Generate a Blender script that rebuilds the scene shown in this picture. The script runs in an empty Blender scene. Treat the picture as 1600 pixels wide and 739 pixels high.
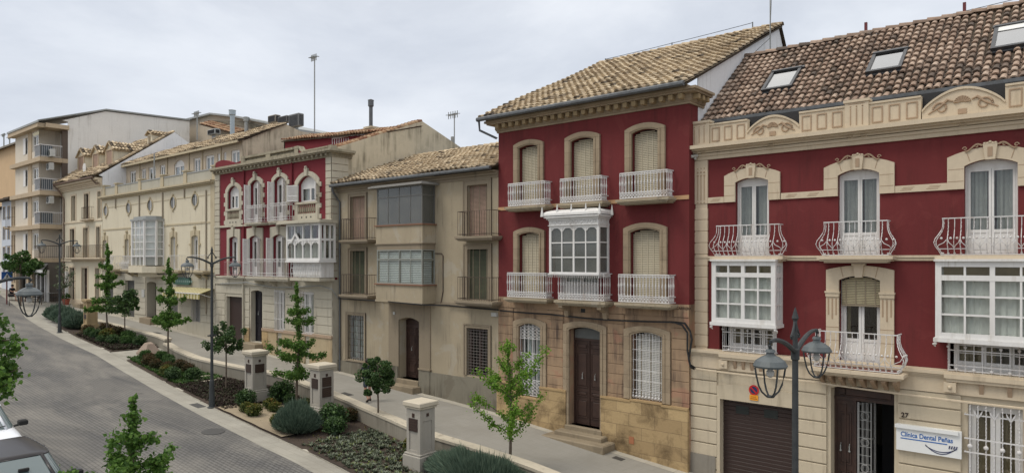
import bpy, math, random, bmesh
from mathutils import Vector, Matrix, noise as mnoise
RR = random.Random(11)
scene = bpy.context.scene
COL = scene.collection
ZC = 7.0                    # camera height
FOC = 1080.0; CXP = 800.0; HY = 407.0
TH = math.atan(1280.0/FOC); SN, CS = math.sin(TH), math.cos(TH)

# ------------------------------------------------------------------ survey helpers (photo measurement -> metres)
def ray(px, py=HY):
    u = (px-CXP)/FOC; v = (HY-py)/FOC
    return (-CS+u*SN, SN+u*CS, v)
def XF(px, y):
    d = ray(px); return d[0]/d[1]*y
def ZF(px, py, y):
    d = ray(px, py); return ZC+d[2]*y/d[1]
def ONX(px, py, x):
    d = ray(px, py); t = x/d[0]; return (t*d[1], ZC+t*d[2])
GP = [(400,-30.0),(60,-11.0),(10,-7.75),(-1,-7.1),(-9.6,-6.6),(-17.7,-5.85),(-27.9,-5.28),(-36.9,-4.74),(-47.8,-4.2),(-57.3,-3.8),(-65.9,-3.3),(-80,-2.5),(-120,-.5),(-600,18)]
def G(x):
    for (a, b), (e, h) in zip(GP, GP[1:]):
        if e <= x <= a: return ZC+b+(h-b)*(a-x)/(a-e)
    return ZC+GP[-1][1]
def lerpt(tab, x):
    tab = sorted(tab)
    if x <= tab[0][0]: return tab[0][1]
    for (a, b), (c, d) in zip(tab, tab[1:]):
        if x <= c: return b+(d-b)*(x-a)/(c-a)
    return tab[-1][1]

# ------------------------------------------------------------------ materials
MATS = {}
def newmat(name):
    m = bpy.data.materials.new(name); m.use_nodes = True
    nt = m.node_tree; nt.nodes.clear()
    out = nt.nodes.new('ShaderNodeOutputMaterial'); b = nt.nodes.new('ShaderNodeBsdfPrincipled')
    nt.links.new(b.outputs[0], out.inputs[0]); MATS[name] = m
    return m, nt, b, out
def c4(c): return (c[0], c[1], c[2], 1)
def mixrgb(nt, fac, a, b, mode='MIX'):
    n = nt.nodes.new('ShaderNodeMix'); n.data_type = 'RGBA'; n.blend_type = mode
    for sock, v in ((n.inputs[0], fac), (n.inputs[6], a), (n.inputs[7], b)):
        if hasattr(v, 'is_output'): nt.links.new(v, sock)
        elif isinstance(v, (int, float)): sock.default_value = v
        else: sock.default_value = c4(v)
    return n.outputs[2]
def coords(nt, scale=(1,1,1), kind='Object', plane=None):
    tc = nt.nodes.new('ShaderNodeTexCoord'); o = tc.outputs[kind]
    if plane:
        s = nt.nodes.new('ShaderNodeSeparateXYZ'); nt.links.new(o, s.inputs[0])
        c = nt.nodes.new('ShaderNodeCombineXYZ')
        if plane == 'xz':
            a = nt.nodes.new('ShaderNodeMath'); a.operation = 'ADD'
            nt.links.new(s.outputs[0], a.inputs[0]); nt.links.new(s.outputs[1], a.inputs[1])
            nt.links.new(a.outputs[0], c.inputs[0]); nt.links.new(s.outputs[2], c.inputs[1])
        o = c.outputs[0]
    m = nt.nodes.new('ShaderNodeMapping'); m.inputs['Scale'].default_value = scale
    nt.links.new(o, m.inputs[0]); return m.outputs[0]
def noise(nt, vec, scale, detail=4, rough=.6, dist=0):
    n = nt.nodes.new('ShaderNodeTexNoise'); n.inputs['Scale'].default_value = scale
    n.inputs['Detail'].default_value = detail; n.inputs['Roughness'].default_value = rough
    n.inputs['Distortion'].default_value = dist
    nt.links.new(vec, n.inputs['Vector']); return n.outputs['Fac']
def ramp(nt, fac, stops, interp='LINEAR'):
    r = nt.nodes.new('ShaderNodeValToRGB'); r.color_ramp.interpolation = interp
    el = r.color_ramp.elements
    while len(el) < len(stops): el.new(.5)
    for e, (p, c) in zip(el, stops):
        e.position = p; e.color = c4(c) if not isinstance(c, (int, float)) else (c, c, c, 1)
    nt.links.new(fac, r.inputs[0]); return r.outputs[0]
def bump(nt, b, h, strength=.3, dist=.02):
    n = nt.nodes.new('ShaderNodeBump'); n.inputs['Strength'].default_value = strength
    n.inputs['Distance'].default_value = dist
    nt.links.new(h, n.inputs['Height']); nt.links.new(n.outputs[0], b.inputs['Normal'])
def plaster(name, c1, c2, dirt=(.12,.10,.08), streak=.35, patch=.0, patchc=None, rough=.9, big=.5, bumps=.25, stlo=.52):
    m, nt, b, o = newmat(name)
    v = coords(nt)
    n1 = noise(nt, v, big, 6, .65)
    col = mixrgb(nt, ramp(nt, n1, [(.3, 0.), (.7, 1.)]), c1, c2)
    n4 = noise(nt, v, 9, 5, .7)
    col = mixrgb(nt, ramp(nt, n4, [(.35, 0.), (.8, .35)]), col, tuple(x*.72 for x in c1))
    vs = coords(nt, (2.2, 2.2, .16))
    n2 = noise(nt, vs, 2.2, 6, .7)
    n3 = noise(nt, v, .8, 3, .5)
    f = nt.nodes.new('ShaderNodeMath'); f.operation = 'MULTIPLY'
    nt.links.new(ramp(nt, n2, [(stlo, 0.), (.8, 1.)]), f.inputs[0]); nt.links.new(ramp(nt, n3, [(.4, 0.), (.65, streak*2)]), f.inputs[1])
    col = mixrgb(nt, f.outputs[0], col, dirt)
    if patch:
        n5 = noise(nt, v, 1.1, 6, .6, .6)
        col = mixrgb(nt, ramp(nt, n5, [(.56, 0.), (.62, patch)]), col, patchc)
    nt.links.new(col, b.inputs['Base Color']); b.inputs['Roughness'].default_value = rough
    b.inputs['Specular IOR Level'].default_value = .25
    bump(nt, b, noise(nt, v, 22, 6, .7), bumps, .015)
    return m
def stone_blocks(name, c1, c2, mortar, bw=.75, bh=.38, dirt=(.05,.04,.025), dirtf=.5, msize=.012, bmp=.5):
    m, nt, b, o = newmat(name)
    v2 = coords(nt, plane='xz'); v = coords(nt)
    br = nt.nodes.new('ShaderNodeTexBrick'); nt.links.new(v2, br.inputs[0])
    br.inputs['Scale'].default_value = 1; br.inputs['Brick Width'].default_value = bw; br.inputs['Row Height'].default_value = bh
    br.inputs['Mortar Size'].default_value = msize; br.inputs['Mortar Smooth'].default_value = .3; br.inputs['Bias'].default_value = 0
    br.inputs[1].default_value = c4(c1); br.inputs[2].default_value = c4(c2); br.inputs[3].default_value = c4(mortar)
    n1 = noise(nt, v, 1.0, 7, .7, .4)
    col = mixrgb(nt, ramp(nt, n1, [(.45, 0.), (.68, dirtf)]), br.outputs[0], dirt)
    n2 = noise(nt, v, 14, 5, .7)
    col = mixrgb(nt, ramp(nt, n2, [(.3, .0), (.8, .4)]), col, tuple(x*.6 for x in c1))
    nt.links.new(col, b.inputs['Base Color']); b.inputs['Roughness'].default_value = .92
    b.inputs['Specular IOR Level'].default_value = .2
    s = nt.nodes.new('ShaderNodeMath'); s.operation = 'MULTIPLY_ADD'; s.inputs[1].default_value = -1.2
    nt.links.new(br.outputs[1], s.inputs[0]); nt.links.new(n2, s.inputs[2])
    bump(nt, b, s.outputs[0], bmp, .02)
    return m
def paint(name, c, rough=.45, metal=0., var=.15, spec=.5, nscale=6, dirt=None):
    m, nt, b, o = newmat(name)
    v = coords(nt); n = noise(nt, v, nscale, 5, .65)
    col = mixrgb(nt, ramp(nt, n, [(.35, 0.), (.75, 1.)]), c, tuple(x*(1-var) for x in c) if not dirt else dirt)
    nt.links.new(col, b.inputs['Base Color']); b.inputs['Roughness'].default_value = rough
    b.inputs['Metallic'].default_value = metal; b.inputs['Specular IOR Level'].default_value = spec
    bump(nt, b, n, .08, .01)
    return m
def rndramp(name, stops, rough=.85, transl=0., spec=.3, noisy=True, bumps=.3, nsc=12, moss=None):
    m, nt, b, o = newmat(name)
    a = nt.nodes.new('ShaderNodeAttribute'); a.attribute_name = 'rnd'
    col = ramp(nt, a.outputs['Fac'], stops)
    if noisy:
        v = coords(nt); n = noise(nt, v, nsc, 5, .7)
        col = mixrgb(nt, ramp(nt, n, [(.4, 0.), (.75, .5)]), col, tuple(x*.5 for x in stops[0][1]))
        if moss:
            n2 = noise(nt, v, .9, 5, .7)
            col = mixrgb(nt, ramp(nt, n2, [(.5, 0.), (.7, .6)]), col, moss)
        bump(nt, b, n, bumps, .01)
    nt.links.new(col, b.inputs['Base Color']); b.inputs['Roughness'].default_value = rough
    b.inputs['Specular IOR Level'].default_value = spec
    if transl:
        t = nt.nodes.new('ShaderNodeBsdfTranslucent'); mx = nt.nodes.new('ShaderNodeMixShader'); mx.inputs[0].default_value = transl
        nt.links.new(col, t.inputs[0]); nt.links.new(b.outputs[0], mx.inputs[1]); nt.links.new(t.outputs[0], mx.inputs[2])
        nt.links.new(mx.outputs[0], o.inputs[0])
    return m
def glass(name, tint=(.75,.8,.8), rough=.02, refl=1.0, dirt=0.0):
    m, nt, b, o = newmat(name); nt.nodes.remove(b)
    t = nt.nodes.new('ShaderNodeBsdfTransparent'); t.inputs[0].default_value = c4(tint)
    g = nt.nodes.new('ShaderNodeBsdfGlossy'); g.inputs['Roughness'].default_value = rough; g.inputs[0].default_value = (.9,.9,.9,1)
    lw = nt.nodes.new('ShaderNodeLayerWeight'); pw = nt.nodes.new('ShaderNodeMath'); pw.operation = 'POWER'; pw.inputs[1].default_value = 3.0; nt.links.new(lw.outputs['Facing'], pw.inputs[0])
    fr = nt.nodes.new('ShaderNodeMath'); fr.operation = 'MULTIPLY_ADD'; fr.inputs[1].default_value = .8; fr.inputs[2].default_value = .06; nt.links.new(pw.outputs[0], fr.inputs[0])
    mx = nt.nodes.new('ShaderNodeMixShader'); ml = nt.nodes.new('ShaderNodeMath'); ml.operation = 'MULTIPLY'; ml.inputs[1].default_value = refl
    nt.links.new(fr.outputs[0], ml.inputs[0]); nt.links.new(ml.outputs[0], mx.inputs[0])
    nt.links.new(t.outputs[0], mx.inputs[1]); nt.links.new(g.outputs[0], mx.inputs[2])
    last = mx.outputs[0]
    if dirt:
        d = nt.nodes.new('ShaderNodeBsdfDiffuse'); d.inputs[0].default_value = (.35,.34,.3,1)
        m2 = nt.nodes.new('ShaderNodeMixShader'); v = coords(nt)
        nt.links.new(ramp(nt, noise(nt, v, 1.5, 5, .6), [(.3, dirt*.5), (.7, dirt)]), m2.inputs[0])
        nt.links.new(last, m2.inputs[1]); nt.links.new(d.outputs[0], m2.inputs[2]); last = m2.outputs[0]
    nt.links.new(last, o.inputs[0]); return m

RED = plaster('red_plaster', (.162,.030,.031), (.132,.024,.025), dirt=(.065,.019,.017), streak=.5, bumps=.2, rough=.85, patch=.22, patchc=(.20,.05,.046), big=.35, stlo=.45)
RED2 = plaster('faded_red_plaster', (.190,.030,.038), (.165,.026,.034), dirt=(.08,.02,.02), streak=.3, bumps=.12)
BEIGE = plaster('beige_trim', (.61,.515,.385), (.55,.46,.335), dirt=(.22,.17,.11), streak=.4)
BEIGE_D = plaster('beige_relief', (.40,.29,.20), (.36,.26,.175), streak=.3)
BEIGEG = plaster('beige_ground_floor', (.57,.49,.365), (.50,.43,.315), dirt=(.17,.13,.09), streak=.45)
GREYST = plaster('grey_plinth', (.27,.25,.21), (.22,.20,.17), streak=.5)
CREAM = plaster('cream_plaster', (.66,.60,.465), (.60,.54,.41), dirt=(.30,.25,.18), streak=.6)
CREAMD = plaster('cream_trim', (.50,.43,.30), (.46,.39,.265), dirt=(.16,.12,.08), streak=.6)
CREAM3 = plaster('stone_cream', (.50,.465,.375), (.45,.41,.325), dirt=(.15,.12,.09), streak=.6)
CREAM3M = plaster('weathered_moulding', (.36,.32,.235), (.30,.27,.2), dirt=(.09,.08,.06), streak=.9, stlo=.45)
DRAB = plaster('drab_plaster', (.41,.345,.245), (.32,.27,.19), dirt=(.13,.11,.085), streak=.8, patch=.45, patchc=(.39,.36,.30))
DRABD = plaster('drab_trim', (.29,.24,.175), (.25,.205,.145), dirt=(.10,.08,.06), streak=.6)
DRABP = plaster('drab_plinth', (.24,.22,.17), (.18,.165,.13), dirt=(.08,.07,.055), streak=.9, stlo=.42, patch=.5, patchc=(.14,.12,.09))
GABLE = plaster('stained_gable', (.60,.53,.40), (.53,.47,.35), dirt=(.16,.14,.10), streak=.9, stlo=.42, patch=.25, patchc=(.30,.26,.19))
WHITEW = plaster('white_wall', (.76,.77,.79), (.69,.70,.71), dirt=(.35,.34,.32), streak=.5)
BLOCKP = plaster('block_plaster', (.66,.60,.50), (.60,.54,.45), dirt=(.3,.25,.2), streak=.5)
PALEW = plaster('pale_side_wall', (.78,.76,.72), (.72,.70,.66), dirt=(.36,.33,.28), streak=.4)
OCHRE = plaster('ochre_wall', (.60,.43,.26), (.55,.39,.235), streak=.2)
BLUEW = plaster('bluish_white', (.58,.62,.68), (.54,.58,.64), streak=.2)
TANB = plaster('tan_band', (.50,.40,.28), (.45,.36,.25), streak=.4)
STONE5 = plaster('pinkish_stone', (.41,.285,.18), (.32,.22,.14), dirt=(.10,.07,.055), streak=1.1, stlo=.40, patch=.55, patchc=(.36,.185,.125), big=.9)
ASHLAR = stone_blocks('yellow_ashlar', (.50,.365,.195), (.36,.255,.135), (.23,.165,.10), .95, .42, dirt=(.085,.055,.03), dirtf=.95, msize=.007)
SURR5 = stone_blocks('brown_stone_surround', (.39,.31,.215), (.33,.255,.175), (.17,.13,.09), 3.0, .42, dirtf=.35, msize=.006, bmp=.3)
STONES = plaster('step_stone', (.30,.245,.17), (.24,.195,.135), streak=.3, patch=.4, patchc=(.16,.13,.09))
BANDT = plaster('tan_string', (.50,.31,.17), (.47,.29,.16), streak=.1)
WHITE = plaster('white_paint', (.74,.73,.71), (.68,.67,.65), dirt=(.36,.31,.25), streak=.55, rough=.5, bumps=.04, stlo=.5)
WHITEI = plaster('white_iron', (.68,.67,.66), (.56,.55,.54), dirt=(.34,.22,.14), streak=.5, rough=.5, bumps=.05, stlo=.48)
GREYP = paint('grey_paint', (.30,.31,.30), .5)
BLKIRON = paint('rusty_black_iron', (.05,.042,.035), .7, dirt=(.12,.07,.04))
LAMPI = paint('lamp_iron', (.032,.036,.038), .6, var=.2, spec=.3, dirt=(.055,.06,.062))
DKWOOD = paint('dark_wood', (.028,.014,.010), .5, dirt=(.065,.03,.02), nscale=3)
BRWOOD = paint('brown_wood', (.038,.019,.014), .55, dirt=(.062,.032,.022), nscale=3)
GARAGE = paint('garage_brown', (.036,.021,.018), .45, dirt=(.035,.018,.015))
BLACK = paint('near_black', (.010,.010,.011), .6)
BLIND = paint('slat_blind', (.52,.46,.33), .7, dirt=(.42,.37,.27), nscale=2)
BLINDB = paint('bamboo_blind', (.40,.35,.22), .7, dirt=(.27,.22,.13), nscale=2)
BLINDP = paint('pinkish_blind', (.33,.22,.165), .8, dirt=(.24,.17,.12), nscale=2)
GREENB = paint('green_blind', (.075,.085,.045), .8, dirt=(.04,.04,.025), nscale=2)
GREYB = paint('pale_blind', (.70,.73,.72), .7, dirt=(.60,.63,.63))
CURT2 = paint('dim_curtain', (.42,.42,.40), .9, var=.2)
CURT = paint('curtain_cloth', (.72,.72,.69), .9, var=.1)
CURTD = paint('ochre_curtain', (.36,.28,.17), .9, var=.1)
GLASS = glass('window_glass', (.88,.90,.89), .02, .8)
GLASSD = glass('dusty_glass', (.55,.60,.62), .06, .9, dirt=.28)
ROOFGL = glass('skylight_glass', (.25,.3,.32), .03, 2.0)
FROST = paint('frosted_pane', (.62,.62,.57), .2, dirt=(.50,.49,.44), nscale=2)
ZINC = paint('zinc_gutter', (.12,.13,.14), .5, metal=.3, dirt=(.07,.07,.07))
SKYFR = paint('dark_frame', (.03,.032,.036), .35)
TILE6 = rndramp('brown_roof_tile', [(0,(.11,.085,.068)),(.3,(.28,.195,.145)),(.6,(.39,.285,.215)),(1,(.50,.385,.30))], moss=(.10,.085,.07))
TILE5 = rndramp('straw_roof_tile', [(0,(.09,.072,.055)),(.22,(.36,.275,.18)),(.55,(.52,.41,.27)),(1,(.68,.56,.39))], moss=(.20,.16,.11))
TILEP = rndramp('pan_roof_tile', [(0,(.05,.038,.028)),(1,(.10,.075,.05))])
TILER = rndramp('reddish_roof_tile', [(0,(.22,.10,.06)),(.4,(.40,.24,.14)),(1,(.52,.40,.26))], moss=(.16,.12,.08))
CONC = plaster('wall_concrete', (.30,.275,.225), (.235,.215,.175), dirt=(.13,.11,.08), streak=.7, stlo=.45)
CAPST = plaster('wall_coping', (.54,.485,.385), (.47,.42,.33), streak=.4)
PILST = plaster('pillar_stone', (.37,.345,.30), (.32,.30,.26), dirt=(.25,.22,.17), streak=.3)
PILSY = plaster('yellowed_pillar_stone', (.40,.30,.17), (.34,.26,.15), streak=.3)
PLAQ = paint('bronze_plaque', (.028,.016,.013), .4, dirt=(.045,.025,.02), nscale=30)
BARK = paint('young_bark', (.14,.11,.08), .9, dirt=(.08,.06,.045), nscale=12)
LEAF_G = rndramp('ginkgo_leaf', [(0,(.04,.095,.018)),(.5,(.085,.175,.03)),(1,(.15,.26,.05))], .6, .35, noisy=False)
LEAF_B = rndramp('bright_ginkgo_leaf', [(0,(.09,.20,.02)),(.5,(.14,.28,.03)),(1,(.22,.36,.05))], .6, .4, noisy=False)
LEAF_D = rndramp('dark_leaf', [(0,(.025,.052,.018)),(.5,(.048,.095,.028)),(1,(.085,.15,.04))], .5, .2, noisy=False)
LEAF_M = rndramp('mid_leaf', [(0,(.03,.07,.018)),(.5,(.05,.11,.025)),(1,(.09,.16,.04))], .6, .3, noisy=False)
LEAF_Y = rndramp('yellowing_shrub_leaf', [(0,(.035,.055,.012)),(.5,(.085,.105,.02)),(.8,(.16,.14,.025)),(1,(.20,.10,.03))], .7, .2, noisy=False)
LEAF_R = rndramp('reddish_shrub_leaf', [(0,(.03,.035,.012)),(.5,(.07,.055,.02)),(1,(.13,.06,.03))], .7, .2, noisy=False)
LEAF_L = rndramp('lavender_blade', [(0,(.05,.085,.06)),(.5,(.085,.13,.09)),(1,(.14,.19,.13))], .8, .15, noisy=False)
LEAF_S = rndramp('succulent_leaf', [(0,(.06,.075,.045)),(.5,(.13,.15,.10)),(.85,(.22,.245,.185)),(1,(.16,.20,.05))], .8, .1, noisy=False)
LEAF_O = rndramp('olive_leaf', [(0,(.06,.08,.045)),(1,(.14,.17,.10))], .7, .2, noisy=False)
LEAF_P = rndramp('heather_leaf', [(0,(.025,.018,.014)),(.6,(.055,.035,.028)),(1,(.05,.065,.03))], .8, .1, noisy=False)
SKIN = paint('skin', (.42,.23,.16), .6, var=.05)
CLOTH_N = paint('navy_cloth', (.012,.014,.022), .9)
CLOTH_S = paint('grey_blue_shorts', (.05,.065,.085), .9)
HAIR = paint('dark_hair', (.02,.014,.01), .7)
CARW = paint('white_car_paint', (.72,.74,.78), .18, var=.02, spec=.6)
CARB = paint('black_car_paint', (.022,.020,.022), .28, var=.02, spec=.35)
RUBBER = paint('rubber', (.02,.02,.02), .85)
CARGL = paint('car_glass', (.10,.135,.14), .04, var=.02, spec=1.0)
SIGNB = paint('sign_blue', (.02,.10,.36), .4, var=.02)
SIGNR = paint('sign_red', (.50,.02,.02), .4, var=.02)
SIGNY = paint('sign_orange', (.80,.33,.02), .4, var=.02)
TXT1 = paint('text_blue', (.02,.12,.38), .5, var=.02)
TXT2 = paint('text_navy', (.02,.03,.10), .5, var=.02)
GREENS = paint('green_sign', (.03,.10,.075), .5, var=.2)
AWN1 = paint('awning_cream', (.55,.50,.32), .9, var=.1)
AWN2 = paint('awning_olive', (.28,.24,.08), .9, var=.1)
ACW = paint('aircon_casing', (.48,.48,.45), .5)
REDP = paint('red_metal', (.12,.012,.014), .5)
TERRA = paint('terracotta', (.30,.08,.05), .8)
SHEETW = paint('white_awning_sheet', (.70,.71,.72), .6)

# ground materials
def paver(name):
    m, nt, b, o = newmat(name)
    v = coords(nt)
    br = nt.nodes.new('ShaderNodeTexBrick'); nt.links.new(v, br.inputs[0])
    br.inputs['Scale'].default_value = 1; br.inputs['Brick Width'].default_value = .23; br.inputs['Row Height'].default_value = .115
    br.inputs['Mortar Size'].default_value = .014; br.inputs['Mortar Smooth'].default_value = .4
    br.inputs[1].default_value = (.150,.146,.140,1); br.inputs[2].default_value = (.124,.120,.115,1); br.inputs[3].default_value = (.060,.058,.055,1)
    vs = coords(nt, (.28, 1.0, 1))
    n1 = noise(nt, vs, .55, 7, .62, .5)
    col = mixrgb(nt, ramp(nt, n1, [(.40, 0.), (.60, .85)]), br.outputs[0], (.235,.22,.195))
    n3 = noise(nt, coords(nt, (.5,.9,1)), .35, 5, .6, .8)
    col = mixrgb(nt, ramp(nt, n3, [(.47, 0.), (.62, .42)]), col, (.062,.063,.067))
    # keep the joints readable
    col = mixrgb(nt, ramp(nt, br.outputs[1], [(.1, 0.), (.9, .34)]), col, (.05,.048,.045))
    n2 = noise(nt, v, 30, 5, .7)
    n6 = noise(nt, v, 1.7, 6, .7, 1.0)
    col = mixrgb(nt, ramp(nt, n6, [(.60, 0.), (.72, .55)]), col, (.04,.039,.037))
    col = mixrgb(nt, ramp(nt, n2, [(.35, 0.), (.8, .35)]), col, (.05,.05,.05))
    nt.links.new(col, b.inputs['Base Color']); b.inputs['Roughness'].default_value = .82
    b.inputs['Specular IOR Level'].default_value = .3
    s = nt.nodes.new('ShaderNodeMath'); s.operation = 'MULTIPLY_ADD'; s.inputs[1].default_value = -1.0
    nt.links.new(br.outputs[1], s.inputs[0]); nt.links.new(n2, s.inputs[2])
    bump(nt, b, s.outputs[0], .6, .015)
    return m
def slabs(name, c1, c2, bw, bh, mort, stain=.4, dark=(.12,.11,.095)):
    m, nt, b, o = newmat(name)
    v = coords(nt)
    br = nt.nodes.new('ShaderNodeTexBrick'); nt.links.new(v, br.inputs[0])
    br.inputs['Scale'].default_value = 1; br.inputs['Brick Width'].default_value = bw; br.inputs['Row Height'].default_value = bh
    br.inputs['Mortar Size'].default_value = .006; br.offset = .5
    br.inputs[1].default_value = c4(c1); br.inputs[2].default_value = c4(c2); br.inputs[3].default_value = c4(mort)
    n1 = noise(nt, v, .5, 8, .68, .6)
    col = mixrgb(nt, ramp(nt, n1, [(.42, 0.), (.7, stain)]), br.outputs[0], dark)
    n2 = noise(nt, v, 25, 5, .7)
    col = mixrgb(nt, ramp(nt, n2, [(.4, 0.), (.8, .3)]), col, dark)
    nt.links.new(col, b.inputs['Base Color']); b.inputs['Roughness'].default_value = .88
    bump(nt, b, n2, .3, .008)
    return m
PAVER = paver('dark_setts')
SIDEW = slabs('pavement_slabs', (.30,.287,.255), (.285,.272,.242), .6, .4, (.24,.228,.20), .5, (.20,.185,.155))
BORDER = slabs('pale_drain_strip', (.35,.33,.28), (.31,.295,.25), .9, .3, (.24,.22,.18), .55, (.17,.155,.13))
EDGE = slabs('pavement_edge', (.46,.43,.36), (.42,.39,.33), .5, .5, (.27,.25,.2), .4, (.2,.18,.14))
SOIL = plaster('dark_soil', (.070,.052,.040), (.045,.034,.027), streak=0, bumps=1.0, rough=1)
SAND = plaster('pale_gravel_soil', (.34,.28,.19), (.26,.21,.15), streak=0, bumps=1.0, rough=1)
EARTH = plaster('distant_ground', (.22,.20,.17), (.18,.165,.14), streak=0, big=.05)

# ------------------------------------------------------------------ mesh builder
class MB:
    def __init__(s): s.v = []; s.f = []; s.r = []; s.cur = .5
    def face(s, pts, r=None):
        n = len(s.v); s.v += [tuple(p) for p in pts]; s.f.append(tuple(range(n, n+len(pts)))); s.r.append(s.cur if r is None else r)
    def add(s, vs, fs, r=None):
        n = len(s.v); s.v += [tuple(p) for p in vs]
        for f in fs: s.f.append(tuple(n+i for i in f)); s.r.append(s.cur if r is None else r)
    def box(s, x0, x1, y0, y1, z0, z1):
        if x1 < x0: x0, x1 = x1, x0
        if y1 < y0: y0, y1 = y1, y0
        if z1 < z0: z0, z1 = z1, z0
        s.add([(x0,y0,z0),(x1,y0,z0),(x1,y1,z0),(x0,y1,z0),(x0,y0,z1),(x1,y0,z1),(x1,y1,z1),(x0,y1,z1)],
              [(0,3,2,1),(4,5,6,7),(0,1,5,4),(1,2,6,5),(2,3,7,6),(3,0,4,7)])
        return s
    def bbox(s, x0, x1, y0, y1, z0, z1, b=.02):      # box with chamfered vertical/top edges
        if x1 < x0: x0, x1 = x1, x0
        if y1 < y0: y0, y1 = y1, y0
        rings = []
        for (i, z) in ((b, z0), (0, z0+b), (0, z1-b), (b, z1)):
            rings.append([(x0+i,y0+i,z),(x1-i,y0+i,z),(x1-i,y1-i,z),(x0+i,y1-i,z)])
        vs = [p for r in rings for p in r]; fs = [(3,2,1,0),(12,13,14,15)]
        for k in range(3):
            for j in range(4): fs.append((k*4+j, k*4+(j+1)%4, k*4+4+(j+1)%4, k*4+4+j))
        s.add(vs, fs); return s
    def plate(s, pts, y0, y1):        # polygon in xz extruded in y
        n = len(pts); vs = [(p[0], y0, p[1]) for p in pts]+[(p[0], y1, p[1]) for p in pts]
        fs = [tuple(range(n)), tuple(range(2*n-1, n-1, -1))]+[(i, (i+1) % n, n+(i+1) % n, n+i) for i in range(n)]
        s.add(vs, fs); return s
    def platex(s, pts, x0, x1):       # polygon in yz extruded in x
        n = len(pts); vs = [(x0, p[0], p[1]) for p in pts]+[(x1, p[0], p[1]) for p in pts]
        fs = [tuple(range(n)), tuple(range(2*n-1, n-1, -1))]+[(i, (i+1) % n, n+(i+1) % n, n+i) for i in range(n)]
        s.add(vs, fs); return s
    def platez(s, pts, z0, z1):
        n = len(pts); vs = [(p[0], p[1], z0) for p in pts]+[(p[0], p[1], z1) for p in pts]
        fs = [tuple(range(n)), tuple(range(2*n-1, n-1, -1))]+[(i, (i+1) % n, n+(i+1) % n, n+i) for i in range(n)]
        s.add(vs, fs); return s
    def band(s, outer, inner, y0, y1):
        n = len(outer); vs = []
        for p, q in zip(outer, inner): vs += [(p[0],y0,p[1]),(q[0],y0,q[1]),(q[0],y1,q[1]),(p[0],y1,p[1])]
        fs = []
        for i in range(n-1):
            a = i*4; c = a+4
            for k in range(4): fs.append((a+k, a+(k+1) % 4, c+(k+1) % 4, c+k))
        fs += [(0,1,2,3), tuple(4*(n-1)+k for k in (3,2,1,0))]
        s.add(vs, fs); return s
    def tube(s, pts, r, n=6, r1=None, flat=1.0):
        pts = [Vector(p) for p in pts]; m = len(pts); vs = []; fs = []
        up = Vector((0,0,1))
        for i, p in enumerate(pts):
            d = (pts[min(i+1, m-1)]-pts[max(i-1, 0)])
            if d.length < 1e-7: d = Vector((0,0,1))
            d.normalize()
            a = d.cross(up if abs(d.z) < .95 else Vector((0,1,0))); a.normalize(); b = d.cross(a)
            if isinstance(r, (list, tuple)): rr = r[i]
            else: rr = r if r1 is None else r+(r1-r)*i/max(1, m-1)
            for k in range(n):
                t = 2*math.pi*(k+.5)/n; vs.append(p+a*math.cos(t)*rr+b*math.sin(t)*rr*flat)
        for i in range(m-1):
            for k in range(n): fs.append((i*n+k, i*n+(k+1) % n, (i+1)*n+(k+1) % n, (i+1)*n+k))
        fs += [tuple(range(n-1, -1, -1)), tuple((m-1)*n+k for k in range(n))]
        s.add(vs, fs); return s
    def bar(s, p, q, w): return s.tube([p, q], w*.707, 4)
    def lathe(s, cx, cy, prof, n=12, z=0, axis='z'):
        vs = []; fs = []
        for (r, h) in prof:
            for k in range(n):
                t = 2*math.pi*k/n
                if axis == 'z': vs.append((cx+r*math.cos(t), cy+r*math.sin(t), z+h))
                elif axis == 'y': vs.append((cx+r*math.cos(t), cy+h, z+r*math.sin(t)))
                else: vs.append((cx+h, cy+r*math.cos(t), z+r*math.sin(t)))
        for i in range(len(prof)-1):
            for k in range(n): fs.append((i*n+k, i*n+(k+1) % n, (i+1)*n+(k+1) % n, (i+1)*n+k))
        fs += [tuple(range(n)), tuple((len(prof)-1)*n+k for k in range(n))]
        s.add(vs, fs); return s
    def ball(s, c, r, n=8, sq=1.0):
        prof = [(r*math.sin(math.pi*i/6)+1e-4, -r*sq*math.cos(math.pi*i/6)) for i in range(7)]
        return s.lathe(c[0], c[1], prof, n, c[2])
    def clusters(s, tol=.03):
        par = list(range(len(s.v)))
        def fd(a):
            while par[a] != a: par[a] = par[par[a]]; a = par[a]
            return a
        for f in s.f:
            for q in f[1:]: par[fd(q)] = fd(f[0])
        bb = {}
        for i, p in enumerate(s.v):
            r = fd(i); b = bb.setdefault(r, [list(p), list(p)])
            for k in range(3): b[0][k] = min(b[0][k], p[k]); b[1][k] = max(b[1][k], p[k])
        ids = list(bb); g = {i: i for i in ids}
        def fg(a):
            while g[a] != a: a = g[a]
            return a
        for i, a in enumerate(ids):
            A = bb[a]
            for c in ids[i+1:]:
                B = bb[c]
                if all(A[0][k]-tol <= B[1][k] and B[0][k]-tol <= A[1][k] for k in range(3)): g[fg(c)] = fg(a)
        out = {}
        for f, r in zip(s.f, s.r): out.setdefault(fg(fd(f[0])), []).append((f, r))
        return list(out.values())
    def build(s, name, mat, parent=None, smooth=False, fixn=True):
        if name in SPLIT and len(s.f) < 4000:
            cl = s.clusters()
            if 1 < len(cl) <= 45:
                first = None
                for c in cl:
                    q = MB(); mp_ = {}
                    for f, r in c:
                        nf = []
                        for i in f:
                            if i not in mp_: mp_[i] = len(q.v); q.v.append(s.v[i])
                            nf.append(mp_[i])
                        q.f.append(tuple(nf)); q.r.append(r)
                    o = q._build(name, mat, parent, smooth, fixn); first = first or o
                return first
        return s._build(name, mat, parent, smooth, fixn)
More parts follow.
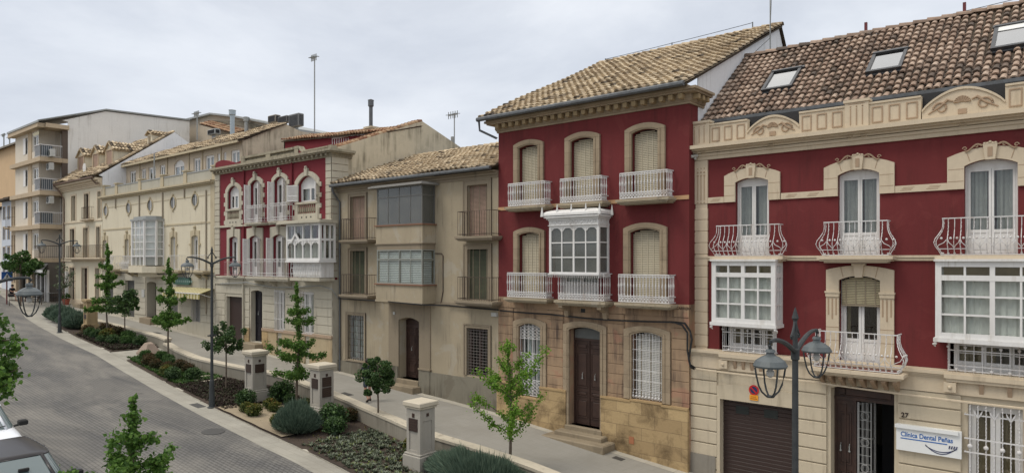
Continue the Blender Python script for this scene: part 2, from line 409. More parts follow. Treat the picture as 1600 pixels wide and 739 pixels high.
    def _build(s, name, mat, parent=None, smooth=False, fixn=True):
        off = WLOC(parent) if parent else Vector((0,0,0))
        me = bpy.data.meshes.new(name)
        me.from_pydata([(p[0]-off.x, p[1]-off.y, p[2]-off.z) for p in s.v], [], s.f); me.update()
        if fixn and len(s.f) < 60000:
            bm = bmesh.new(); bm.from_mesh(me); bmesh.ops.recalc_face_normals(bm, faces=bm.faces); bm.to_mesh(me); bm.free()
        at = me.attributes.new('rnd', 'FLOAT', 'FACE'); at.data.foreach_set('value', s.r)
        if mat: me.materials.append(mat)
        if smooth: me.polygons.foreach_set('use_smooth', [True]*len(me.polygons))
        o = bpy.data.objects.new(name, me); COL.objects.link(o)
        if parent: o.parent = parent; LOCS[o.name] = off
        return o
LOCS = {}
SPLIT = {'plinth','plinth_cap','rusticated_course','stone_course','corbel','modillion','dentil','baluster','bracket','ledge_bracket','downpipe','tan_pier','pier','bay_sill','door_step','string_course','engraved_band','corner_quoin','ridge_post','loggia_door','white_panel','shutter','door_frame','fanlight','skylight','corner_block','parapet_pier','junction_box','bronze_emblem','bay_apron','bay_lintel','wiper','verge_tiles','balustrade_backing','gable_wall','floor_slab','window_apron','parapet','parapet_coping','keystone','quoin_block','surround_ornament','pane','grille','tracery'}
def WLOC(o): return LOCS.get(o.name, Vector((0,0,0)))
def tag(o, label=None, cat=None, group=None, kind=None):
    if label: o['label'] = label
    if cat: o['category'] = cat
    if group: o['group'] = group
    if kind: o['kind'] = kind
    return o
def thing(name, label, cat, loc, group=None):
    o = bpy.data.objects.new(name, None); COL.objects.link(o); o.location = loc; o.empty_display_size = .3
    LOCS[o.name] = Vector(loc); return tag(o, label, cat, group)
def single(mb, name, mat, label, cat, loc, group=None, **k):      # one-mesh thing with its origin at its base
    for i, p in enumerate(mb.v): mb.v[i] = (p[0]-loc[0], p[1]-loc[1], p[2]-loc[2])
    o = mb.build(name, mat, **k); o.location = loc; return tag(o, label, cat, group)
def dup(root, loc, rotz=0, label=None, group=None, scale=None):
    r = root.copy(); COL.objects.link(r); r.location = loc; r.rotation_euler = (0,0,rotz)
    if label: r['label'] = label
    if group: r['group'] = group
    if scale: r.scale = (scale,)*3
    for ch in [o for o in bpy.data.objects if o.parent == root]:
        c = ch.copy(); COL.objects.link(c); c.parent = r
        for g in [o for o in bpy.data.objects if o.parent == ch]:
            d = g.copy(); COL.objects.link(d); d.parent = c
    return r

def contour(x0, x1, z0, z1, rise=0, n=10):
    pts = [(x0, z0), (x0, z1-rise)]
    if rise > 0:
        w = (x1-x0)/2; R = (w*w+rise*rise)/(2*rise); cz = z1-R; a = math.asin(min(1, w/R))
        if rise > w: a = math.pi-a
        for i in range(1, n): t = -a+2*a*i/n; pts.append(((x0+x1)/2+R*math.sin(t), cz+R*math.cos(t)))
    else:
        for i in range(1, n): pts.append((x0+(x1-x0)*i/n, z1))
    return pts+[(x1, z1-rise), (x1, z0)]
def wall(mb, x0, x1, z0, z1, y, ops, yb):
    """front with arched openings and reveals, then sides, back and top (closed, hollow)"""
    xs = sorted({x0, x1}|{v for o in ops for v in (o[0], o[1])}); zs = sorted({z0, z1}|{v for o in ops for v in (o[2], o[3])})
    for a, b in zip(xs, xs[1:]):
        for c, d in zip(zs, zs[1:]):
            mx, mz = (a+b)/2, (c+d)/2
            if any(o[0] < mx < o[1] and o[2] < mz < o[3] for o in ops): continue
            mb.face([(a,y,c),(b,y,c),(b,y,d),(a,y,d)])
    for o in ops:
        X0, X1, Z0, Z1, rise, dep = o[:6]
        ct = contour(X0, X1, Z0, Z1, rise)
        for p, q in zip(ct, ct[1:]): mb.face([(p[0],y,p[1]),(p[0],y+dep,p[1]),(q[0],y+dep,q[1]),(q[0],y,q[1])])
        mb.face([(X0,y,Z0),(X1,y,Z0),(X1,y+dep,Z0),(X0,y+dep,Z0)])
        if rise > 0:
            for p, q in zip(ct[1:-1], ct[2:-1]):
                mb.face([(p[0],y,p[1]),(q[0],y,q[1]),(q[0],y,Z1),(p[0],y,Z1)])
    mb.face([(x0,y,z0),(x0,yb,z0),(x0,yb,z1),(x0,y,z1)]); mb.face([(x1,y,z0),(x1,yb,z0),(x1,yb,z1),(x1,y,z1)])
    mb.face([(x0,yb,z0),(x1,yb,z0),(x1,yb,z1),(x0,yb,z1)]); mb.face([(x0,y,z1),(x1,y,z1),(x1,yb,z1),(x0,yb,z1)])

def tile_roof(parent, mat, O, U, V, LU, LV, pitch=.23, expo=.34, name='roof', seed=1, clip=None, sag=.02, seg=5, under=TILEP, deck=False, sd=.27):
    rr = random.Random(seed); O = Vector(O); U = Vector(U).normalized(); V = Vector(V).normalized(); N = U.cross(V)
    if N.z < 0: N = -N
    mb = MB(); nu = max(1, int(LU/pitch)); nv = max(1, int(LV/expo)); pu = LU/nu; pv = LV/nv
    for i in range(nu):
        colo = rr.random()*.12
        for j in range(nv):
            s = (i+.5)*pu+rr.uniform(-.012, .012); t0 = j*pv+rr.uniform(-.02, .02)
            if clip and not clip(s, t0+pv*.5): continue
            if j == 0: t0 -= .05
            w0 = pu*.40; w1 = pu*.33; h0 = .075; h1 = .012
            sg = sag*math.sin(s*1.1+t0*.7)+sag*.6*math.sin(s*2.9+2)
            c = O+U*s+N*sg; tw = rr.uniform(-.012, .012)
            vs = []
            for (t, w, h) in ((t0, w0, h0), (t0+pv*1.12, w1, h1)):
                for k in range(seg+1):
                    a = math.pi*k/seg
                    vs.append(c+V*t+U*(-math.cos(a)*w+(tw if h == h0 else 0))+N*(h+math.sin(a)*w*.85))
            fs = [(k, k+1, seg+1+k+1, seg+1+k) for k in range(seg)]
            vs += [c+V*(t0+.004)+U*(-math.cos(math.pi*k/seg)*w0*.8+tw)+N*(h0*.6+math.sin(math.pi*k/seg)*w0*.62) for k in range(seg+1)]
            b = 2*(seg+1); fs += [(k, b+k, b+k+1, k+1) for k in range(seg)]
            v = min(1, max(0, rr.gauss(.47, sd)+colo+.3*(mnoise.noise(Vector((s*.6, t0*.6, seed)))))) 
            mb.add(vs, fs, v)
            # pan tile edge between the covers, toned darker to paint in the shaded gaps
            if j % 1 == 0:
                e = c+U*(pu*.5); vs = []
                for (t, h) in ((t0, .030), (t0+pv*1.1, .004)):
                    for q in (-.3, 0, .3): vs.append(e+V*t+U*pu*q+N*(h-(.018 if q == 0 else 0)))
                mb.add(vs, [(0,1,4,3),(1,2,5,4)], max(0, v*.5-.18))
    r = mb.build(name, mat, parent, fixn=False)
    ub = MB(); 
    if clip is None or deck:
        q = [O-U*.02-V*.03, O+U*(LU+.02)-V*.03, O+U*(LU+.02)+V*LV, O-U*.02+V*LV]
        n_ = N*.06; ub.add([p-n_ for p in q]+[p for p in q], [(0,1,2,3),(4,5,6,7),(0,1,5,4),(1,2,6,5),(2,3,7,6),(3,0,4,7)])
        ub.build('roof_deck', under, r)
    return r
def ridge_tiles(parent, mat, P, Q, seed=1, r=.13, step=.38):
    rr = random.Random(seed); P = Vector(P); Q = Vector(Q); d = (Q-P); L = d.length; d.normalize(); s = d.cross(Vector((0,0,1))).normalized(); n = s.cross(d)
    if n.z < 0: n = -n
    mb = MB(); k = int(L/step)
    for i in range(k):
        a = P+d*(i*L/k); b = P+d*((i+1)*L/k+.05); vs = []
        for (c, w, h) in ((a, r, .03), (b, r*.85, 0)):
            for q in range(7):
                t = math.pi*q/6; vs.append(c+s*math.cos(t)*w+n*(h+math.sin(t)*w))
        mb.add(vs, [(q, q+1, 8+q, 7+q) for q in range(6)], min(1, max(0, rr.gauss(.45, .2))))
    return mb.build('ridge', mat, parent, fixn=False)

# ------------------------------------------------------------------ facade components
def surround(parent, mat, y, op, side, top, z0=None, rise=None, proud=.06, name='window_surround'):
    X0, X1, Z0, Z1, r, dep = op[:6]; z0 = Z0 if z0 is None else z0
    mb = MB()
    inner = contour(X0, X1, z0, Z1, r)
    outer = contour(X0-side, X1+side, z0, Z1+top, r if rise is None else rise)
    mb.band(outer, inner, y-proud, y+.02)
    return mb.build(name, mat, parent)
def curtain_mesh(x0, x1, z0, z1, y, seed=0, amp=.035):
    mb = MB(); n = max(6, int((x1-x0)/.04)); rr = random.Random(seed); ph = rr.random()*6
    ps = [(x0+(x1-x0)*i/n, y+amp*math.sin(i*1.15+ph)+amp*.5*math.sin(i*2.7+ph*2)) for i in range(n+1)]
    for p, q in zip(ps, ps[1:]): mb.face([(p[0],p[1],z0),(q[0],q[1],z0),(q[0],q[1],z1),(p[0],p[1],z1)])
    return mb
def french(parent, op, y, fr=None, gl=None, kick=.65, transom=None, fw=.06, lw=.07, curt=CURT, cy=.14, part=1.0, name='french_window', rows=0, leaves=2, seed=0, head=0):
    """glazed double door: frame object > pane, curtain"""
    fr = fr or WHITE; gl = gl or GLASS
    X0, X1, Z0, Z1, r, dep = op[:6]
    mb = MB()
    mb.band(contour(X0, X1, Z0, Z1, r), contour(X0+fw, X1-fw, Z0, Z1-fw, max(0, r-.01)), y, y+.08)
    zt = Z1-r-fw-head
    if r > 0 or head: 
        mb.plate(contour(X0+fw*.8, X1-fw*.8, zt, Z1-fw*.8, max(0, r-.01)), y+.02, y+.07)
    tz = zt
    if transom: tz = Z1-transom; mb.box(X0+fw, X1-fw, y+.005, y+.075, tz-.04, tz+.04); tz -= .04
    W = (X1-X0-2*fw)/leaves
    for k in range(leaves):
        a = X0+fw+W*k; b = a+W
        mb.box(a+.004, a+lw, y+.012, y+.065, Z0+.02, tz); mb.box(b-lw, b-.004, y+.012, y+.065, Z0+.02, tz)
        mb.box(a+lw, b-lw, y+.014, y+.063, tz-lw, tz); mb.box(a+lw, b-lw, y+.014, y+.063, Z0+.02, Z0+.1)
        if kick:
            mb.box(a+lw, b-lw, y+.014, y+.063, Z0+kick-.05, Z0+kick+.03)
            mb.box(a+lw, b-lw, y+.03, y+.055, Z0+.1, Z0+kick-.05)
            mb.box(a+lw+.05, b-lw-.05, y+.02, y+.03, Z0+.15, Z0+kick-.1)
        for i in range(1, rows+1):
            zz = Z0+kick+(tz-Z0-kick)*i/(rows+1); mb.box(a+lw, b-lw, y+.02, y+.055, zz-.012, zz+.012)
    f = mb.build(name, fr, parent)
    g = MB(); g.plate(contour(X0+fw, X1-fw, Z0+max(kick, .05), Z1-fw-.02, max(0, r-.02)), y+.035, y+.04); g.build('pane', gl, f)
    if curt:
        w = (X1-X0)
        if part >= 1: curtain_mesh(X0+.04, X1-.04, Z0+.05, Z1-r-.05, y+cy, seed).build('curtain', curt, f)
        else:
            curtain_mesh(X0+.04, X0+.04+w*part/2, Z0+.05, Z1-r-.05, y+cy, seed).build('curtain', curt, f)
            curtain_mesh(X1-.04-w*part/2, X1-.04, Z0+.05, Z1-r-.05, y+cy, seed+5).build('curtain', curt, f)
    return f
def slat_blind(parent, op, y, mat, pitch=.05, zb=None, name='roller_blind', cords=4, tilt=.01):
    X0, X1, Z0, Z1, r, dep = op[:6]; zb = Z0 if zb is None else zb
    mb = MB(); z = zb; zt = Z1-r
    w = (X1-X0)/2
    while z < Z1-.03:
        hw = w
        if z+pitch > zt and r > 0:
            R = (w*w+r*r)/(2*r); dz = z+pitch-(Z1-R); hw = math.sqrt(max(0, R*R-dz*dz)) if dz < R else 0
            hw = min(w, hw)
        if hw > .05:
            c = (X0+X1)/2
            mb.add([(c-hw+.01,y,z),(c+hw-.01,y,z),(c+hw-.01,y+tilt,z+pitch*.78),(c-hw+.01,y+tilt,z+pitch*.78)], [(0,1,2,3)])
            mb.add([(c-hw+.01,y,z),(c+hw-.01,y,z),(c+hw-.01,y+.02,z+.004),(c-hw+.01,y+.02,z+.004)], [(0,1,2,3)])
        z += pitch
    o = mb.build(name, mat, parent, fixn=False)
    c = MB()
    for k in range(cords):
        x = X0+(X1-X0)*(k+.5)/cords; c.box(x-.012, x+.012, y-.008, y+.003, zb, zt)
    c.box(X0+.01, X1-.01, y-.012, y+.03, zb-.02, zb+.03)
    c.build('cord', mat if mat is BLIND else DRABD, o)
    b = MB(); b.plate(contour(X0, X1, zb, Z1, r), y+.035, y+.05); b.build('slat_gap_shade', BLACK, o)  # black sheet stands in for the darkness behind the slats
    return o
def panel_door(parent, op, y, mat, transom=.5, leaves=2, name='door', archpan=True, rows=((.08,.30),(.33,.40),(.44,.86),(.89,.97))):
    X0, X1, Z0, Z1, r, dep = op[:6]; mb = MB()
    mb.plate(contour(X0, X1, Z0, Z1, r), y+.05, y+.09)
    mb.band(contour(X0, X1, Z0, Z1, r), contour(X0+.06, X1-.06, Z0, Z1-.06, r), y+.01, y+.05)
    zt = Z1-transom
    mb.box(X0+.06, X1-.06, y+.0, y+.06, zt-.04, zt+.05)
    W = (X1-X0-.12)/leaves; H = zt-.04-Z0
    for k in range(leaves):
        a = X0+.06+W*k; b = a+W
        for (p, q) in rows:
            za, zb_ = Z0+H*p, Z0+H*q
            mb.band([(a+.07,za),(a+.07,zb_),(b-.07,zb_),(b-.07,za),(a+.07,za)], [(a+.1,za+.03),(a+.1,zb_-.03),(b-.1,zb_-.03),(b-.1,za+.03),(a+.1,za+.03)], y+.025, y+.055)
            mb.bbox(a+.13, b-.13, y+.03, y+.055, za+.06, zb_-.06, .01) if zb_-za > .2 else None
    mb.box((X0+X1)/2-.02, (X0+X1)/2+.02, y+.01, y+.05, Z0, zt)
    d = mb.build(name, mat, parent)
    h = MB()
    for k in (-1, 1):
        hx = (X0+X1)/2+k*(X1-X0)*.2; h.tube([(hx,y+.02,Z0+H*.62),(hx,y-.02,Z0+H*.60),(hx,y-.02,Z0+H*.56)], .014, 6); h.ball((hx,y-.015,Z0+H*.55), .03)
    h.build('door_knocker', GREYP, d)
    return d
def rail_path(x0, x1, yf, yw, sp):
    """positions (x,y,nx,ny) round the three sides of a balcony"""
    out = []
    n = max(1, round((yw-yf)/sp))
    for i in range(1, n+1): out.append((x0, yw-(yw-yf)*i/n, -1, 0) if i < n else (x0, yf, 0, 0))
    m = max(2, round((x1-x0)/sp))
    for i in range(1, m): out.append((x0+(x1-x0)*i/m, yf, 0, -1))
    out.append((x1, yf, 0, 0))
    for i in range(1, n): out.append((x1, yf+(yw-yf)*i/n, 1, 0))
    return out
def belly(t):   # outward bulge of a bellied railing, t from bottom to top
    return .155*math.exp(-((t-.34)/.24)**2)-.02*math.exp(-((t-.85)/.2)**2)
def railing(parent, x0, x1, yf, yw, z0, z1, style, mat, sp=None):
    mb = MB(); H = z1-z0
    if style == 'belly':
        sp = sp or .135; P = rail_path(x0, x1, yf, yw, sp); N = 9
        def q(p, t):
            nx, ny = p[2], p[3]
            if (nx, ny) == (0, 0): nx = -1 if p[0] == x0 else 1; ny = -1
            b = belly(t); return (p[0]+nx*b, p[1]+ny*b, z0+H*t)
        for i, p in enumerate(P):
            pts = [q(p, k/N) for k in range(N+1)]
            if i % 2 == 0:                       # twisted bars
                pts2 = []
                for k in range(25):
                    a = q(p, k/24); pts2.append((a[0]+.004*math.cos(k*2.4), a[1]+.004*math.sin(k*2.4), a[2]))
                mb.tube(pts2, [.013 if k % 2 else .009 for k in range(25)], 5)
            else: mb.tube(pts, .010, 5)
            mb.ball((p[0], p[1], z0+.035), .025, 6)
        for t, r in ((0, .016), (.16, .012), (1, .018)):
            for a, b in zip(P, P[1:]): mb.bar(q(a, t), q(b, t), r*1.5)
            for p in (P[0], P[-1]):
                a = q(p, t); mb.bar((a[0], yw, a[2]), a, r*1.5)
        for i in range(1, len(P)-1, 1):          # hearts and scrolls at the belly
            a, b = P[i], P[(i+1) % len(P)]
            if i+1 >= len(P): break
            def mixp(u, t):
                A = q(a, t); B = q(b, t); return tuple(A[j]+(B[j]-A[j])*u for j in range(3))
            if i % 2: mb.tube([mixp(0, .18), mixp(.3, .26), mixp(.75, .33), mixp(.95, .42)], .009, 5)
            else: mb.tube([mixp(1, .18), mixp(.7, .26), mixp(.25, .33), mixp(.05, .42)], .009, 5)
            c = mixp(.5, .45); nx, ny = (a[2]+b[2])/2, (a[3]+b[3])/2
            mb.ball((c[0]+nx*.01, c[1]+ny*.01, c[2]), .030, 6)
    elif style == 'cast':
        sp = sp or .115; P = rail_path(x0, x1, yf, yw, sp)
        for p in P:
            prof = [(0,.012),(.22,.012),(.26,.022),(.3,.011),(.5,.014),(.6,.026),(.7,.014),(.85,.011),(.9,.02),(1,.013)]
            mb.tube([(p[0], p[1], z0+H*t) for t, _ in prof], [r for _, r in prof], 6)
        for t in (.02, .22, 1.0):
            for a, b in zip(P, P[1:]): mb.bar((a[0],a[1],z0+H*t), (b[0],b[1],z0+H*t), .032)
            for p in (P[0], P[-1]): mb.bar((p[0],yw,z0+H*t), (p[0],p[1],z0+H*t), .032)
        for a, b in zip(P, P[1:]):
            mx, my = (a[0]+b[0])/2, (a[1]+b[1])/2
            mb.bar((a[0],a[1],z0+H*.03), (b[0],b[1],z0+H*.21), .018); mb.bar((b[0],b[1],z0+H*.03), (a[0],a[1],z0+H*.21), .018)
            mb.ball((mx, my, z0+H*.12), .030, 6); mb.ball((mx, my, z0+H*.92), .018, 5)
            mb.tube([(a[0],a[1],z0+H*.86),(mx,my,z0+H*.97),(b[0],b[1],z0+H*.86)], .008, 4)
    else:
        sp = sp or .12; r = .009 if style == 'thin' else .011
        P = rail_path(x0, x1, yf, yw, sp)
        for i, p in enumerate(P):
            mb.tube([(p[0],p[1],z0),(p[0],p[1],z1)], r, 5)
            if style == 'thin' and i % 4 == 0: mb.ball((p[0],p[1],z0+.04), .02, 5)
        ts = (.06, 1) if style == 'thin' else (.05, .2, .86, 1)
        for t in ts:
            for a, b in zip(P, P[1:]): mb.bar((a[0],a[1],z0+H*t), (b[0],b[1],z0+H*t), .024)
            for p in (P[0], P[-1]): mb.bar((p[0],yw,z0+H*t), (p[0],p[1],z0+H*t), .024)
        if style == 'white_thin':
            for i, (a, b) in enumerate(zip(P, P[1:])):
                if i % 3 == 0: mb.ball(((a[0]+b[0])/2,(a[1]+b[1])/2,z0+H*.93), .03, 5)
    return mb.build('railing', mat, parent, fixn=False)
def balcony(parent, x0, x1, yf, yw, zs, th, zr, style, rmat, smat, corb=0, lip=.08, cmat=None, sp=None, insx=.04):
    """slab (the balcony mesh) > railing, corbel"""
    mb = MB()
    mb.box(x0-lip, x1+lip, yf-lip, yw, zs-th*.45, zs); mb.box(x0-lip*.4, x1+lip*.4, yf-lip*.4, yw, zs-th*.75, zs-th*.452)
    mb.box(x0+lip*.5, x1-lip*.5, yf+lip*.4, yw, zs-th, zs-th*.752)
    s = mb.build('balcony', smat, parent)
    railing(s, x0+insx, x1-insx, yf+insx, yw, zs+.03, zr, style, rmat, sp)
    if corb:
        c = MB(); d = yw-yf
        for k in range(corb):
            x = x0+(x1-x0)*(k+.5)/corb
            c.platex([(yw, zs-th), (yf+.12, zs-th), (yf+.10, zs-th-.06), (yw-d*.35, zs-th-.2), (yw-.02, zs-th-.30), (yw, zs-th-.3)], x-.05, x+.05)
        c.build('corbel', cmat or smat, s)
    return s
def bay(parent, x0, x1, yf, yw, z0, z1, cols, rows, mat, gl=None, scols=1, post=.07, mun=.03, back=None, backm=None, top=None, name='bay_window', toprow=None):
    """projecting glazed box: frame > pane, curtain"""
    mb = MB(); gl = gl or GLASS
    for x in (x0, x1):
        mb.box(x-post/2, x+post/2, yf, yf+post, z0, z1); mb.box(x-post/2, x+post/2, yw-post, yw, z0, z1)
    for z in (z0, z1-post):
        mb.box(x0+post/2, x1-post/2, yf+.004, yf+post-.004, z, z+post)
        for x in (x0, x1): mb.box(x-post/2+.004, x+post/2-.004, yf+post, yw-post, z, z+post)
    zt = z1-post
    if toprow:
        zt = z1-toprow
        mb.box(x0+post/2, x1-post/2, yf+.002, yf+post-.002, zt-post/2, zt+post/2)
        for x in (x0, x1): mb.box(x-post/2+.004, x+post/2-.004, yf+post, yw-post, zt-post/2, zt+post/2)
    zb = z0+post
    for i in range(1, cols):
        x = x0+(x1-x0)*i/cols; w = mun if i % 2 or cols < 4 else post*.8
        mb.box(x-w/2, x+w/2, yf+.01, yf+post-.01, zb, z1-post)
    for j in range(1, rows):
        z = zb+(zt-zb)*j/rows; mb.box(x0+post/2, x1-post/2, yf+.015, yf+post-.015, z-mun/2, z+mun/2)
        for x in (x0, x1): mb.box(x-post/2+.015, x+post/2-.015, yf+post, yw-post, z-mun/2, z+mun/2)
    for i in range(1, scols):
        yy = yf+(yw-yf)*i/scols
        for x in (x0, x1): mb.box(x-post/2+.01, x+post/2-.01, yy-mun/2, yy+mun/2, zb, z1-post)
    f = mb.build(name, mat, parent)
    g = MB(); g.box(x0, x1, yf+post*.45, yf+post*.5, z0+post, z1-post)
    for x in (x0, x1): g.box(x-.003, x+.003, yf+post, yw-post, z0+post, z1-post)
    g.build('pane', gl, f)
    return f
def wall_thing(name, label, cat, x, y): return thing(name, label, cat, (x, y, G(x)))
def text_mesh(parent, s, size, x, y, z, mat, name='lettering', depth=.004, bold=0, align='LEFT', shear=0):
    cu = bpy.data.curves.new(name, 'FONT'); cu.body = s; cu.size = size; cu.extrude = depth; cu.offset = bold; cu.align_x = align; cu.shear = shear
    to = bpy.data.objects.new('tmp', cu); COL.objects.link(to)
    bpy.context.view_layer.update()
    me = bpy.data.meshes.new_from_object(to.evaluated_get(bpy.context.evaluated_depsgraph_get()))
    bpy.data.objects.remove(to)
    off = WLOC(parent) if parent else Vector((0,0,0))
    for v in me.vertices:
        a = v.co.copy(); v.co = Vector((a.x+x-off.x, -a.z+y-off.y, a.y+z-off.z))
    me.materials.clear(); me.materials.append(mat)
    o = bpy.data.objects.new(name, me); COL.objects.link(o)
    if parent: o.parent = parent; LOCS[o.name] = off
    return o
# =================================================================== crimson house with cream trim (nearest, right)
def house_clinic():
    y = 20.45; yg = 20.12                 # upper wall plane, ground floor plane
    x0 = -9.66; x1 = 5.2; yb = 28.5
    root = wall_thing('townhouse', 'dark red townhouse with cream trim, brown tiled roof with skylights and a dental clinic sign', 'house', x0, y)
    X = lambda px, yy=y: XF(px, yy)
    Z = lambda px, py, yy=y: ZF(px, py, yy)
    z2 = Z(1250, 407.2)                   # second floor band bottom
    z1 = Z(1110, 552.4)                   # ground floor top
    ztop = Z(1107, 243)
    zc = Z(1107, 229, y-.3)               # cornice ledge top
    # openings ---------------------------------------------------------
    zf2 = Z(1175, 401); dep = .22
    zt = [Z(1175, 278.6), Z(1342, 264.5), Z(1545, 247.5)]
    ztm = sum(zt)/3
    zf1 = Z(1344, 573.5)+.02
    up = [(X(1149.6), X(1201.4), zf2, ztm, .12, dep), (X(1309.7), X(1374.6), zf2, ztm, .14, dep), (X(1507), X(1590.5), zf2, ztm, .14, dep)]
    w_ = (up[1][1]-up[1][0])
    up.append((3.2, 3.2+w_, zf2, ztm, .14, dep))
    mid = (X(1311.5), X(1376), zf1, Z(1344, 431), .12, .3)
    bayA = (X(1124), X(1212), zf1, z2-.15, 0, .2)
    bayB = (X(1484), X(1700), zf1, z2-.15, 0, .2)
    mb = MB(); ops = up+[mid, bayA, bayB]
    wall(mb, x0, x1, z1-.1, zc, y, ops, yb); w = mb.build('wall', RED, root)
    # ground floor ------------------------------------------------------
    zb = G(x1)-1.0
    gar = (X(1124.5, yg), X(1237.5, yg), G(X(1180))-.05, Z(1180, 630, yg), 0, .3)
    ent = (X(1297, yg), X(1396.5, yg), G(X(1340))+.05, Z(1340, 603.5, yg), .12, .55)
    win = (X(1511.6, yg), X(1598, yg), Z(1550, 739+55, yg), Z(1512, 631, yg), .0, .25)
    mb = MB(); wall(mb, x0, x1, zb, z1, yg+.06, [gar, ent, win], yb-.1); mb.build('ground_floor_wall', BEIGEG, root)
    # rustication courses (proud blocks)
    mb = MB(); h = .385; z = z1-.42
    def segs(za, zb2):
        cuts = []
        for (a, b, c, d, *_), m in ((gar[:3]+(gar[3]+.5,), .10), (ent, .10), (win, .14)):
            if za < d+.0 and zb2 > c: cuts.append((a-m, b+m))
        out = []; cur = x0
        for a, b in sorted(cuts):
            out.append((cur, a)); cur = b
        out.append((cur, x1)); return out
    while z > zb+.2:
        for a, b in segs(z-h, z):
            if b-a > .1: mb.bbox(a+.0, b, yg, yg+.08, z-h+.035, z, .012)
        z -= h
    mb.build('rusticated_course', BEIGEG, root)
    mb = MB()
    mb.box(x0-.02, gar[0]-.13, yg-.03, yg+.05, zb, G(x0)+.62); mb.box(gar[1]+.13, ent[0]-.13, yg-.03, yg+.05, zb, G(-5)+.55); mb.box(ent[1]+.13, x1, yg-.03, yg+.05, zb, G(-2)+.6)
    mb.build('plinth', GREYST, root)
    # mouldings
    mb = MB()
    for k, (p, t) in enumerate(((.05, .03), (.09, .05), (.13, .06))):
        mb.box(x0-.0, x1, yg-p, y-.004*k, z1+.0+.05*k-.02, z1+.05*k+t)
    mb.build('string_course', BEIGE, root)
    mb = MB(); zz = z1-.33
    mb.box(x0, x1, yg-.02, yg+.06, z1-.40, z1-.02); mb.build('frieze', BEIGE, root)
    # upper string courses, engraved band, pilaster
    mb = MB(); zb2 = z2
    mb.box(x0+.02, x1, y-.05, y+.02, zb2, zb2+.08); mb.box(x0+.02, x1, y-.08, y+.02, zb2+.082, zb2+.14)
    zt2 = ztop
    mb.box(x0-.02, x1, y-.07, y+.02, zt2-.14, zt2-.03); mb.box(x0-.02, x1, y-.11, y+.02, zt2-.028, zt2+.05)
    mb.build('string_course', BEIGE, root)
    zmA = Z(1107, 318); zmB = Z(1107, 309.2)
    mb = MB(); eng = MB(); xs = x0+.45
    bounds = [x0+.42]
    for o in up: bounds += [o[0]-.36, o[1]+.36]
    bounds.append(x1)
    for a, b in zip(bounds[::2], bounds[1::2]):
        mb.box(a, b, y-.045, y+.02, zmA, zmB)
        n = max(1, int((b-a)/.42))
        for i in range(n):
            c = a+(b-a)*(i+.5)/n
            for q in (-.035, .0, .035): eng.box(c-.13+q, c+.13+q, y-.049, y-.044, (zmA+zmB)/2+q-.007, (zmA+zmB)/2+q+.007)
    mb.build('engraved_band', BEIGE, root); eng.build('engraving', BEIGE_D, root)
    mb = MB(); pw = X(1106.7)-x0
    z = z1+.2; hh = .36; 
    while z < zmA-.3:
        mb.bbox(x0, x0+pw, y-.06, y+.02, z+.02, min(z+hh, zmA), .012); z += hh
    mb.box(x0+.02, x0+pw-.02, y-.04, y+.02, z1+.1, zt2)
    mb.box(x0, x0+pw, y-.06, y+.02, zmA, zt2-.16)
    mb.build('pilaster', BEIGE, root)
    mb = MB()
    for k in range(3):
        c = x0+pw*(k+1)/4; mb.box(c-.014, c+.014, y-.068, y-.055, zmA+.1, zt2-.62); mb.ball((c, y-.065, zt2-.52), .028, 6); mb.ball((c, y-.065, zmA+.03), .022, 6)
        mb.box(c-.03, c+.03, y-.07, y-.055, zt2-.64, zt2-.60); mb.ball((c, y-.065, zt2-.40), .018, 6)
    mb.build('pilaster_ornament', BEIGE_D, root)
    # frieze corbels and cornice
    mb = MB()
    for px in (1088, 1100.6, 1205.5, 1329, 1350, 1505, 1660):
        c = X(px, y-.1); mb.platex([(y+.02, zt2+.05), (y-.12, zt2+.05), (y-.16, zt2+.12), (y-.10, zt2+.2), (y-.24, zc-.16), (y+.02, zc-.16)], c-.06, c+.06)
        mb.box(c-.075, c+.075, y-.14, y+.02, zt2+.052, zt2+.085)
    mb.build('corbel', BEIGE, root)
    mb = MB(); xl = X(1071.8, y-.42)
    mb.box(xl+.16, x1, y-.16, y+.02, zc-.16, zc-.10); mb.box(xl+.08, x1, y-.28, y+.02, zc-.098, zc-.05); mb.box(xl, x1, y-.42, y+.3, zc-.048, zc+.06)
    mb.build('cornice', BEIGE, root)
    # parapet: pedestals, panels, arched crests
    yp = y-.12; ZP = lambda px, py: ZF(px, py, yp)
    zl = zc+.06; hp = ZP(1139, 192.5)-zl      # panel height
    hp = max(.42, hp)
    hped = hp+.10
    pan = MB(); rel = MB(); XP = lambda px: XF(px, yp)
    def pedestal(a, b):
        pan.box(XP(a), XP(b), yp-.05, yp+.25, zl, zl+hped); pan.box(XP(a)-.03, XP(b)+.03, yp-.08, yp+.28, zl+hped, zl+hped+.07)
        c0, c1 = XP(a), XP(b)
        for k in range(3):
            c = c0+(c1-c0)*(k+1)/4; rel.box(c-.012, c+.012, yp-.06, yp-.048, zl+.1, zl+hped-.16); rel.ball((c, yp-.055, zl+hped-.11), .02, 6)
        rel.platez([(c0+.1, yp-.06), (c1-.1, yp-.06), (c1-.1, yp-.048), (c0+.1, yp-.048)], zl+hped-.05, zl+hped-.03)
    def panel(a, b, n):
        pan.box(XP(a), XP(b), yp, yp+.2, zl, zl+hp); pan.box(XP(a), XP(b), yp-.03, yp+.22, zl+hp, zl+hp+.05)
        c0, c1 = XP(a), XP(b); w = (c1-c0)/n
        for i in range(n):
            p, q = c0+w*i+.07, c0+w*(i+1)-.07
            rel.band([(p,zl+.1),(p,zl+hp-.08),(q,zl+hp-.08),(q,zl+.1),(p,zl+.1)], [(p+.03,zl+.13),(p+.03,zl+hp-.11),(q-.03,zl+hp-.11),(q-.03,zl+.13),(p+.03,zl+.13)], yp-.018, yp+.001)
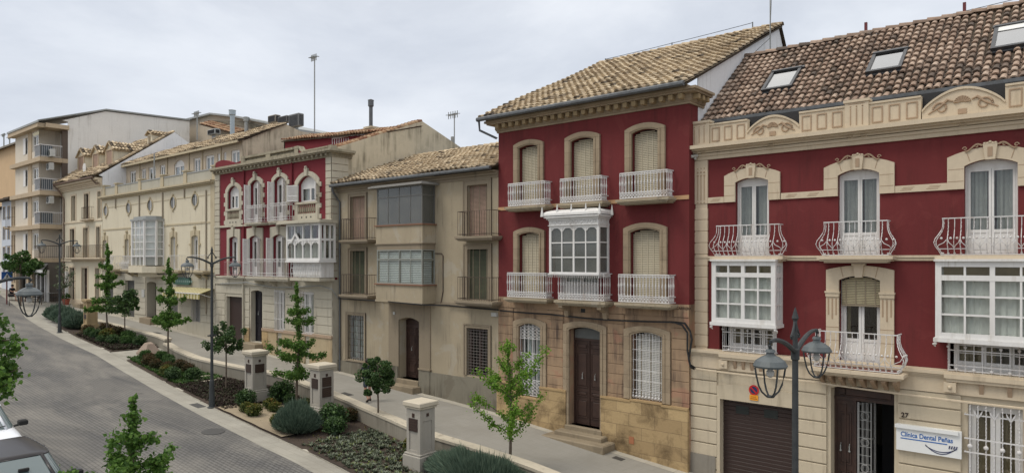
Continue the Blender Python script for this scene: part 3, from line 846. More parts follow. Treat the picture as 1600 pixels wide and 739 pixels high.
    def crest(a, b, pk):
        c0, c1 = XP(a), XP(b); H = pk-zl; n = 20
        pts = [(c0, zl)]
        for i in range(n+1):
            t = i/n; s = math.sin(math.pi*t)**.8; pts.append((c0+(c1-c0)*t, zl+.28+(H-.28)*s))
        pts.append((c1, zl)); pan.plate(pts, yp, yp+.2)
        top = pts[1:-1]; lo = [(p[0], p[1]-.06) for p in top]; pan.band(top, lo, yp-.035, yp)
        cx = (c0+c1)/2; R = (c1-c0)*.105
        for k in range(-4, 5):
            t = k*.32; rel.tube([(cx+math.sin(t)*R*.25, yp-.01, zl+H*.45+R*.2), (cx+math.sin(t)*R, yp-.02, zl+H*.45+math.cos(t)*R)], [.012, .035], 6)
        for s in (-1, 1):
            pts = []
            for k in range(26):
                t = k/25; a_ = t*7.5
                r_ = .17*(1-t*.8)
                pts.append((cx+s*((c1-c0)*.29+math.cos(a_)*r_-.05), yp-.012, zl+H*.36+math.sin(a_)*r_))
            rel.tube(pts, [.030-.016*k/25 for k in range(26)], 6)
            rel.tube([(cx+s*R*1.1, yp-.01, zl+H*.55), (cx+s*(c1-c0)*.18, yp-.015, zl+H*.62), (cx+s*(c1-c0)*.27, yp-.012, zl+H*.42), (cx+s*(c1-c0)*.42, yp-.01, zl+.16)], [.02,.035,.03,.014], 6)
        rel.box(cx-.09, cx+.09, yp-.02, yp, zl+.08, zl+.2)
    pedestal(1078.6, 1109); panel(1109, 1167.6, 3); crest(1167.6, 1248.8, ZP(1205.5, 180.3)); panel(1248.8, 1320.5, 3); pedestal(1320.5, 1357.7); panel(1357.7, 1439, 3)
    crest(1440.6, 1570.8, ZP(1504, 137)+.02); panel(1570.8, 1672, 3); pedestal(1672, 1715); 
    xe = XP(1715); pan.box(xe, x1, yp, yp+.2, zl, zl+hp)
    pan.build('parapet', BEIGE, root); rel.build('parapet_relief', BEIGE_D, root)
    # upper windows
    for k, o in enumerate(up):
        surround(root, BEIGE, y, o, .36 if k else .34, .30, z0=zmA, rise=.20, proud=.07)
        mb = MB(); rl = MB(); c = (o[0]+o[1])/2
        mb.plate([(c-.10, o[3]-.02), (c-.15, o[3]+.36), (c+.15, o[3]+.36), (c+.10, o[3]-.02)], y-.13, y)
        for k2 in range(-2, 3): mb.ball((c+k2*.055, y-.11, o[3]+.37+(.03 if k2 == 0 else 0)), .036, 6)
        ks = mb.build('keystone', BEIGE, root)
        for s in (-1, 1):
            pts = [(c+s*(.16+.36*t), y-.09, o[3]+.33+.06*math.sin(t*5.2)-.06*t) for t in [i/14 for i in range(15)]]
            rl.tube(pts, [.026-.010*i/14 for i in range(15)], 6)
            for q, rr_ in ((.28, .04), (.52, .05)):
                pts = [(c+s*(q+math.cos(a)*rr_*(1-a/9)), y-.09, o[3]+.36-.14*q+math.sin(a)*rr_*(1-a/9)) for a in [i*.45 for i in range(14)]]
                rl.tube(pts, .014, 5)
        rl.box(c-.05, c+.05, y-.14, y-.12, o[3]+.05, o[3]+.28)
        # block joints of the surround
        for s in (-1, 1):
            for zz in (zmB+.32, zmB+.02): rl.box(c+s*((o[1]-o[0])/2+.01), c+s*((o[1]-o[0])/2+.34), y-.073, y-.068, zz-.008, zz+.008)
            rl.bar((c+s*.42, y-.071, o[3]-.02), (c+s*.50, y-.071, o[3]+.26), .014)
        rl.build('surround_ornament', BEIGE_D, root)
        french(root, o, y+.14, kick=.62, curt=CURT2, part=.75, seed=k, head=.02, fw=.055, lw=.055, cy=.16)
    # upper balconies
    for k, (a, b) in enumerate(((1110.8, 1226), (1278.5, 1396.5), (1463.5, 1680))):
        yf = y-.42; xa, xb = XF(a+5, yf), XF(b-7, yf)
        if k == 2: xb = xa+2.75
        zr = ZF(1168, 352, yf) if k == 0 else (ZF(1335, 345.5, yf) if k == 1 else ZF(1500, 339, yf))
        zr = zf2+.93
        balcony(root, xa, xb, yf, y-.05, zf2-.0, .18, zr, 'belly', WHITEI, BEIGE, lip=.10)
    xb4 = 2.6; balcony(root, xb4, xb4+2.2, y-.42, y-.05, zf2, .18, zf2+.93, 'belly', WHITEI, BEIGE, lip=.10)
    # middle first floor window with blind
    o = mid
    surround(root, BEIGE, y, o, .33, .28, z0=z1+.15, rise=.12, proud=.07)
    mb = MB(); rl = MB(); c = (o[0]+o[1])/2
    mb.plate([(c-.09, o[3]-.04), (c-.13, o[3]+.30), (c+.13, o[3]+.30), (c+.09, o[3]-.04)], y-.14, y); mb.box(c-.17, c+.17, y-.16, y, o[3]+.28, o[3]+.33)
    for s in (-1, 1):
        cx = c+s*((o[1]-o[0])/2+.165); zcap = o[3]-.48
        mb.box(cx-.19, cx+.19, y-.12, y, zcap, zcap+.05); mb.box(cx-.175, cx+.175, y-.10, y, zcap-.10, zcap-.002)
        for q in (-.10, 0, .10): rl.box(cx+q-.018, cx+q+.018, y-.078, y-.068, zcap-.72+abs(q)*1.2, zcap-.14)
        z = zcap-.95
        while z > z1+.3: rl.box(cx-.165, cx+.165, y-.074, y-.068, z, z+.018); z -= .36
        rl.bar((c+s*.40, y-.071, o[3]-.04), (c+s*.47, y-.071, o[3]+.25), .014)
    mb.build('keystone', BEIGE, root); rl.build('surround_ornament', BEIGE_D, root)
    french(root, o, y+.18, kick=.7, curt=CURTD, part=.25, seed=4, head=.1, cy=.3)
    slat_blind(root, (o[0]+.04, o[1]-.02, o[2], o[3], .12, 0), y+.06, BLINDB, pitch=.045, zb=Z(1344, 477.5), cords=4)
    yf = y-.85; xa, xb = XF(1270, yf), XF(1405, yf)
    balcony(root, xa, xb, yf, yg, zf1, .20, zf1+.98, 'belly', WHITEI, BEIGE, corb=8, lip=.12, cmat=BEIGE_D)
    mb = MB(); mb.box(xa+.05, xb-.05, yf+.05, y-.07, zf1+.002, zf1+.02); mb.build('balcony_floor', paint('red_floor_tiles', (.20,.06,.05), .6), root)
    # left bay
    def bay6(pa, pb, cols, sc, xr=None, ctop=0):
        yf = y-.62; xa = XF(pa, yf); xb = XF(pb, yf) if xr is None else xr
        zb_ = ZF(pb, 509.5, yf) if xr is None else ZF(1462, 531, yf)
        zb_ = z1+(1.06 if xr is None else 1.0)
        zt_ = z2-.02
        f = bay(root, xa, xb, yf, y-.01, zb_, zt_, cols, 3, WHITE, toprow=.40, scols=sc, post=.13, mun=.045)
        mb = MB(); mb.box(xa-.10, xb+.10, yf-.06, y-.01, zb_-.10, zb_-.003); mb.box(xa-.09, xb+.09, yf-.07, y-.05, zt_+.003, zt_+.06)
        for s, x in ((-1, xa-.06), (1, xb+.06)): mb.tube([(x, yf-.02, zb_-.12), (x+s*.05, yf, zb_-.16), (x+s*.02, yf+.1, zb_-.22)], .02, 6); mb.ball((x, yf-.02, zb_-.14), .04, 6)
        mb.build('bay_sill', WHITE, f)
        curtain_mesh(xa+.1, xb-.1, zb_+.1, zt_-.45, yf+.15, 3, .022).build('curtain', CURT, f)
        cm = MB(); cm.box(xa+.08, xb-.08, yf+.28, yf+.30, zt_-.44, zt_-.1); cm.build('blind', CURTD, f)
        # lower glazed balustrade window and grille
        lo = (xa+.25, xb-.12, z1+.12, zb_-.11, 0, 0)
        g = french(root, lo, y-.02, kick=.25, curt=CURTD, part=.55, leaves=4 if xr is None else 5, rows=1, cy=.22, name='lower_window', lw=.05, seed=9)
        xg0, xg1 = lo[0]-.08, lo[1]+.03
        gm = MB(); yq = y-.34; n = int((xg1-xg0)/.17)
        for i in range(n+1):
            x = xg0+(xg1-xg0)*i/n
            pts = [(x+.004*math.cos(k*2.4), yq+.004*math.sin(k*2.4), lo[2]+(lo[3]-lo[2])*k/20) for k in range(21)]
            gm.tube(pts, [.013 if k % 2 else .009 for k in range(21)], 5)
            if i % 2: gm.ball((x, yq-.01, lo[2]+.1), .045, 6)
            else: gm.ball((x, yq-.01, lo[3]-.12), .035, 6)
        for zz in (lo[2]+.08, lo[2]+.2, lo[3]-.2, lo[3]-.02): gm.bar((xg0, yq, zz), (xg1, yq, zz), .026)
        for x in (xg0, xg1):
            for zz in (lo[2]+.08, lo[3]-.02): gm.bar((x, yq, zz), (x, y, zz), .026)
            for q in (.12, .24): gm.tube([(x, yq+q, lo[2]), (x, yq+q, lo[3])], .01, 5)
        gm.build('grille', WHITEI, root, fixn=False)
        sm = MB(); sm.box(xa+.10, xb+.02, y-.50, y-.06, z1+.0, z1+.11); sm.box(xa+.14, xb-.02, y-.46, y-.06, z1-.08, z1-.002)
        s_ = sm.build('bay_ledge', BEIGE, root); cb = MB()
        for k in range(6):
            x = xa+.3+(xb-xa-.5)*k/5; cb.platex([(yg+.02, z1-.08), (y-.42, z1-.08), (y-.42, z1-.14), (yg-.02, z1-.34), (yg+.02, z1-.34)], x-.045, x+.045)
        cb.build('corbel', BEIGE_D, s_)
        cb = MB()
        for x in (xa+.22, xb-.15): cb.box(x-.13, x+.13, yg-.14, yg+.02, z1-.34, z1-.10); cb.ball((x, yg-.15, z1-.22), .05, 6)
        cb.build('ledge_bracket', BEIGE, s_)
    bay6(1115, 1208, 4, 2)
    bay6(1466, 0, 6, 2, xr=XF(1466, y-.62)+3.3)
    # ground floor openings
    mb = MB(); n = 22; a, b, c0, d0 = gar[0], gar[1], gar[2], gar[3]
    for i in range(n):
        za = c0+(d0-c0)*i/n; zb3 = c0+(d0-c0)*(i+1)/n; mb.bbox(a, b, yg+.27, yg+.33, za+.004, zb3, .008)
    gd = mb.build('garage_door', GARAGE, root)
    mb = MB()
    for q in (.28, .68): mb.box(a+(b-a)*q-.20, a+(b-a)*q+.20, yg+.255, yg+.272, d0-.42, d0-.18)
    mb.build('pane', paint('garage_window', (.03,.035,.035), .15), gd)
    mb = MB()                              # rounded shouldered panel above garage
    mb.band(contour(a-.10, b+.10, c0, d0+.50, .10), contour(a, b, c0, d0, 0), yg+.012, yg+.052); mb.build('garage_surround', BEIGEG, root)
    # no parking plate
    s = MB(); cx = X(1178, yg); cz = Z(1178, 609, yg)
    s.box(cx-.125, cx+.125, yg-.012, yg-.002, cz-.30, cz-.145); so = s.build('no_parking_plate', SIGNY, root)
    s = MB(); s.lathe(cx, yg-.014, [(.15,0),(.15,.012)], 24, cz, 'y'); s.build('disc', SIGNR, so)
    s = MB(); s.lathe(cx, yg-.018, [(.105,0),(.105,.004)], 24, cz, 'y'); s.build('disc_centre', TXT2, so)
    s = MB(); s.bar((cx-.08, yg-.022, cz+.08), (cx+.08, yg-.022, cz-.08), .035); s.build('disc_bar', SIGNR, so)
    s = MB(); s.box(cx-.09, cx+.07, yg-.0145, yg-.0125, cz-.21, cz-.185); s.box(cx-.10, cx+.10, yg-.0145, yg-.0125, cz-.27, cz-.235); s.build('worn_lettering', paint('worn_orange', (.45,.16,.02), .5), so)
    # entrance: transom, closed left leaf, white iron gate ajar, dark hall
    a, b, c0, d0 = ent[:4]; ye = yg+.42
    mb = MB(); mb.plate(contour(a, b, d0-.42, d0, .12), ye, ye+.08); mb.box(a, b, ye-.03, ye+.05, d0-.46, d0-.38)
    mb.bbox(a+.12, a+.30, ye-.02, ye, d0-.34, d0-.14); mb.bbox((a+b)/2-.5, b-.14, ye-.02, ye, d0-.34, d0-.14)
    tr = mb.build('door_transom', DKWOOD, root)
    wl = (b-a)*.36
    panel_door(root, (a, a+wl, c0, d0-.46, 0, 0), ye-.02, DKWOOD, transom=.08, leaves=1, name='door_leaf', rows=((.04,.22),(.26,.36),(.42,.92)))
    gm = MB(); ang = math.radians(62); gx = a+wl+.04; gw = .62
    def gp_(u, z): return (gx+math.cos(ang)*u, ye+.05+math.sin(ang)*u, z)
    for u in (0, gw): gm.bar(gp_(u, c0), gp_(u, d0-.5), .05)
    for zz in (c0+.05, c0+1.0, c0+1.9, d0-.55): gm.bar(gp_(0, zz), gp_(gw, zz), .035)
    for i in range(1, 5): gm.bar(gp_(gw*i/5, c0), gp_(gw*i/5, d0-.5), .018)
    gm.build('inner_gate', paint('dim_white_iron', (.30,.30,.29), .5), root)
    gm = MB(); gx2 = a+wl+.06; n = 3; wv = .30
    for i in range(n+1): gm.bar((gx2+wv*i/n, ye+.03, c0), (gx2+wv*i/n, ye+.03, d0-.5), .02)
    for k in range(12):
        zz = c0+.1+k*(d0-.6-c0)/12; h_ = (d0-.6-c0)/12
        gm.bar((gx2, ye+.03, zz), (gx2+wv, ye+.03, zz), .015)
        if k % 3 == 1: gm.tube([(gx2+wv/2+.1*math.cos(t), ye+.02, zz+h_/2+.1*math.sin(t)) for t in [i*.6283 for i in range(11)]], .012, 5)
    gm.build('ironwork_panel', MATS['dim_white_iron'], root)
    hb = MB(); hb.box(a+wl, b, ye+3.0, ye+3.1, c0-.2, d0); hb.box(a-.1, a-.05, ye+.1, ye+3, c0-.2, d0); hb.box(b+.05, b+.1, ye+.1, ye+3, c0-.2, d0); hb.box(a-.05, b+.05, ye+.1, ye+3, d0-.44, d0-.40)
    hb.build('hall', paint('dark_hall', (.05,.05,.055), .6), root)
    fb = MB(); fb.box(a-.05, b+.05, yg+.1, ye+3, c0-.15, c0); fb.build('threshold', STONES, root)
    # ground floor right window with white grille
    french(root, win, yg+.2, kick=.0, curt=CURTD, part=1.0, seed=8, cy=.25, lw=.10)
    gm = MB(); a, b, c0, d0 = win[:4]; yq = yg-.05
    for i in range(7):
        x = a+.06+(b-a-.12)*i/6
        gm.tube([(x+.005*math.cos(k*2.4), yq+.005*math.sin(k*2.4), c0+(d0-c0)*k/60) for k in range(61)], [.016 if k % 2 else .011 for k in range(61)], 5)
        if i % 2 == 0: gm.ball((x, yq-.01, d0-1.0), .055, 8); gm.ball((x, yq-.01, d0-2.1), .055, 8)
        else:
            for s in (-1, 0, 1): gm.tube([(x, yq-.01, d0-.30), (x+s*.06, yq-.015, d0-.2), (x+s*.09, yq-.01, d0-.12 if s else d0-.06)], [.02, .022, .006], 5)
    for zz in (d0-.24, d0-.82, d0-1.15, d0-1.9, d0-2.25): gm.bar((a-.06, yq, zz), (b+.06, yq, zz), .03)
    for zz in (d0-.24, d0-1.15): gm.bar((a-.05, yq, zz), (a-.05, yg+.1, zz), .03); gm.bar((b+.05, yq, zz), (b+.05, yg+.1, zz), .03)
    gm.build('grille', WHITEI, root, fixn=False)
    # house number
    text_mesh(root, '27', .17, X(1408, yg), yg-.012, Z(1411, 651, yg), PLAQ, 'house_number', .006, .004)
    # roof -----------------------------------------------------------------
    ye_ = 20.86; ze = 11.42-.02; yr = 24.52; zr = 14.28
    V = Vector((0, yr-ye_, zr-ze)); LV = V.length
    ridge_tiles(root, TILE6, (x0, yr, zr+.02), (x1, yr, zr+.02), 5, .14)
    bs = MB(); bs.add([(x0, yr, zr-.02), (x1, yr, zr-.02), (x1, yb, zr-2.9), (x0, yb, zr-2.9)], [(0,1,2,3)]); bs.build('rear_roof_slope', TILEP, root)
    for xx, nm in ((x0+.02, 'gable'), (x1-.02, 'gable')):
        g = MB(); g.platex([(y+.3, zc), (ye_, ze-.08), (yr, zr-.08), (yb, zr-3.0), (yb, zc)], xx-.02, xx+.02); g.build(nm, WHITEW, root)
    g = MB(); g.box(x0+.05, x1, ye_-.16, ye_-.0, ze-.07, ze+.03); g.build('gutter', ZINC, root)
    g = MB(); g.box(x0+.05, x1, y+.1, ye_, zc+.06, ze-.09); g.build('roof_gap_shade', BLACK, root)  # black filler paints the shade of the gap below the eave
    # skylights in the roof plane
    Un = Vector((1,0,0)); Vn = V.normalized(); Nn = Un.cross(Vn)
    def onroof(px, py):
        d = Vector(ray(px, py)); P0 = Vector((0, ye_, ze-ZC)); t = P0.dot(Nn)/d.dot(Nn); p = d*t; return p.x, (p-P0).dot(Vn)
    SKH = []
    for k, (cor) in enumerate(([(1191,148.5),(1236,141.5),(1257,111),(1208,118)], [(1352,121),(1407,113),(1422,83),(1368,89)], [(1547,85),(1606,77),(1612,40),(1556,50)])):
        us = [onroof(*c) for c in cor]
        u0 = (us[0][0]+us[3][0])/2; u1 = (us[1][0]+us[2][0])/2; v0 = (us[0][1]+us[1][1])/2; v1 = (us[2][1]+us[3][1])/2
        if k == 2: u1 = u0+1.1
        SKH.append((u0-x0, u1-x0, v0, v1))
        P = lambda u, v, h: Vector((u, ye_, ze))+Vn*v+Nn*h
        def slab_(m, ua, ub, va, vb, ha, hb): m.add([P(ua,va,ha),P(ub,va,ha),P(ub,vb,ha),P(ua,vb,ha),P(ua,va,hb),P(ub,va,hb),P(ub,vb,hb),P(ua,vb,hb)], [(0,3,2,1),(4,5,6,7),(0,1,5,4),(1,2,6,5),(2,3,7,6),(3,0,4,7)])
        m = MB(); f = .09
        slab_(m, u0, u1, v0, v0+f, 0, .17); slab_(m, u0, u1, v1-f, v1, 0, .19); slab_(m, u0, u0+f, v0+f, v1-f, 0, .17); slab_(m, u1-f, u1, v0+f, v1-f, 0, .17)
        slab_(m, u0-.05, u1+.05, v1, v1+.12, 0, .13); slab_(m, u0-.04, u1+.04, v0-.1, v0, 0, .08)
        sk = m.build('skylight', SKYFR, root)
        m = MB(); slab_(m, u0+f, u1-f, v0+f, v1-f, .10, .13); m.build('pane', ROOFGL, sk)
        if k == 2:
            m = MB(); slab_(m, u0+f, u1-f, v1-.35, v1-f, .135, .15); m.build('blind', CURT, sk)
    tile_roof(root, TILE6, (x0+.0, ye_, ze), (1,0,0), V, x1-x0, LV, pitch=.20, expo=.30, seed=61, sag=.03, sd=.26, clip=lambda s, t: not any(a+.02 < s < b-.02 and c-.0 < t < d+.05 for a, b, c, d in SKH), deck=True)
    # ridge posts carrying the aerial wire
    m = MB()
    for px, py in ((1353, 58), (1507, 25)):
        xx = XF(px, yr); m.box(xx-.04, xx+.04, yr-.04, yr+.04, zr, zr+.42)
    m.build('ridge_post', REDP, root)
    # sign (a thing of its own)
    xa, xb = X(1401, yg-.05), X(1502.8, yg-.05); zt_ = (Z(1401, 658.4, yg-.05)+Z(1502, 676, yg-.05))/2; zb_ = (Z(1401, 701, yg-.05)+Z(1502, 715.8, yg-.05))/2
    sg = thing('clinic_sign', 'white dental clinic sign with blue lettering between the entrance and the grilled window', 'sign', (xa, yg, zb_))
    m = MB(); m.box(xa, xb, yg-.10, yg-.003, zb_, zt_); m.box(xa-.02, xb-.06, yg-.16, yg-.101, zt_-.09, zt_); m.build('board', paint('sign_white', (.74,.75,.74), .4, var=.03), sg)
    W = xb-xa; 
    t = text_mesh(sg, 'Clínica Dental Peñas', .165, xa+.1, yg-.103, zt_-.30, TXT1, 'lettering', .003, .003)
    # stretch lettering to the sign's width
    xsz = [v.co.x for v in t.data.vertices]; w0 = max(xsz)-min(xsz); sc = (W*.80)/w0; mn = min(xsz)
    for v in t.data.vertices: v.co.x = mn+(v.co.x-mn)*sc
    m = MB(); m.box(xa+.1, xa+.1+W*.72, yg-.106, yg-.101, zt_-.365, zt_-.34); m.build('underline', TXT1, sg)
    m = MB(); cx = xa+W*.69; ww = W*.23
    up_, lo_ = [], []
    for i in range(21):
        t = -1+2*i/20; up_.append((cx+t*ww, zb_+.11+.11*t*t)); lo_.append((cx+t*ww, zb_+.04+.18*t*t))
    m.band(up_, [(p[0], p[1]-.02) for p in up_], yg-.107, yg-.101); m.band([(p[0], p[1]+.022) for p in lo_], lo_, yg-.107, yg-.101)
    for k in range(4):
        x = cx+ww*.55+k*.05; m.bar((x, yg-.104, zb_+.215), (x+.02, yg-.104, zb_+.29), .022)
    m.build('smile_emblem', TXT2, sg)
    # CCTV camera under cornice end
    cm = thing('security_camera', 'small white security camera under the left end of the cream cornice', 'camera', (x0+.08, y-.2, zc-.2))
    m = MB(); m.box(x0+.04, x0+.10, y-.14, y-.0, zc-.24, zc-.18); m.tube([(x0+.0, y-.32, zc-.26), (x0+.12, y-.12, zc-.22)], .045, 8); m.ball((x0+.06, y-.16, zc-.30), .05, 8); m.build('casing', ACW, cm)
    return root
house_clinic()

# =================================================================== crimson house with brown stone surrounds
def house_shutters():
    y = 20.0; x0 = XF(779, y); x1 = -9.66; yb = 28.6
    X = lambda px, yy=y: XF(px, yy)
    Z = lambda px, py, yy=y: ZF(px, py, yy)
    root = wall_thing('townhouse', 'dark red townhouse with brown stone window surrounds, white iron balconies and pinkish stone ground floor', 'house', x0, y)
    z1 = Z(930, 469.5); zc = Z(928, 184.5)
    zf2 = Z(918, 319)+.02; zf1 = Z(918, 470)+.02
    U = [(X(812), X(842), zf2, Z(827, 228.6), .09, .2), (X(893), X(929), zf2, Z(911, 215.5), .10, .2), (X(988), X(1029.5), zf2, Z(1008, 200.5), .11, .2)]
    L = [(X(812), X(844), zf1, Z(828, 364), .09, .2), (X(878), X(936), zf1, Z(905, 362), 0, .25), (X(985.8), X(1032.5), zf1, Z(1009, 357), .11, .2)]
    # level the heads of each row
    zu = sum(o[3] for o in U)/3; zl = (L[0][3]+L[2][3])/2
    U = [(o[0], o[1], o[2], zu, o[4], o[5]) for o in U]; L = [(o[0], o[1], o[2], zl, o[4], o[5]) for o in L]
    mb = MB(); wall(mb, x0, x1, z1, zc, y, U+L, yb); mb.build('wall', RED, root)
    zb = G(x1)-.6
    D = (X(889.5), X(938.5), Z(915, 667), Z(915, 511), .12, .35)
    W1 = (X(811), X(845), Z(828, 620), Z(828, 504.5), .14, .3); W2 = (X(987), X(1035.3), Z(1011, 626), Z(1011, 519.5), .12, .3)
    zw = (W1[3]+W2[3])/2; W1 = W1[:3]+(zw,)+W1[4:]; W2 = W2[:3]+(zw,)+W2[4:]
    zp = (Z(940, 618.5)+Z(1077, 642.6))/2
    mb = MB(); wall(mb, x0, x1, zb, z1-.001, y+.03, [D, W1, W2], yb-.1); mb.build('ground_floor_wall', STONE5, root)
    # ashlar blocks with real joints beside the windows
    mb = MB(); h = .335
    fr = [(W1[0]-.30, W1[1]+.30), (D[0]-.28, D[1]+.28), (W2[0]-.30, W2[1]+.32)]
    xsg = [(x0, fr[0][0]), (fr[0][1], fr[1][0]), (fr[1][1], fr[2][0]), (fr[2][1], x1)]
    z = z1-.42
    while z > zp+.05:
        for a, b in xsg:
            if b-a > .08: mb.bbox(a, b, y-.004, y+.05, max(zp, z-h+.014), z, .008)
        z -= h
    mb.box(x0, x1, y-.02, y+.05, z1-.40, z1-.002)
    mb.build('stone_course', STONE5, root)
    for o, s in ((W1, .26), (D, .24), (W2, .28)):
        surround(root, SURR5, y, o, s, .20, z0=max(o[2], zp) if o is not D else o[2]+.0, rise=o[4]+.02, proud=.05)
        surround(root, SURR5, y, (o[0]-.06, o[1]+.06, o[2], o[3]+.05, o[4], 0), .05, .04, z0=max(o[2], zp), rise=o[4]+.01, proud=.075, name='window_moulding')
    # plinth
    mb = MB()
    mb.box(x0-.02, W1[0]+.0, y-.09, y+.04, zb, zp+.0); mb.box(W1[0], W1[1], y-.09, y+.04, zb, W1[2]-.06); mb.box(W1[1], D[0]-.10, y-.09, y+.04, zb, zp)
    mb.box(D[1]+.06, W2[0], y-.09, y+.04, zb, zp); mb.box(W2[0], W2[1], y-.09, y+.04, zb, W2[2]-.05); mb.box(W2[1], x1-.01, y-.09, y+.04, zb, zp)
    p = mb.build('plinth', ASHLAR, root)
    mb = MB()
    for a, b in ((x0-.03, W1[0]), (W1[1], D[0]-.09), (D[1]+.05, W2[0]), (W2[1], x1)): mb.box(a, b, y-.115, y+.03, zp+.001, zp+.07)
    mb.box(W2[0]-.02, W2[1]+.02, y-.11, y+.03, W2[2]-.055, W2[2]); mb.box(W1[0]-.02, W1[1]+.02, y-.11, y+.03, W1[2]-.06, W1[2])
    mb.build('plinth_cap', plaster('ashlar_cap', (.44,.31,.16), (.36,.25,.13)), root)
    # small stone plaque on plinth
    mb = MB(); px = X(989); mb.box(px-.09, px+.09, y-.105, y-.088, Z(989, 692), Z(989, 681)); mb.build('gas_plate', paint('dull_orange', (.38,.15,.07), .7), root)
    # door and steps
    panel_door(root, D, y+.26, BRWOOD, transom=.46)
    mb = MB(); mb.plate(contour(D[0]+.08, D[1]-.08, D[3]-.42, D[3]-.04, .10), y+.24, y+.262); mb.build('fanlight', paint('grey_fanlight', (.10,.105,.10), .3), root)
    c = (D[0]+D[1])/2; gz = G(c)
    mb = MB(); zt = D[2]
    mb.bbox(D[0]-.10, D[1]+.10, y-.14, y+.34, zb, zt, .02); mb.bbox(D[0]-.30, D[1]+.32, y-.48, y-.06, zb, gz+(zt-gz)*.66, .03); mb.bbox(D[0]-.62, D[1]+.62, y-.84, y-.06, zb, gz+(zt-gz)*.33+.0, .04)
    mb.build('door_step', STONES, root)
    # grilles
    a, b, c0, d0 = W1[:4]; gm = MB(); yq = y+.06
    for i in range(6):
        x = a+.03+(b-a-.06)*i/5; gm.tube([(x, yq, c0+.03), (x, yq, d0-.14 if i in (0, 5) else d0-.03)], .015, 5)
    hh = (d0-c0)
    for (p_, q_) in ((.04, .22), (.40, .58), (.80, .97)):
        n = 4
        for k in range(n):
            za, zb_ = c0+hh*(p_+(q_-p_)*k/n), c0+hh*(p_+(q_-p_)*(k+1)/n)
            for i in range(5):
                xa, xb = a+.03+(b-a-.06)*i/5, a+.03+(b-a-.06)*(i+1)/5
                gm.bar((xa, yq, za), (xb, yq, zb_), .016); gm.bar((xb, yq, za), (xa, yq, zb_), .016)
    for t in (.02, .23, .39, .59, .79): gm.bar((a, yq, c0+hh*t), (b, yq, c0+hh*t), .024)
    gm.build('grille', WHITEI, root, fixn=False)
    french(root, W1, y+.2, fr=GREYP, kick=0, curt=GREYB, part=1.0, seed=3)
    a, b, c0, d0 = W2[:4]; gm = MB()
    for i in range(10):
        x = a+.03+(b-a-.06)*i/9; gm.tube([(x, yq, c0+.02), (x, yq, d0-.06)], .011, 5)
        gm.ball((x, yq-.01, d0-.1), .028, 6); gm.ball((x, yq-.01, c0+.1), .045, 6); gm.ball((x, yq-.01, c0+.2), .03, 6)
    hh = d0-c0
    for t in (.03, .14, .28, .43, .58, .73, .88): gm.bar((a, yq, c0+hh*t), (b, yq, c0+hh*t), .018)
    gm.build('grille', WHITEI, root, fixn=False)
    slat_blind(root, (a+.1, b, c0, d0, .12, 0), y+.18, paint('white_blind', (.62,.61,.56), .7), .055, cords=3); 
    # string band under the upper balconies
    mb = MB(); zbA = Z(900, 325.5); zbB = Z(900, 317.5)-.0
    mb.box(x0, x1+.0, y-.03, y+.02, Z(928, 320.3), Z(928, 314.5)); mb.build('string_course', BANDT, root)
    # windows
    for o in U+[L[0], L[2]]:
        surround(root, SURR5, y, o, .245, .20, rise=o[4]+.06, proud=.09)
        surround(root, SURR5, y, (o[0]-.04, o[1]+.04, o[2], o[3]+.04, o[4], 0), .05, .04, rise=o[4]+.01, proud=.115, name='window_moulding')
        slat_blind(root, o, y+.14, BLIND, pitch=.058, cords=5)
    # balconies
    dp = .48; yf = y-dp
    for a, b in ((792, 852), (873, 941), (966, 1044)):
        balcony(root, XF(a, yf), XF(b-1, yf), yf, y-.01, zf2, .16, zf2+.86, 'cast', WHITEI, DRAB, lip=.07)
    for a, b in ((790.5, 854.5), (964, 1047)):
        balcony(root, XF(a, yf), XF(b-1, yf), yf, y-.01, zf1, .16, zf1+.92, 'cast', WHITEI, DRAB, lip=.07)
    # central white oriel over its balcony
    yo = y-.66; xa, xb = XF(859.5, yo), XF(934, yo); zo0 = ZF(897, 429, yo); zo1 = ZF(897, 343, yo)
    bl = balcony(root, XF(870, y-.55), XF(944, y-.55), y-.55, y-.01, zf1, .18, zo0+.03, 'cast', WHITEI, DRAB, lip=.08)
    m = MB()
    for xx in (XF(872, yf)+.1, XF(940, yf)-.1): m.platex([(y, zf1-.18), (y-.5, zf1-.18), (y-.5, zf1-.26), (y-.18, zf1-.38), (y-.12, zf1-.6), (y, zf1-.62)], xx-.08, xx+.08)
    m.build('bracket', SURR5, root)
    zfz = ZF(897, 352, yo)
    f = bay(root, xa, xb, yo, y-.01, zo0, zfz, 4, 3, WHITE, gl=GLASSD, scols=1, post=.085, mun=.04, name='oriel')
    fm = MB(); fm.box(xa+.05, xb-.05, yo+.25, yo+.27, zo0+.05, zfz-.05); fm.box(xb-.07, xb-.05, yo+.05, y-.1, zo0+.05, zfz-.05); fm.build('frosted_screen', FROST, f)
    # arched pane heads, frieze, cornice, pagoda roof, fringe
    m = MB(); W = xb-xa
    for i in range(4):
        a = xa+W*i/4+.03; b = xa+W*(i+1)/4-.03; ct = contour(a, b, zfz-.24, zfz-.08, .13)
        m.band([(p[0], zfz-.06) for p in ct], ct, yo+.02, yo+.05)
    m.box(xa-.06, xb+.06, yo-.05, y-.01, zfz+.002, zfz+.03); m.box(xa-.03, xb+.03, yo-.02, y-.01, zfz+.03, zo1-.02)
    for i in range(9):
        cx = xa+W*(i+.5)/9
        m.tube([(cx+.07*math.cos(t)*(1-t/14), yo-.03, zfz+.14+.07*math.sin(t)*(1-t/14)) for t in [k*.6 for k in range(14)]], .012, 5)
        m.tube([(cx-.1, yo-.03, zfz+.05), (cx, yo-.04, zfz+.2), (cx+.1, yo-.03, zfz+.05)], .012, 5)
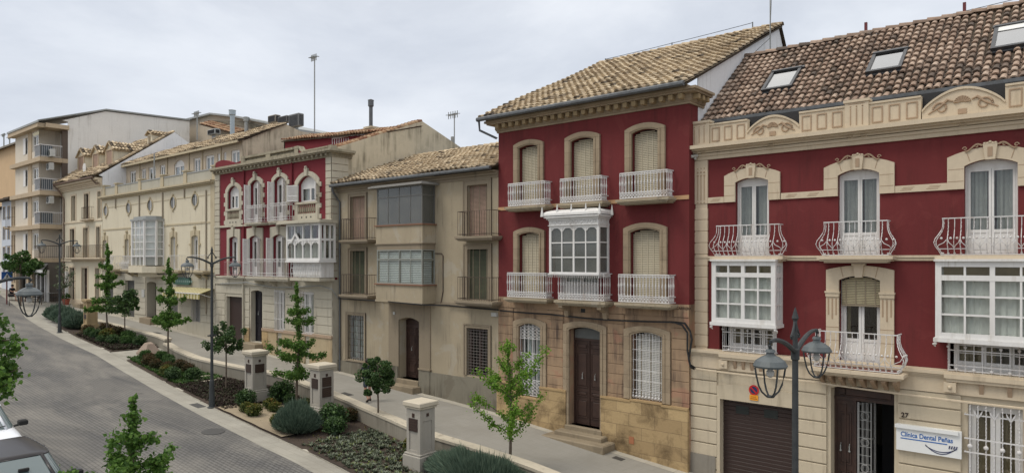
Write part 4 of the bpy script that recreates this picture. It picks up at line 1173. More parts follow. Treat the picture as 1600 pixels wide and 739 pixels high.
    for j in range(3):
        cy = yo+(y-yo)*(j+.5)/3; m.tube([(xb+.04, cy-.08, zfz+.05), (xb+.05, cy, zfz+.2), (xb+.04, cy+.08, zfz+.05)], .012, 5)
    for k, (p_, h_) in enumerate(((.05, 0), (.10, .05), (.16, .10))): m.box(xa-p_, xb+p_, yo-p_, y-.01, zo1-.02+h_, zo1+.028+h_)
    zt = zo1+.13; n = 10; vs = []
    for j in range(n+1):
        t = j/n; ins = -.18+.50*t**2.2; zz = zt+.02+.24*(t**.55)
        vs += [(xa+ins, yo+ins*1.0, zz), (xb-ins, yo+ins, zz), (xb-ins, y-.01, zz), (xa+ins, y-.01, zz)]
    fs = [(j*4+k, j*4+(k+1) % 4, j*4+4+(k+1) % 4, j*4+4+k) for j in range(n) for k in range(4)]+[(n*4, n*4+1, n*4+2, n*4+3)]
    m.add(vs, fs)
    for (cx, cy) in ((xa-.2, yo-.2), (xb+.2, yo-.2), (xb+.2, y-.1)): m.tube([(cx, cy, zt+.0), (cx, cy, zt+.12), (cx, cy, zt+.34)], [.06, .045, .008], 6)
    for i in range(1, 4): cx = xa-.2+(W+.4)*i/4; m.tube([(cx, yo-.12, zt+.1), (cx, yo-.12, zt+.40)], [.045, .01], 6)
    m.build('oriel_crest', WHITE, f)
    m = MB(); nn = 26
    for i in range(nn+1):
        x = xa-.04+(W+.08)*i/nn; m.tube([(x, yo-.02, zo0+.02), (x, yo-.02, zo0-.11)], [.025, .008], 5)
    for i in range(7): yy = yo+(y-yo)*i/7; m.tube([(xb+.05, yy, zo0+.02), (xb+.05, yy, zo0-.11)], [.025, .008], 5)
    m.box(xa-.07, xb+.07, yo-.05, y-.01, zo0-.02, zo0+.03); m.build('oriel_fringe', WHITEI, f, fixn=False)
    french(root, L[1], y+.1, kick=.6, curt=GREYB, seed=21)
    # main cornice with modillions, returning on the right side
    m = MB(); zt = Z(928, 184.5)
    def lay(p, a, b): m.box(x0-p, x1+p, y-p, y+1.0+p*.0, a, b)
    e = ZF(1078, 131, y-.45); H = e-zt
    lay(.05, zt-.02, zt+.05); lay(.08, zt+.052, zt+.09); lay(.10, zt+.092, zt+.28); lay(.33, zt+.282, zt+.34); lay(.40, zt+.342, zt+.42)
    m.box(x0-.35, x1+.1, y-.36, y+1.0, zt+.422, zt+.50)
    m.build('cornice', SURR5, root)
    m = MB(); n = 24
    for i in range(n):
        x = x0+(x1-x0)*(i+.5)/n; m.bbox(x-.075, x+.075, y-.30, y-.09, zt+.11, zt+.279, .02)
    for k in range(3): yy = y+.1+k*.33; m.bbox(x1+.101, x1+.30, yy-.075, yy+.075, zt+.11, zt+.279, .02)
    m.build('modillion', plaster('modillion_stone', (.36,.27,.155), (.31,.23,.13)), root)
    # roof
    ye_ = y-.52; ze = zt+.50; yr = 27.97; zr = ZC+9.35
    V = Vector((0, yr-ye_, zr-ze)); xl = x0-.55; xr_ = x1+.12
    tile_roof(root, TILE5, (xl, ye_, ze), (1,0,0), V, xr_-xl, V.length, pitch=.27, expo=.38, seed=51, sag=.03)
    ridge_tiles(root, TILE5, (xl, yr, zr+.02), (xr_, yr, zr+.02), 6, .14)
    m = MB(); m.add([(xl, yr, zr-.02), (xr_, yr, zr-.02), (xr_, yr+.75, zr-.95), (xl, yr+.75, zr-.95)], [(0,1,2,3)]); m.build('rear_roof_slope', TILEP, root)
    m = MB(); m.tube([(xl, ye_-.10, ze-.02), (xr_+.0, ye_-.10, ze-.02)], .085, 8); m.build('gutter', ZINC, root)
    m = MB(); m.tube([(xl+.08, ye_-.08, ze-.1), (xl+.06, ye_-.02, ze-.42), (x0-.02, y-.08, ze-.72), (x0-.02, y-.08, zt-.2)], .045, 8); m.build('downpipe', ZINC, root)
    # white gable wall over the neighbour's roof
    m = MB(); sl = (zr-ze)/(yr-ye_); zg = lambda yy: ze+(yy-ye_)*sl-.10
    m.platex([(y+.62, zt-3.4), (y+.62, zg(y+.62)), (yr, zr-.08), (yb, zr-1.0), (yb, zt-3.4)], x1-.02, x1+.004); m.build('gable_wall', WHITEW, root)
    m = MB(); m.platex([(y+.6, zt-3.4), (y+.6, zc), (y+1.0, zc+.5), (yb, zc+.5), (yb, zt-3.4)], x0-.03, x0+.02); m.platex([(y+1, zc), (y+1.0, zg(y+1)), (yr, zr-.08), (yb, zr-1.0), (yb, zc)], x0-.03, x0+.02)
    m.build('gable_wall', GABLE, root)
    m = MB(); m.box(x0+.03, x1-.03, y+.3, yb-.02, zc-.1, zt+.5); m.build('eaves_box', SURR5, root)
    # shallow vent and street name plate
    m = MB(); cx = X(911.5); m.box(cx-.09, cx+.09, y-.025, y-.018, Z(911, 488), Z(911, 482)); m.build('vent', BLACK, root)
    m = MB(); m.box(X(1051.5), X(1053.5), y-.03, y-.02, Z(1056, 481.6), Z(1056, 479.6)); m.build('street_name_mark', DKWOOD, root)
    t = text_mesh(root, 'CARRERA', .12, X(1057), y-.024, Z(1065, 483.5), DKWOOD, 'street_name', .003, .002)
    # wall climbing cables at right edge
    return root
house_shutters()

# =================================================================== drab two-storey house with bay windows
def house_drab():
    y = 20.0; x0 = -27.82; x1 = XF(779, y)-.0; yb = 26.5
    X = lambda px, yy=y: XF(px, yy)
    Z = lambda px, py, yy=y: ZF(px, py, yy)
    root = wall_thing('townhouse', 'drab brown plastered townhouse with two stacked bay windows and thin dark balcony rails', 'house', x0, y)
    zc = Z(650, 290)
    zf2 = (Z(560, 374.5)+Z(746, 371))/2; zf1 = (Z(560, 461)+Z(746, 468))/2
    zu = (Z(559, 307)+Z(746, 289))/2; zl = (Z(559, 392.6)+Z(746, 388.8))/2
    A = (X(547.9), X(570.6), zf2, zu, 0, .25); B = (X(730.7), X(762), zf2, zu, 0, .25)
    C = (X(547.9), X(570.6), zf1, zl, 0, .25); D = (X(731), X(762.5), zf1, zl, 0, .25)
    E = (X(543.7), X(569), Z(556, 562.5), Z(556, 492.5), 0, .25); F = (X(729.7), X(763), Z(746, 588), Z(746, 513), 0, .25)
    Do = (X(624), X(656), Z(640, 592.5), Z(640, 496), .14, .5)
    zb = G(x1)-.6
    mb = MB(); wall(mb, x0, x1-.01, zb, zc+.05, y, [A, B, C, D, E, F, Do], yb); mb.build('wall', DRAB, root)
    for o, s in ((A, .16), (B, .22), (C, .16), (D, .22), (E, .14), (F, .16)):
        surround(root, DRABD, y, o, s, s, proud=.035)
        surround(root, DRABD, y, (o[0]-s+.05, o[1]+s-.05, o[2], o[3]+s-.05, 0, 0), .05, .05, proud=.06, name='window_moulding')
    mb = MB(); xd0, xd1 = X(608.5), X(673); mb.band(contour(xd0, xd1, zb, zf1-.12, 0), contour(Do[0], Do[1], zb, Do[3], Do[4]), y-.05, y+.01); mb.build('door_surround', DRABD, root)
    zpl = (Z(677, 582)+Z(779, 596.5))/2; zpl2 = Z(545, 564)
    mb = MB(); mb.box(xd1, F[0]-.0, y-.06, y+.01, zb, zpl); mb.box(F[0], F[1], y-.06, y+.01, zb, F[2]-.05); mb.box(F[1], x1-.03, y-.06, y+.01, zb, zpl); mb.box(x0+.03, xd0, y-.05, y+.01, zb, zpl2)
    mb.box(Do[1]+.02, xd1+.02, y-.09, y-.055, zb, zpl+.05); mb.box(xd0-.02, Do[0]-.02, y-.09, y-.055, zb, zpl+.05)
    mb.build('plinth', DRABP, root)
    mb = MB(); mb.box(Do[1]+.0, xd1+.05, y-.12, y-.01, zpl+.052, zpl+.12); mb.box(E[0]-.15, E[1]+.15, y-.09, y, E[2]-.06, E[2]-.004); mb.build('plinth_cap', DRABD, root)
    # string course at first floor
    mb = MB(); mb.box(x0, x1-.02, y-.04, y+.01, zf1-.28, zf1-.14); mb.build('string_course', DRABD, root)
    # blinds
    for o, m_ in ((A, BLINDP), (B, BLINDP), (C, GREENB), (D, GREENB)):
        slat_blind(root, o, y+.12, m_, pitch=.05, cords=3)
    for o in (E, F):
        french(root, o, y+.14, fr=GREYP if o is E else DKWOOD, kick=0, curt=None if o is F else GREYB, seed=2)
        a, b, c0, d0 = o[:4]; gm = MB(); n = 7
        for i in range(n+1): x = a+(b-a)*i/n; gm.tube([(x, y+.05, c0), (x, y+.05, d0)], .012, 5)
        mrow = 6 if o is E else 15
        for i in range(mrow+1): zz = c0+(d0-c0)*(i+.3)/(mrow+1); gm.bar((a, y+.045, zz), (b, y+.045, zz), .02)
        gm.build('grille', BLKIRON if o is E else paint('dull_grille', (.15,.13,.12), .6), root, fixn=False)
    panel_door(root, Do, y+.38, BRWOOD, transom=.42)
    mb = MB(); gz = G(Do[0]); mb.bbox(Do[0]-.05, Do[1]+.0, y-.12, y+.45, zb, Do[2], .02); mb.bbox(Do[0]-.35, Do[1]+.15, y-.55, y-.1, zb, gz+.20, .03); mb.build('door_step', STONES, root)
    # balconies
    dp = .55; yf = y-dp
    for a, b, zf in ((532, 575, zf2), (713, 769.5, zf2), (532, 575, zf1), (713, 769.5, zf1)):
        balcony(root, max(x0+.1, XF(a, yf)), XF(b-1, yf), yf, y-.01, zf, .17, zf+(.98 if zf == zf2 else .93), 'thin', BLKIRON, DRABD, lip=.06, sp=.13)
    # bays
    yo = y-.75; xa, xb = XF(587.5, yo), XF(660, yo)
    zr = ZF(655, 286, yo); z1b = ZF(655, 350, yo); z2b = ZF(655, 379, yo)
    z3t = ZF(655, 389.5, yo); z3b = ZF(655, 445.5, yo); zbot = ZF(655, 474.5, yo)
    mb = MB(); mb.platez([(xa, yo), (xb, yo), (xb+.0, y+.0), (xa, y)], z2b, z1b-.03); mb.build('bay_apron', DRAB, root)
    mb = MB(); mb.box(xa-.03, xb+.03, yo-.03, y, z2b-.05, z2b-.002); mb.box(xa+.05, xb-.03, yo+.02, y, z3t+.002, z2b-.052); mb.build('bay_lintel', DRABD, root)
    mb = MB(); mb.box(xa, xb, yo, y, zbot+.08, z3b-.03); mb.box(xa-.03, xb+.03, yo-.03, y, zbot, zbot+.078); mb.build('bay_apron', DRAB, root)
    mb = MB(); mb.box(xa-.08, xb+.08, yo-.06, y, z1b-.029, z1b+.02); mb.box(xa-.08, xb+.08, yo-.06, y, z3b-.029, z3b+.02); mb.build('bay_sill', plaster('brick_sill', (.26,.13,.08), (.2,.11,.075)), root)
    f = bay(root, xa+.06, xb-.06, yo+.02, y-.01, z1b+.02, zr-.06, 4, 1, paint('bay_metal_dark', (.13,.13,.12), .5), gl=GLASSD, toprow=.42, post=.05, mun=.025)
    m = MB(); m.box(xa+.1, xb-.1, yo+.5, yo+.52, z1b+.03, zr-.08); m.build('dim_room_sheet', paint('dim_interior', (.10,.11,.12), .8), f)  # dark sheet stands in for the dim room behind the glass
    m = MB(); m.platez([(xa-.3, yo-.22), (xb+.18, yo-.22), (xb+.22, y-.1), (xb+.22, y), (xa-.3, y)], zr-.058, zr+.01); m.platez([(xa-.2, yo-.12), (xb+.10, yo-.12), (xb+.12, y), (xa-.2, y)], zr+.01, zr+.05); m.build('bay_roof', plaster('grey_zinc_roof', (.30,.29,.27), (.22,.215,.2)), f)
    f = bay(root, xa+.06, xb-.06, yo+.02, y-.01, z3b+.02, z3t, 4, 1, paint('bay_metal_light', (.27,.28,.25), .5), gl=GLASS, toprow=.42, post=.05, mun=.03)
    o = (xa+.1, xb-.1, z3b+.05, z3t-.05, 0, 0); slat_blind(f, o, yo+.10, GREYB, .075, cords=1, tilt=.02)
    m = MB()
    z = z3b+.05
    while z < z3t-.1: m.add([(xb-.14, yo+.1, z), (xb-.14, y-.1, z), (xb-.16, y-.1, z+.055), (xb-.16, yo+.1, z+.055)], [(0,1,2,3)]); z += .075
    m.build('side_blind', GREYB, f)
    # eaves and roof
    ze = ZF(650, 274, y-.35); ye_ = y-.38
    m = MB(); m.box(x0, x1-.01, y-.05, y+.02, zc-.0, zc+.10); m.box(x0, x1-.01, y-.12, y+.02, zc+.102, zc+.20); m.box(x0, x1-.01, y-.26, y+.02, zc+.202, ze-.12); m.build('cornice', DRABD, root)
    yr = 24.86; zr_ = ZC+5.50
    V = Vector((0, yr-ye_, zr_-ze))
    tile_roof(root, TILE5, (x0, ye_, ze), (1,0,0), V, x1-x0-.03, V.length, pitch=.27, expo=.36, seed=41, sag=.035)
    ridge_tiles(root, TILE5, (x0, yr, zr_+.02), (x1-.05, yr, zr_+.02), 7, .13)
    m = MB(); m.add([(x0, yr, zr_), (x1-.05, yr, zr_), (x1-.05, yb, zr_-1), (x0, yb, zr_-1)], [(0,1,2,3)]); m.build('rear_roof_slope', TILEP, root)
    m = MB(); m.tube([(x0, ye_-.08, ze-.05), (x1-.02, ye_-.08, ze-.05)], .075, 8); m.build('gutter', ZINC, root)
    m = MB(); m.tube([(x0+.12, ye_-.06, ze-.08), (x0+.14, ye_, ze-.35), (x0+.22, y-.06, ze-.8), (x0+.22, y-.06, G(x0))], .045, 8); m.build('downpipe', ZINC, root)
    # rusted conduit drawn on wall
    m = MB(); xx = X(692, y-.03); m.tube([(X(680, y), y-.03, Z(680, 396)), (xx-.1, y-.03, Z(690, 396)), (xx, y-.03, Z(692, 399)), (xx, y-.03, Z(692, 455)), (xx-.12, y-.03, Z(688, 474))], .02, 5); m.build('rusty_pipe', BLKIRON, root)
    m = MB(); m.box(X(770), X(778), y-.10, y, Z(773, 494), Z(773, 488)); m.box(X(616), X(619), y-.08, y-.05, Z(617, 491), Z(617, 487)); m.build('junction_box', ACW, root)
    return root
house_drab()
# =================================================================== rose red house with quoined cream frames
Y3 = 19.67
def shutters_open(parent, o, y, lw=None, mat=None, ang=70):
    """two louvred leaves folded open outwards"""
    X0, X1, Z0, Z1 = o[:4]; lw = lw or (X1-X0)*.5; m = MB(); a = math.radians(ang)
    for s, hx in ((-1, X0), (1, X1)):
        for q in (0, 1):
            # leaf hinged at hx swinging out then folding back
            p0 = (hx+s*lw*.15*q, y-lw*.25*q); 
        ex, ey = hx-s*lw*math.cos(a)*-1*.55, y-lw*math.sin(a)*.55
        def leaf(ax, ay, bx, by):
            for t in (0, 1):
                px_, py_ = ax+(bx-ax)*t, ay+(by-ay)*t; m.box(px_-.025, px_+.025, py_-.025, py_+.025, Z0+.05, Z1-.02)
            for zz in (Z0+.08, Z0+(Z1-Z0)*.35, Z1-.06): m.bar((ax, ay, zz), (bx, by, zz), .05)
            n = int((Z1-Z0)/.07)
            for i in range(n):
                z = Z0+.08+(Z1-Z0-.14)*i/n
                m.add([(ax,ay,z),(bx,by,z),(bx,by-.02,z+.055),(ax,ay-.02,z+.055)], [(0,1,2,3)])
        leaf(hx, y, ex, ey)
    return m.build('shutter', mat or WHITE, parent, fixn=False)
def house_rose():
    y = Y3; x1 = -27.82; x0 = XF(336.7, y); yb = 30.0
    X = lambda px, yy=y: XF(px, yy)
    Z = lambda px, py, yy=y: ZF(px, py, yy)
    root = wall_thing('townhouse', 'rose red townhouse with cream quoined windows, open white shutters and a rooftop balustrade', 'house', x0, y)
    zc = Z(426, 261)+.05; z1 = Z(431, 434.5); zm = Z(431, 349)
    zb = G(x1)-.6
    zA = Z(365, 326.5); zT = (Z(365.8, 290)+Z(480, 275))/2; zTf = (Z(400, 289)+Z(437, 283))/2
    w1 = (X(356.7), X(375), zA, zT, .35, .25); w4 = (X(466.4), X(495), zA, zT, .40, .25)
    w2 = (X(391.8), X(408.5), zm+.05, zTf+.25, .22, .25); w3 = (X(428.8), X(447), zm+.05, zTf+.25, .22, .25)
    zU = (Z(399, 368.3)+Z(366, 369))/2
    v1 = (X(359), X(372.7), z1+.05, zU, .12, .25); v2 = (X(390.3), X(408), z1+.05, zU, .15, .25); v3 = (X(427), X(446), z1+.05, zU, .15, .25)
    v4 = (X(452), X(494), z1+.1, zU+.2, 0, .2)
    gar = (X(352.7), X(378), Z(365, 534), Z(365, 463.4), 0, .3); dr = (X(391), X(408.6), Z(400, 534.5), Z(400, 453.5), .08, .4)
    g1 = (X(431.6), X(444), Z(438, 517), Z(438, 456.5), 0, .2); g2 = (X(470.7), X(489), Z(480, 521), Z(480, 453.5), 0, .2)
    zg = (g1[3]+g2[3])/2; g1 = g1[:3]+(zg,)+g1[4:]; g2 = g2[:2]+(g1[2],)+(zg,)+g2[4:]
    mb = MB(); wall(mb, x0, x1, z1, zc, y, [w1, w2, w3, w4, v1, v2, v3, v4], yb); mb.build('wall', RED2, root)
    vt1 = (X(432.7), X(440.7), Z(436, 539), Z(436, 528), 0, .2); vt2 = (X(476.5), X(484), Z(480, 546), Z(480, 532), 0, .2)
    mb = MB(); wall(mb, x0, x1+.004, zb, z1-.001, y+.04, [gar, dr, g1, g2, vt1, vt2], yb-.1); mb.build('ground_floor_wall', CREAM3, root)
    zs = (Z(410, 514)+Z(516.7, 531))/2
    mb = MB(); h = .42; z = z1-.55
    cu = [gar, dr, g1, g2]
    while z > zs+.1:
        cur = x0
        for o in cu:
            if o[3] > z-h: mb.bbox(cur, o[0]-.12, y-.0, y+.06, z-h+.03, z, .01) if o[0]-.12-cur > .08 else None; cur = o[1]+.12
        mb.bbox(cur, x1+.02, y-.0, y+.06, z-h+.03, z, .01); z -= h
    mb.build('rusticated_course', CREAM3, root)
    mb = MB(); 
    for a, b in ((dr[1]+.12, x1+.03),): mb.box(a, b, y-.08, y+.05, zs-.0, zs+.14)
    mb.build('plinth_cap', plaster('pink_sill', (.42,.31,.22), (.37,.27,.19)), root)
    mb = MB(); mb.box(dr[1]+.12, vt1[0], y-.03, y+.05, zb, zs); mb.box(vt1[1], vt2[0], y-.03, y+.05, zb, zs); mb.box(vt2[1], x1+.02, y-.03, y+.05, zb, zs); mb.box(gar[1]+.1, dr[0]-.08, y-.03, y+.05, zb, zs+.05)
    mb.build('plinth', plaster('sandy_plinth', (.46,.38,.25), (.38,.28,.16), streak=.6), root)
    mb = MB(); 
    for a, b in ((gar[1]+.25, dr[0]-.1), (dr[1]+.1, dr[1]+.7)): mb.bbox(a, b, y-.045, y-.028, zs-1.0, zs-.0, .01)
    mb.build('corner_block', ASHLAR, root)
    mb = MB(); mb.plate([(o, q) for o, q in ((gar[0], gar[2]-.3), (gar[0], gar[3]), (gar[1], gar[3]), (gar[1], gar[2]-.3))], y+.25, y+.3); mb.build('garage_door', GARAGE, root)
    panel_door(root, dr, y+.3, paint('blue_black_door', (.018,.016,.022), .4), transom=.1)
    mb = MB(); mb.bbox(dr[0]-.3, dr[1]+.2, y-.5, y+.4, zb, dr[2]-.02, .03); mb.build('door_step', STONES, root)
    for o in (g1, g2):
        french(root, o, y+.16, kick=0, curt=CURT, part=1)
        gm = MB()
        for i in range(9): x = o[0]-.03+(o[1]-o[0]+.06)*i/8; gm.tube([(x, y-.08, o[2]+.02), (x, y-.08, o[3]+.05)], .012, 5)
        for t in (.02, .3, .7, .98): gm.bar((o[0]-.05, y-.08, o[2]+(o[3]-o[2])*t), (o[1]+.05, y-.08, o[2]+(o[3]-o[2])*t), .02)
        gm.build('grille', WHITEI, root, fixn=False)
    for o in (vt1, vt2): m = MB(); m.box(o[0], o[1], y+.12, y+.14, o[2], o[3]); m.build('cellar_vent', BLACK, root)
    # corner quoins (front and on the gable return) 
    for a, b in ((x0+.0, X(344)), (X(510), x1+.03)):
        m = MB(); z = z1+.1
        while z < zc-.2: m.bbox(a, b, y-.05, y+.02, z+.012, min(z+.33, zc), .008); z += .34
        m.build('corner_quoin', CREAM3, root)
    m = MB(); z = z1+.1
    while z < zc-.2: m.bbox(x1-.02, x1+.05, y-.05, y+.9, z+.012, min(z+.33, zc), .008); z += .34
    m.box(x1-.02, x1+.045, y-.0, y+.9, zb, z1); m.build('corner_quoin', CREAM3, root)
    # bands
    m = MB()
    for zz in (z1-.0, zm): m.box(x0, x1+.08, y-.10, y+.02, zz-.06, zz+.05)
    m.box(x0, x1+.05, y-.05, y+.02, z1-.42, z1-.062); m.build('string_course', CREAM3, root)
    # framed windows
    def framed(o, side, top, zbm, notch=True, prj=.06, rise=None):
        surround(root, CREAM3, y, o, side, top, z0=zbm, rise=rise if rise is not None else o[4]+.06, proud=prj)
        c = (o[0]+o[1])/2; m = MB()
        m.plate([(c-.10, o[3]-.02), (c-.14, o[3]+top+.13), (c+.14, o[3]+top+.13), (c+.10, o[3]-.02)], y-.13, y); m.ball((c, y-.1, o[3]+top+.18), .08, 6); m.build('keystone', CREAM3, root)
        if notch:
            m = MB(); z = zbm+.05; k = 0
            while z < o[3]-o[4]-.1:
                if k % 2 == 0:
                    for s in (-1, 1):
                        e = o[0]-side if s < 0 else o[1]+side; m.box(e, e+s*.16, y-.055, y, z, z+.22)
                z += .26; k += 1
            m.build('quoin_block', CREAM3, root)
    framed(w1, .24, .20, zm+.05); framed(w4, .26, .22, zm+.05)
    framed(w2, .20, .2, zm+.35); framed(w3, .20, .2, zm+.35)
    for o in (v1, v2, v3): framed(o, .24, .42, z1+.05, notch=False, rise=.03)
    for o in (w1, w4):
        m = MB(); m.box(o[0]-.24, o[1]+.24, y-.07, y+.1, zm+.05, zm+.38); m.box(o[0]-.2, o[1]+.2, y-.09, y+.1, o[2]-.10, o[2]); m.build('window_apron', CREAM3, root)
        m = MB(); n = 9
        for i in range(n):
            x = o[0]+(o[1]-o[0])*(i+.5)/n; H = o[2]-.1-zm-.38
            m.tube([(x, y-.01, zm+.38+H*t) for t in (0,.1,.25,.45,.8,1)], [.045,.03,.055,.055,.025,.05], 8)
        m.build('baluster', CREAM3M, root)
        m = MB(); m.box(o[0], o[1], y+.08, y+.1, zm+.38, o[2]-.1); m.build('balustrade_backing', BLACK, root)
        m = MB()
        for q in (.25, .5, .75): m.lathe(o[0]+(o[1]-o[0])*q, y-.075, [(.05,0),(.05,.01)], 8, zm+.2, 'y')
        m.build('drain_hole', BLACK, root)
    french(root, w1, y+.14, kick=0, curt=CURT2, part=1, leaves=3, head=.1)
    french(root, w4, y+.16, kick=0, curt=CURT2, part=.6, head=.1)
    for o in (w2, w3, v2, v3, v1): french(root, o, y+.16, kick=.5, curt=CURT2, part=.5, head=.06)
    for o in (w2, w3, v2, v3): shutters_open(root, (o[0]-.02, o[1]+.02, o[2], o[3]-o[4]), y-.03, lw=(o[1]-o[0])*.46, ang=66)
    shutters_open(root, (w4[0]-.02, w4[1]+.02, w4[2], w4[3]-w4[4]), y-.03, lw=(w4[1]-w4[0])*.6, ang=40)
    # balconies
    yf = y-.5
    for a, b in ((384, 408.5), (420.5, 448)): balcony(root, XF(a, yf), XF(b, yf), yf, y-.01, zm+.06, .14, zm+.98, 'white_thin', WHITEI, CREAM3, lip=.05, sp=.13)
    yf = y-.62
    balcony(root, XF(385, yf), XF(450, yf), yf, y-.01, z1+.06, .20, z1+1.0, 'white_thin', WHITEI, CREAM3, lip=.05, sp=.14, corb=3)
    yf2 = y-.25; balcony(root, XF(349, yf2), XF(382, yf2), yf2, y-.01, z1+.06, .15, z1+.85, 'thin', paint('pinkish_iron', (.45,.25,.25), .6), CREAM3, lip=.03, sp=.15)
    # gallery
    yo = y-.9; xa, xb = XF(448, yo), XF(498.5, yo); za = ZF(475, 406.8, yo); zt = zm-.18
    f = bay(root, xa, xb, yo, y-.01, za, zt, 4, 1, WHITE, toprow=.78, scols=3, post=.11, mun=.09, name='gallery')
    m = MB(); n = 8
    for i in range(4):
        p, q = xa+(xb-xa)*i/4+.07, xa+(xb-xa)*(i+1)/4-.07; ct = contour(p, q, zt-1.15, zt-.9, .15)
        m.band([(c[0], zt-.8) for c in ct], ct, yo+.02, yo+.05)
        m.box((p+q)/2-.02, (p+q)/2+.02, yo+.02, yo+.06, zt-.95, zt-.78)
    c = xa+(xb-xa)*.3; m.band([(c-.42, zt-.85), (c, zt-.42), (c+.42, zt-.85)], [(c-.32, zt-.9), (c, zt-.56), (c+.32, zt-.9)], yo-.06, yo); 
    m.build('gallery_tracery', WHITE, f)
    curtain_mesh(xa+.1, xb-.1, za+.1, zt-.9, yo+.3, 7).build('curtain', CURT, f)
    m = MB(); m.box(xa-.06, xb+.06, yo-.05, y, za-.10, za-.002); zl = z1+.12
    m.box(xa+.25, xb-.12, yo+.2, y, zl, za-.102); n = 12
    for i in range(n+1):
        x = xa+.2+(xb-xa-.27)*i/n; m.tube([(x, yo+.13, zl), (x, yo+.09, (zl+za)/2-.1), (x, yo+.13, za-.1)], .018, 5)
    for t in (.2, .55, .8): m.bar((xa+.2, yo+.12, zl+(za-zl)*t), (xb-.07, yo+.12, zl+(za-zl)*t), .03)
    m.build('gallery_apron', WHITE, f)
    m = MB(); pts = [(xa-.75, y)]
    for i in range(13): t = i/12; pts.append((xa-.75+(xb+.2-xa+.75)*t, yo-.12-.20*math.sin(math.pi*t)))
    pts.append((xb+.2, y)); m.platez(pts, zt+.004, zt+.10); m.platez([(p[0]*.99+(xa+xb)/2*.01, p[1]+.06 if p[1] < y else p[1]) for p in pts], zt+.10, zt+.15); m.build('gallery_roof', CREAM3, f)
    m = MB(); m.box(xa+.2, xb-.05, yo+.05, y, z1-.05, z1+.10); m.build('gallery_ledge', CREAM3, root)
    # pipes
    m = MB()
    for px in (382.5, 457.5): m.tube([(X(px), y-.06, z1+.2 if px < 400 else zm+.1), (X(px), y-.06, zc)], .05, 8)
    m.build('downpipe', RED2, root)
    m = MB(); m.tube([(X(381.5), y-.07, z1-.1), (X(381.5), y-.07, G(X(381)))], .05, 8); m.build('downpipe', CREAM3, root)
    # cornice with dentils and parapet
    m = MB()
    for p, a, b in ((.08, -.02, .06), (.12, .062, .16), (.30, .162, .22), (.38, .222, .34)): m.box(x0-.02, x1+p, y-p, y+1.1, zc+a, zc+b)
    m.build('cornice', CREAM3M, root)
    m = MB(); n = 30
    for i in range(n): x = x0+(x1-x0)*(i+.5)/n; m.box(x-.07, x+.07, y-.24, y-.1, zc+.04, zc+.16)
    m.build('dentil', CREAM3M, root)
    zp = zc+.34; yp = y-.05; XP = lambda px: XF(px, yp); ZP = lambda px, py: ZF(px, py, yp)
    zbt = (ZP(380, 245.5)+ZP(466, 229.5))/2
    m = MB(); n = 10
    xa, xb = x0+.1, XP(377.3); za = ZP(376.6, 250)
    pts = [(xa, zp)]+[(xa+(xb-xa)*t, zp+.35+(za-zp-.35)*(t**1.5)+.12*math.sin(t*6)) for t in [i/n for i in range(n+1)]]+[(xb, zp)]
    m.plate(pts, yp, yp+.25)
    xa, xb = XP(466.7), XP(513); zl = ZP(478, 237); ze_ = ZP(512.6, 230.5)
    pts = [(xa, zp)]+[(xa+(xb-xa)*t, max(zl-.02, zbt-.05-(zbt-zl)*(1-(1-min(1, t*5))**2)) if t < .2 else zl+(ze_-zl)*((t-.2)/.8)**2) for t in [i/20 for i in range(21)]]+[(xb, zp)]
    m.plate(pts, yp, yp+.25); red = m.build('parapet', RED2, root)
    m = MB(); cop = pts[1:-1]; m.band([(p[0], p[1]+.08) for p in cop], cop, yp-.05, yp+.3); 
    m.box(XP(513), x1+.02, yp-.02, yp+.3, zp, ze_+.1)
    xa, xb = XP(377.3), XP(466.7)
    m.box(xa, xb, yp-.02, yp+.27, zp, zp+.16); m.box(xa, xb, yp-.05, yp+.3, zbt-.10, zbt+.02)
    for p0, p1 in ((377.3, 383.5), (416, 422.8), (460.3, 466.7)): m.box(XP(p0), XP(p1), yp-.04, yp+.29, zp, zbt+.04)
    m.build('parapet_coping', CREAM3M, root)
    m = MB(); H = zbt-.1-zp-.16
    for p0, p1, n in ((384, 415.5, 12), (423.2, 460, 13)):
        for i in range(n):
            x = XP(p0)+(XP(p1)-XP(p0))*(i+.5)/n; m.tube([(x, yp+.12, zp+.16+H*t) for t in (0,.1,.25,.45,.8,1)], [.07,.05,.085,.085,.04,.08], 8)
        m.box(XP(p0), XP(p1), yp+.14, yp+.16, zp+.16, zbt-.1)
    m.build('baluster', CREAM3M, root)
    # gable side wall, roofs, rear red storey
    ax, az = ONX(660, 190, x1); bx, bz = ONX(722, 232, x1); fx, fz = ONX(519, 229, x1)
    m = MB(); m.platex([(y+.9, zb), (y+.3, zb), (y+.3, fz), (ax, az), (bx, bz), (yb, bz-.8), (yb, zb)], x1-.06, x1+.006); m.build('gable_wall', GABLE, root)
    V = Vector((0, ax-(y+.4), az-fz+.0)); xm = XF(427, y+2)
    tile_roof(root, TILER, (x0+1.5, y+.45, fz-.75), (1,0,0), (0, 1, .13), x1-x0-1.6, 3.0, pitch=.26, expo=.4, seed=31)
    # verge tiles along the gable
    m = MB(); rr = random.Random(3); n = 22
    for i in range(n):
        t0, t1 = i/n, (i+1.15)/n; p = Vector((x1-.12, y+.4, fz+.03)); d = Vector((0, ax-(y+.4), az-fz))
        m.cur = rr.random(); a, b = p+d*t0, p+d*t1
        for s in (0, .22, .44):
            m.tube([a+Vector((-s, 0, .05)), b+Vector((-s, 0, 0))], [.10, .085], 8)
    m.build('verge_tiles', TILER, root, fixn=False)
    yr = XF(444, 1) and 23.2
    xr0 = XF(443.8, yr); 
    m = MB(); za = ZF(443.8, 222, yr); zb2 = ZF(560, 206, yr)
    m.platex([(yr, zp-.5), (yr, za), (yr+.3, za), (yr+.3, zp-.5)], xr0, xr0+.1)
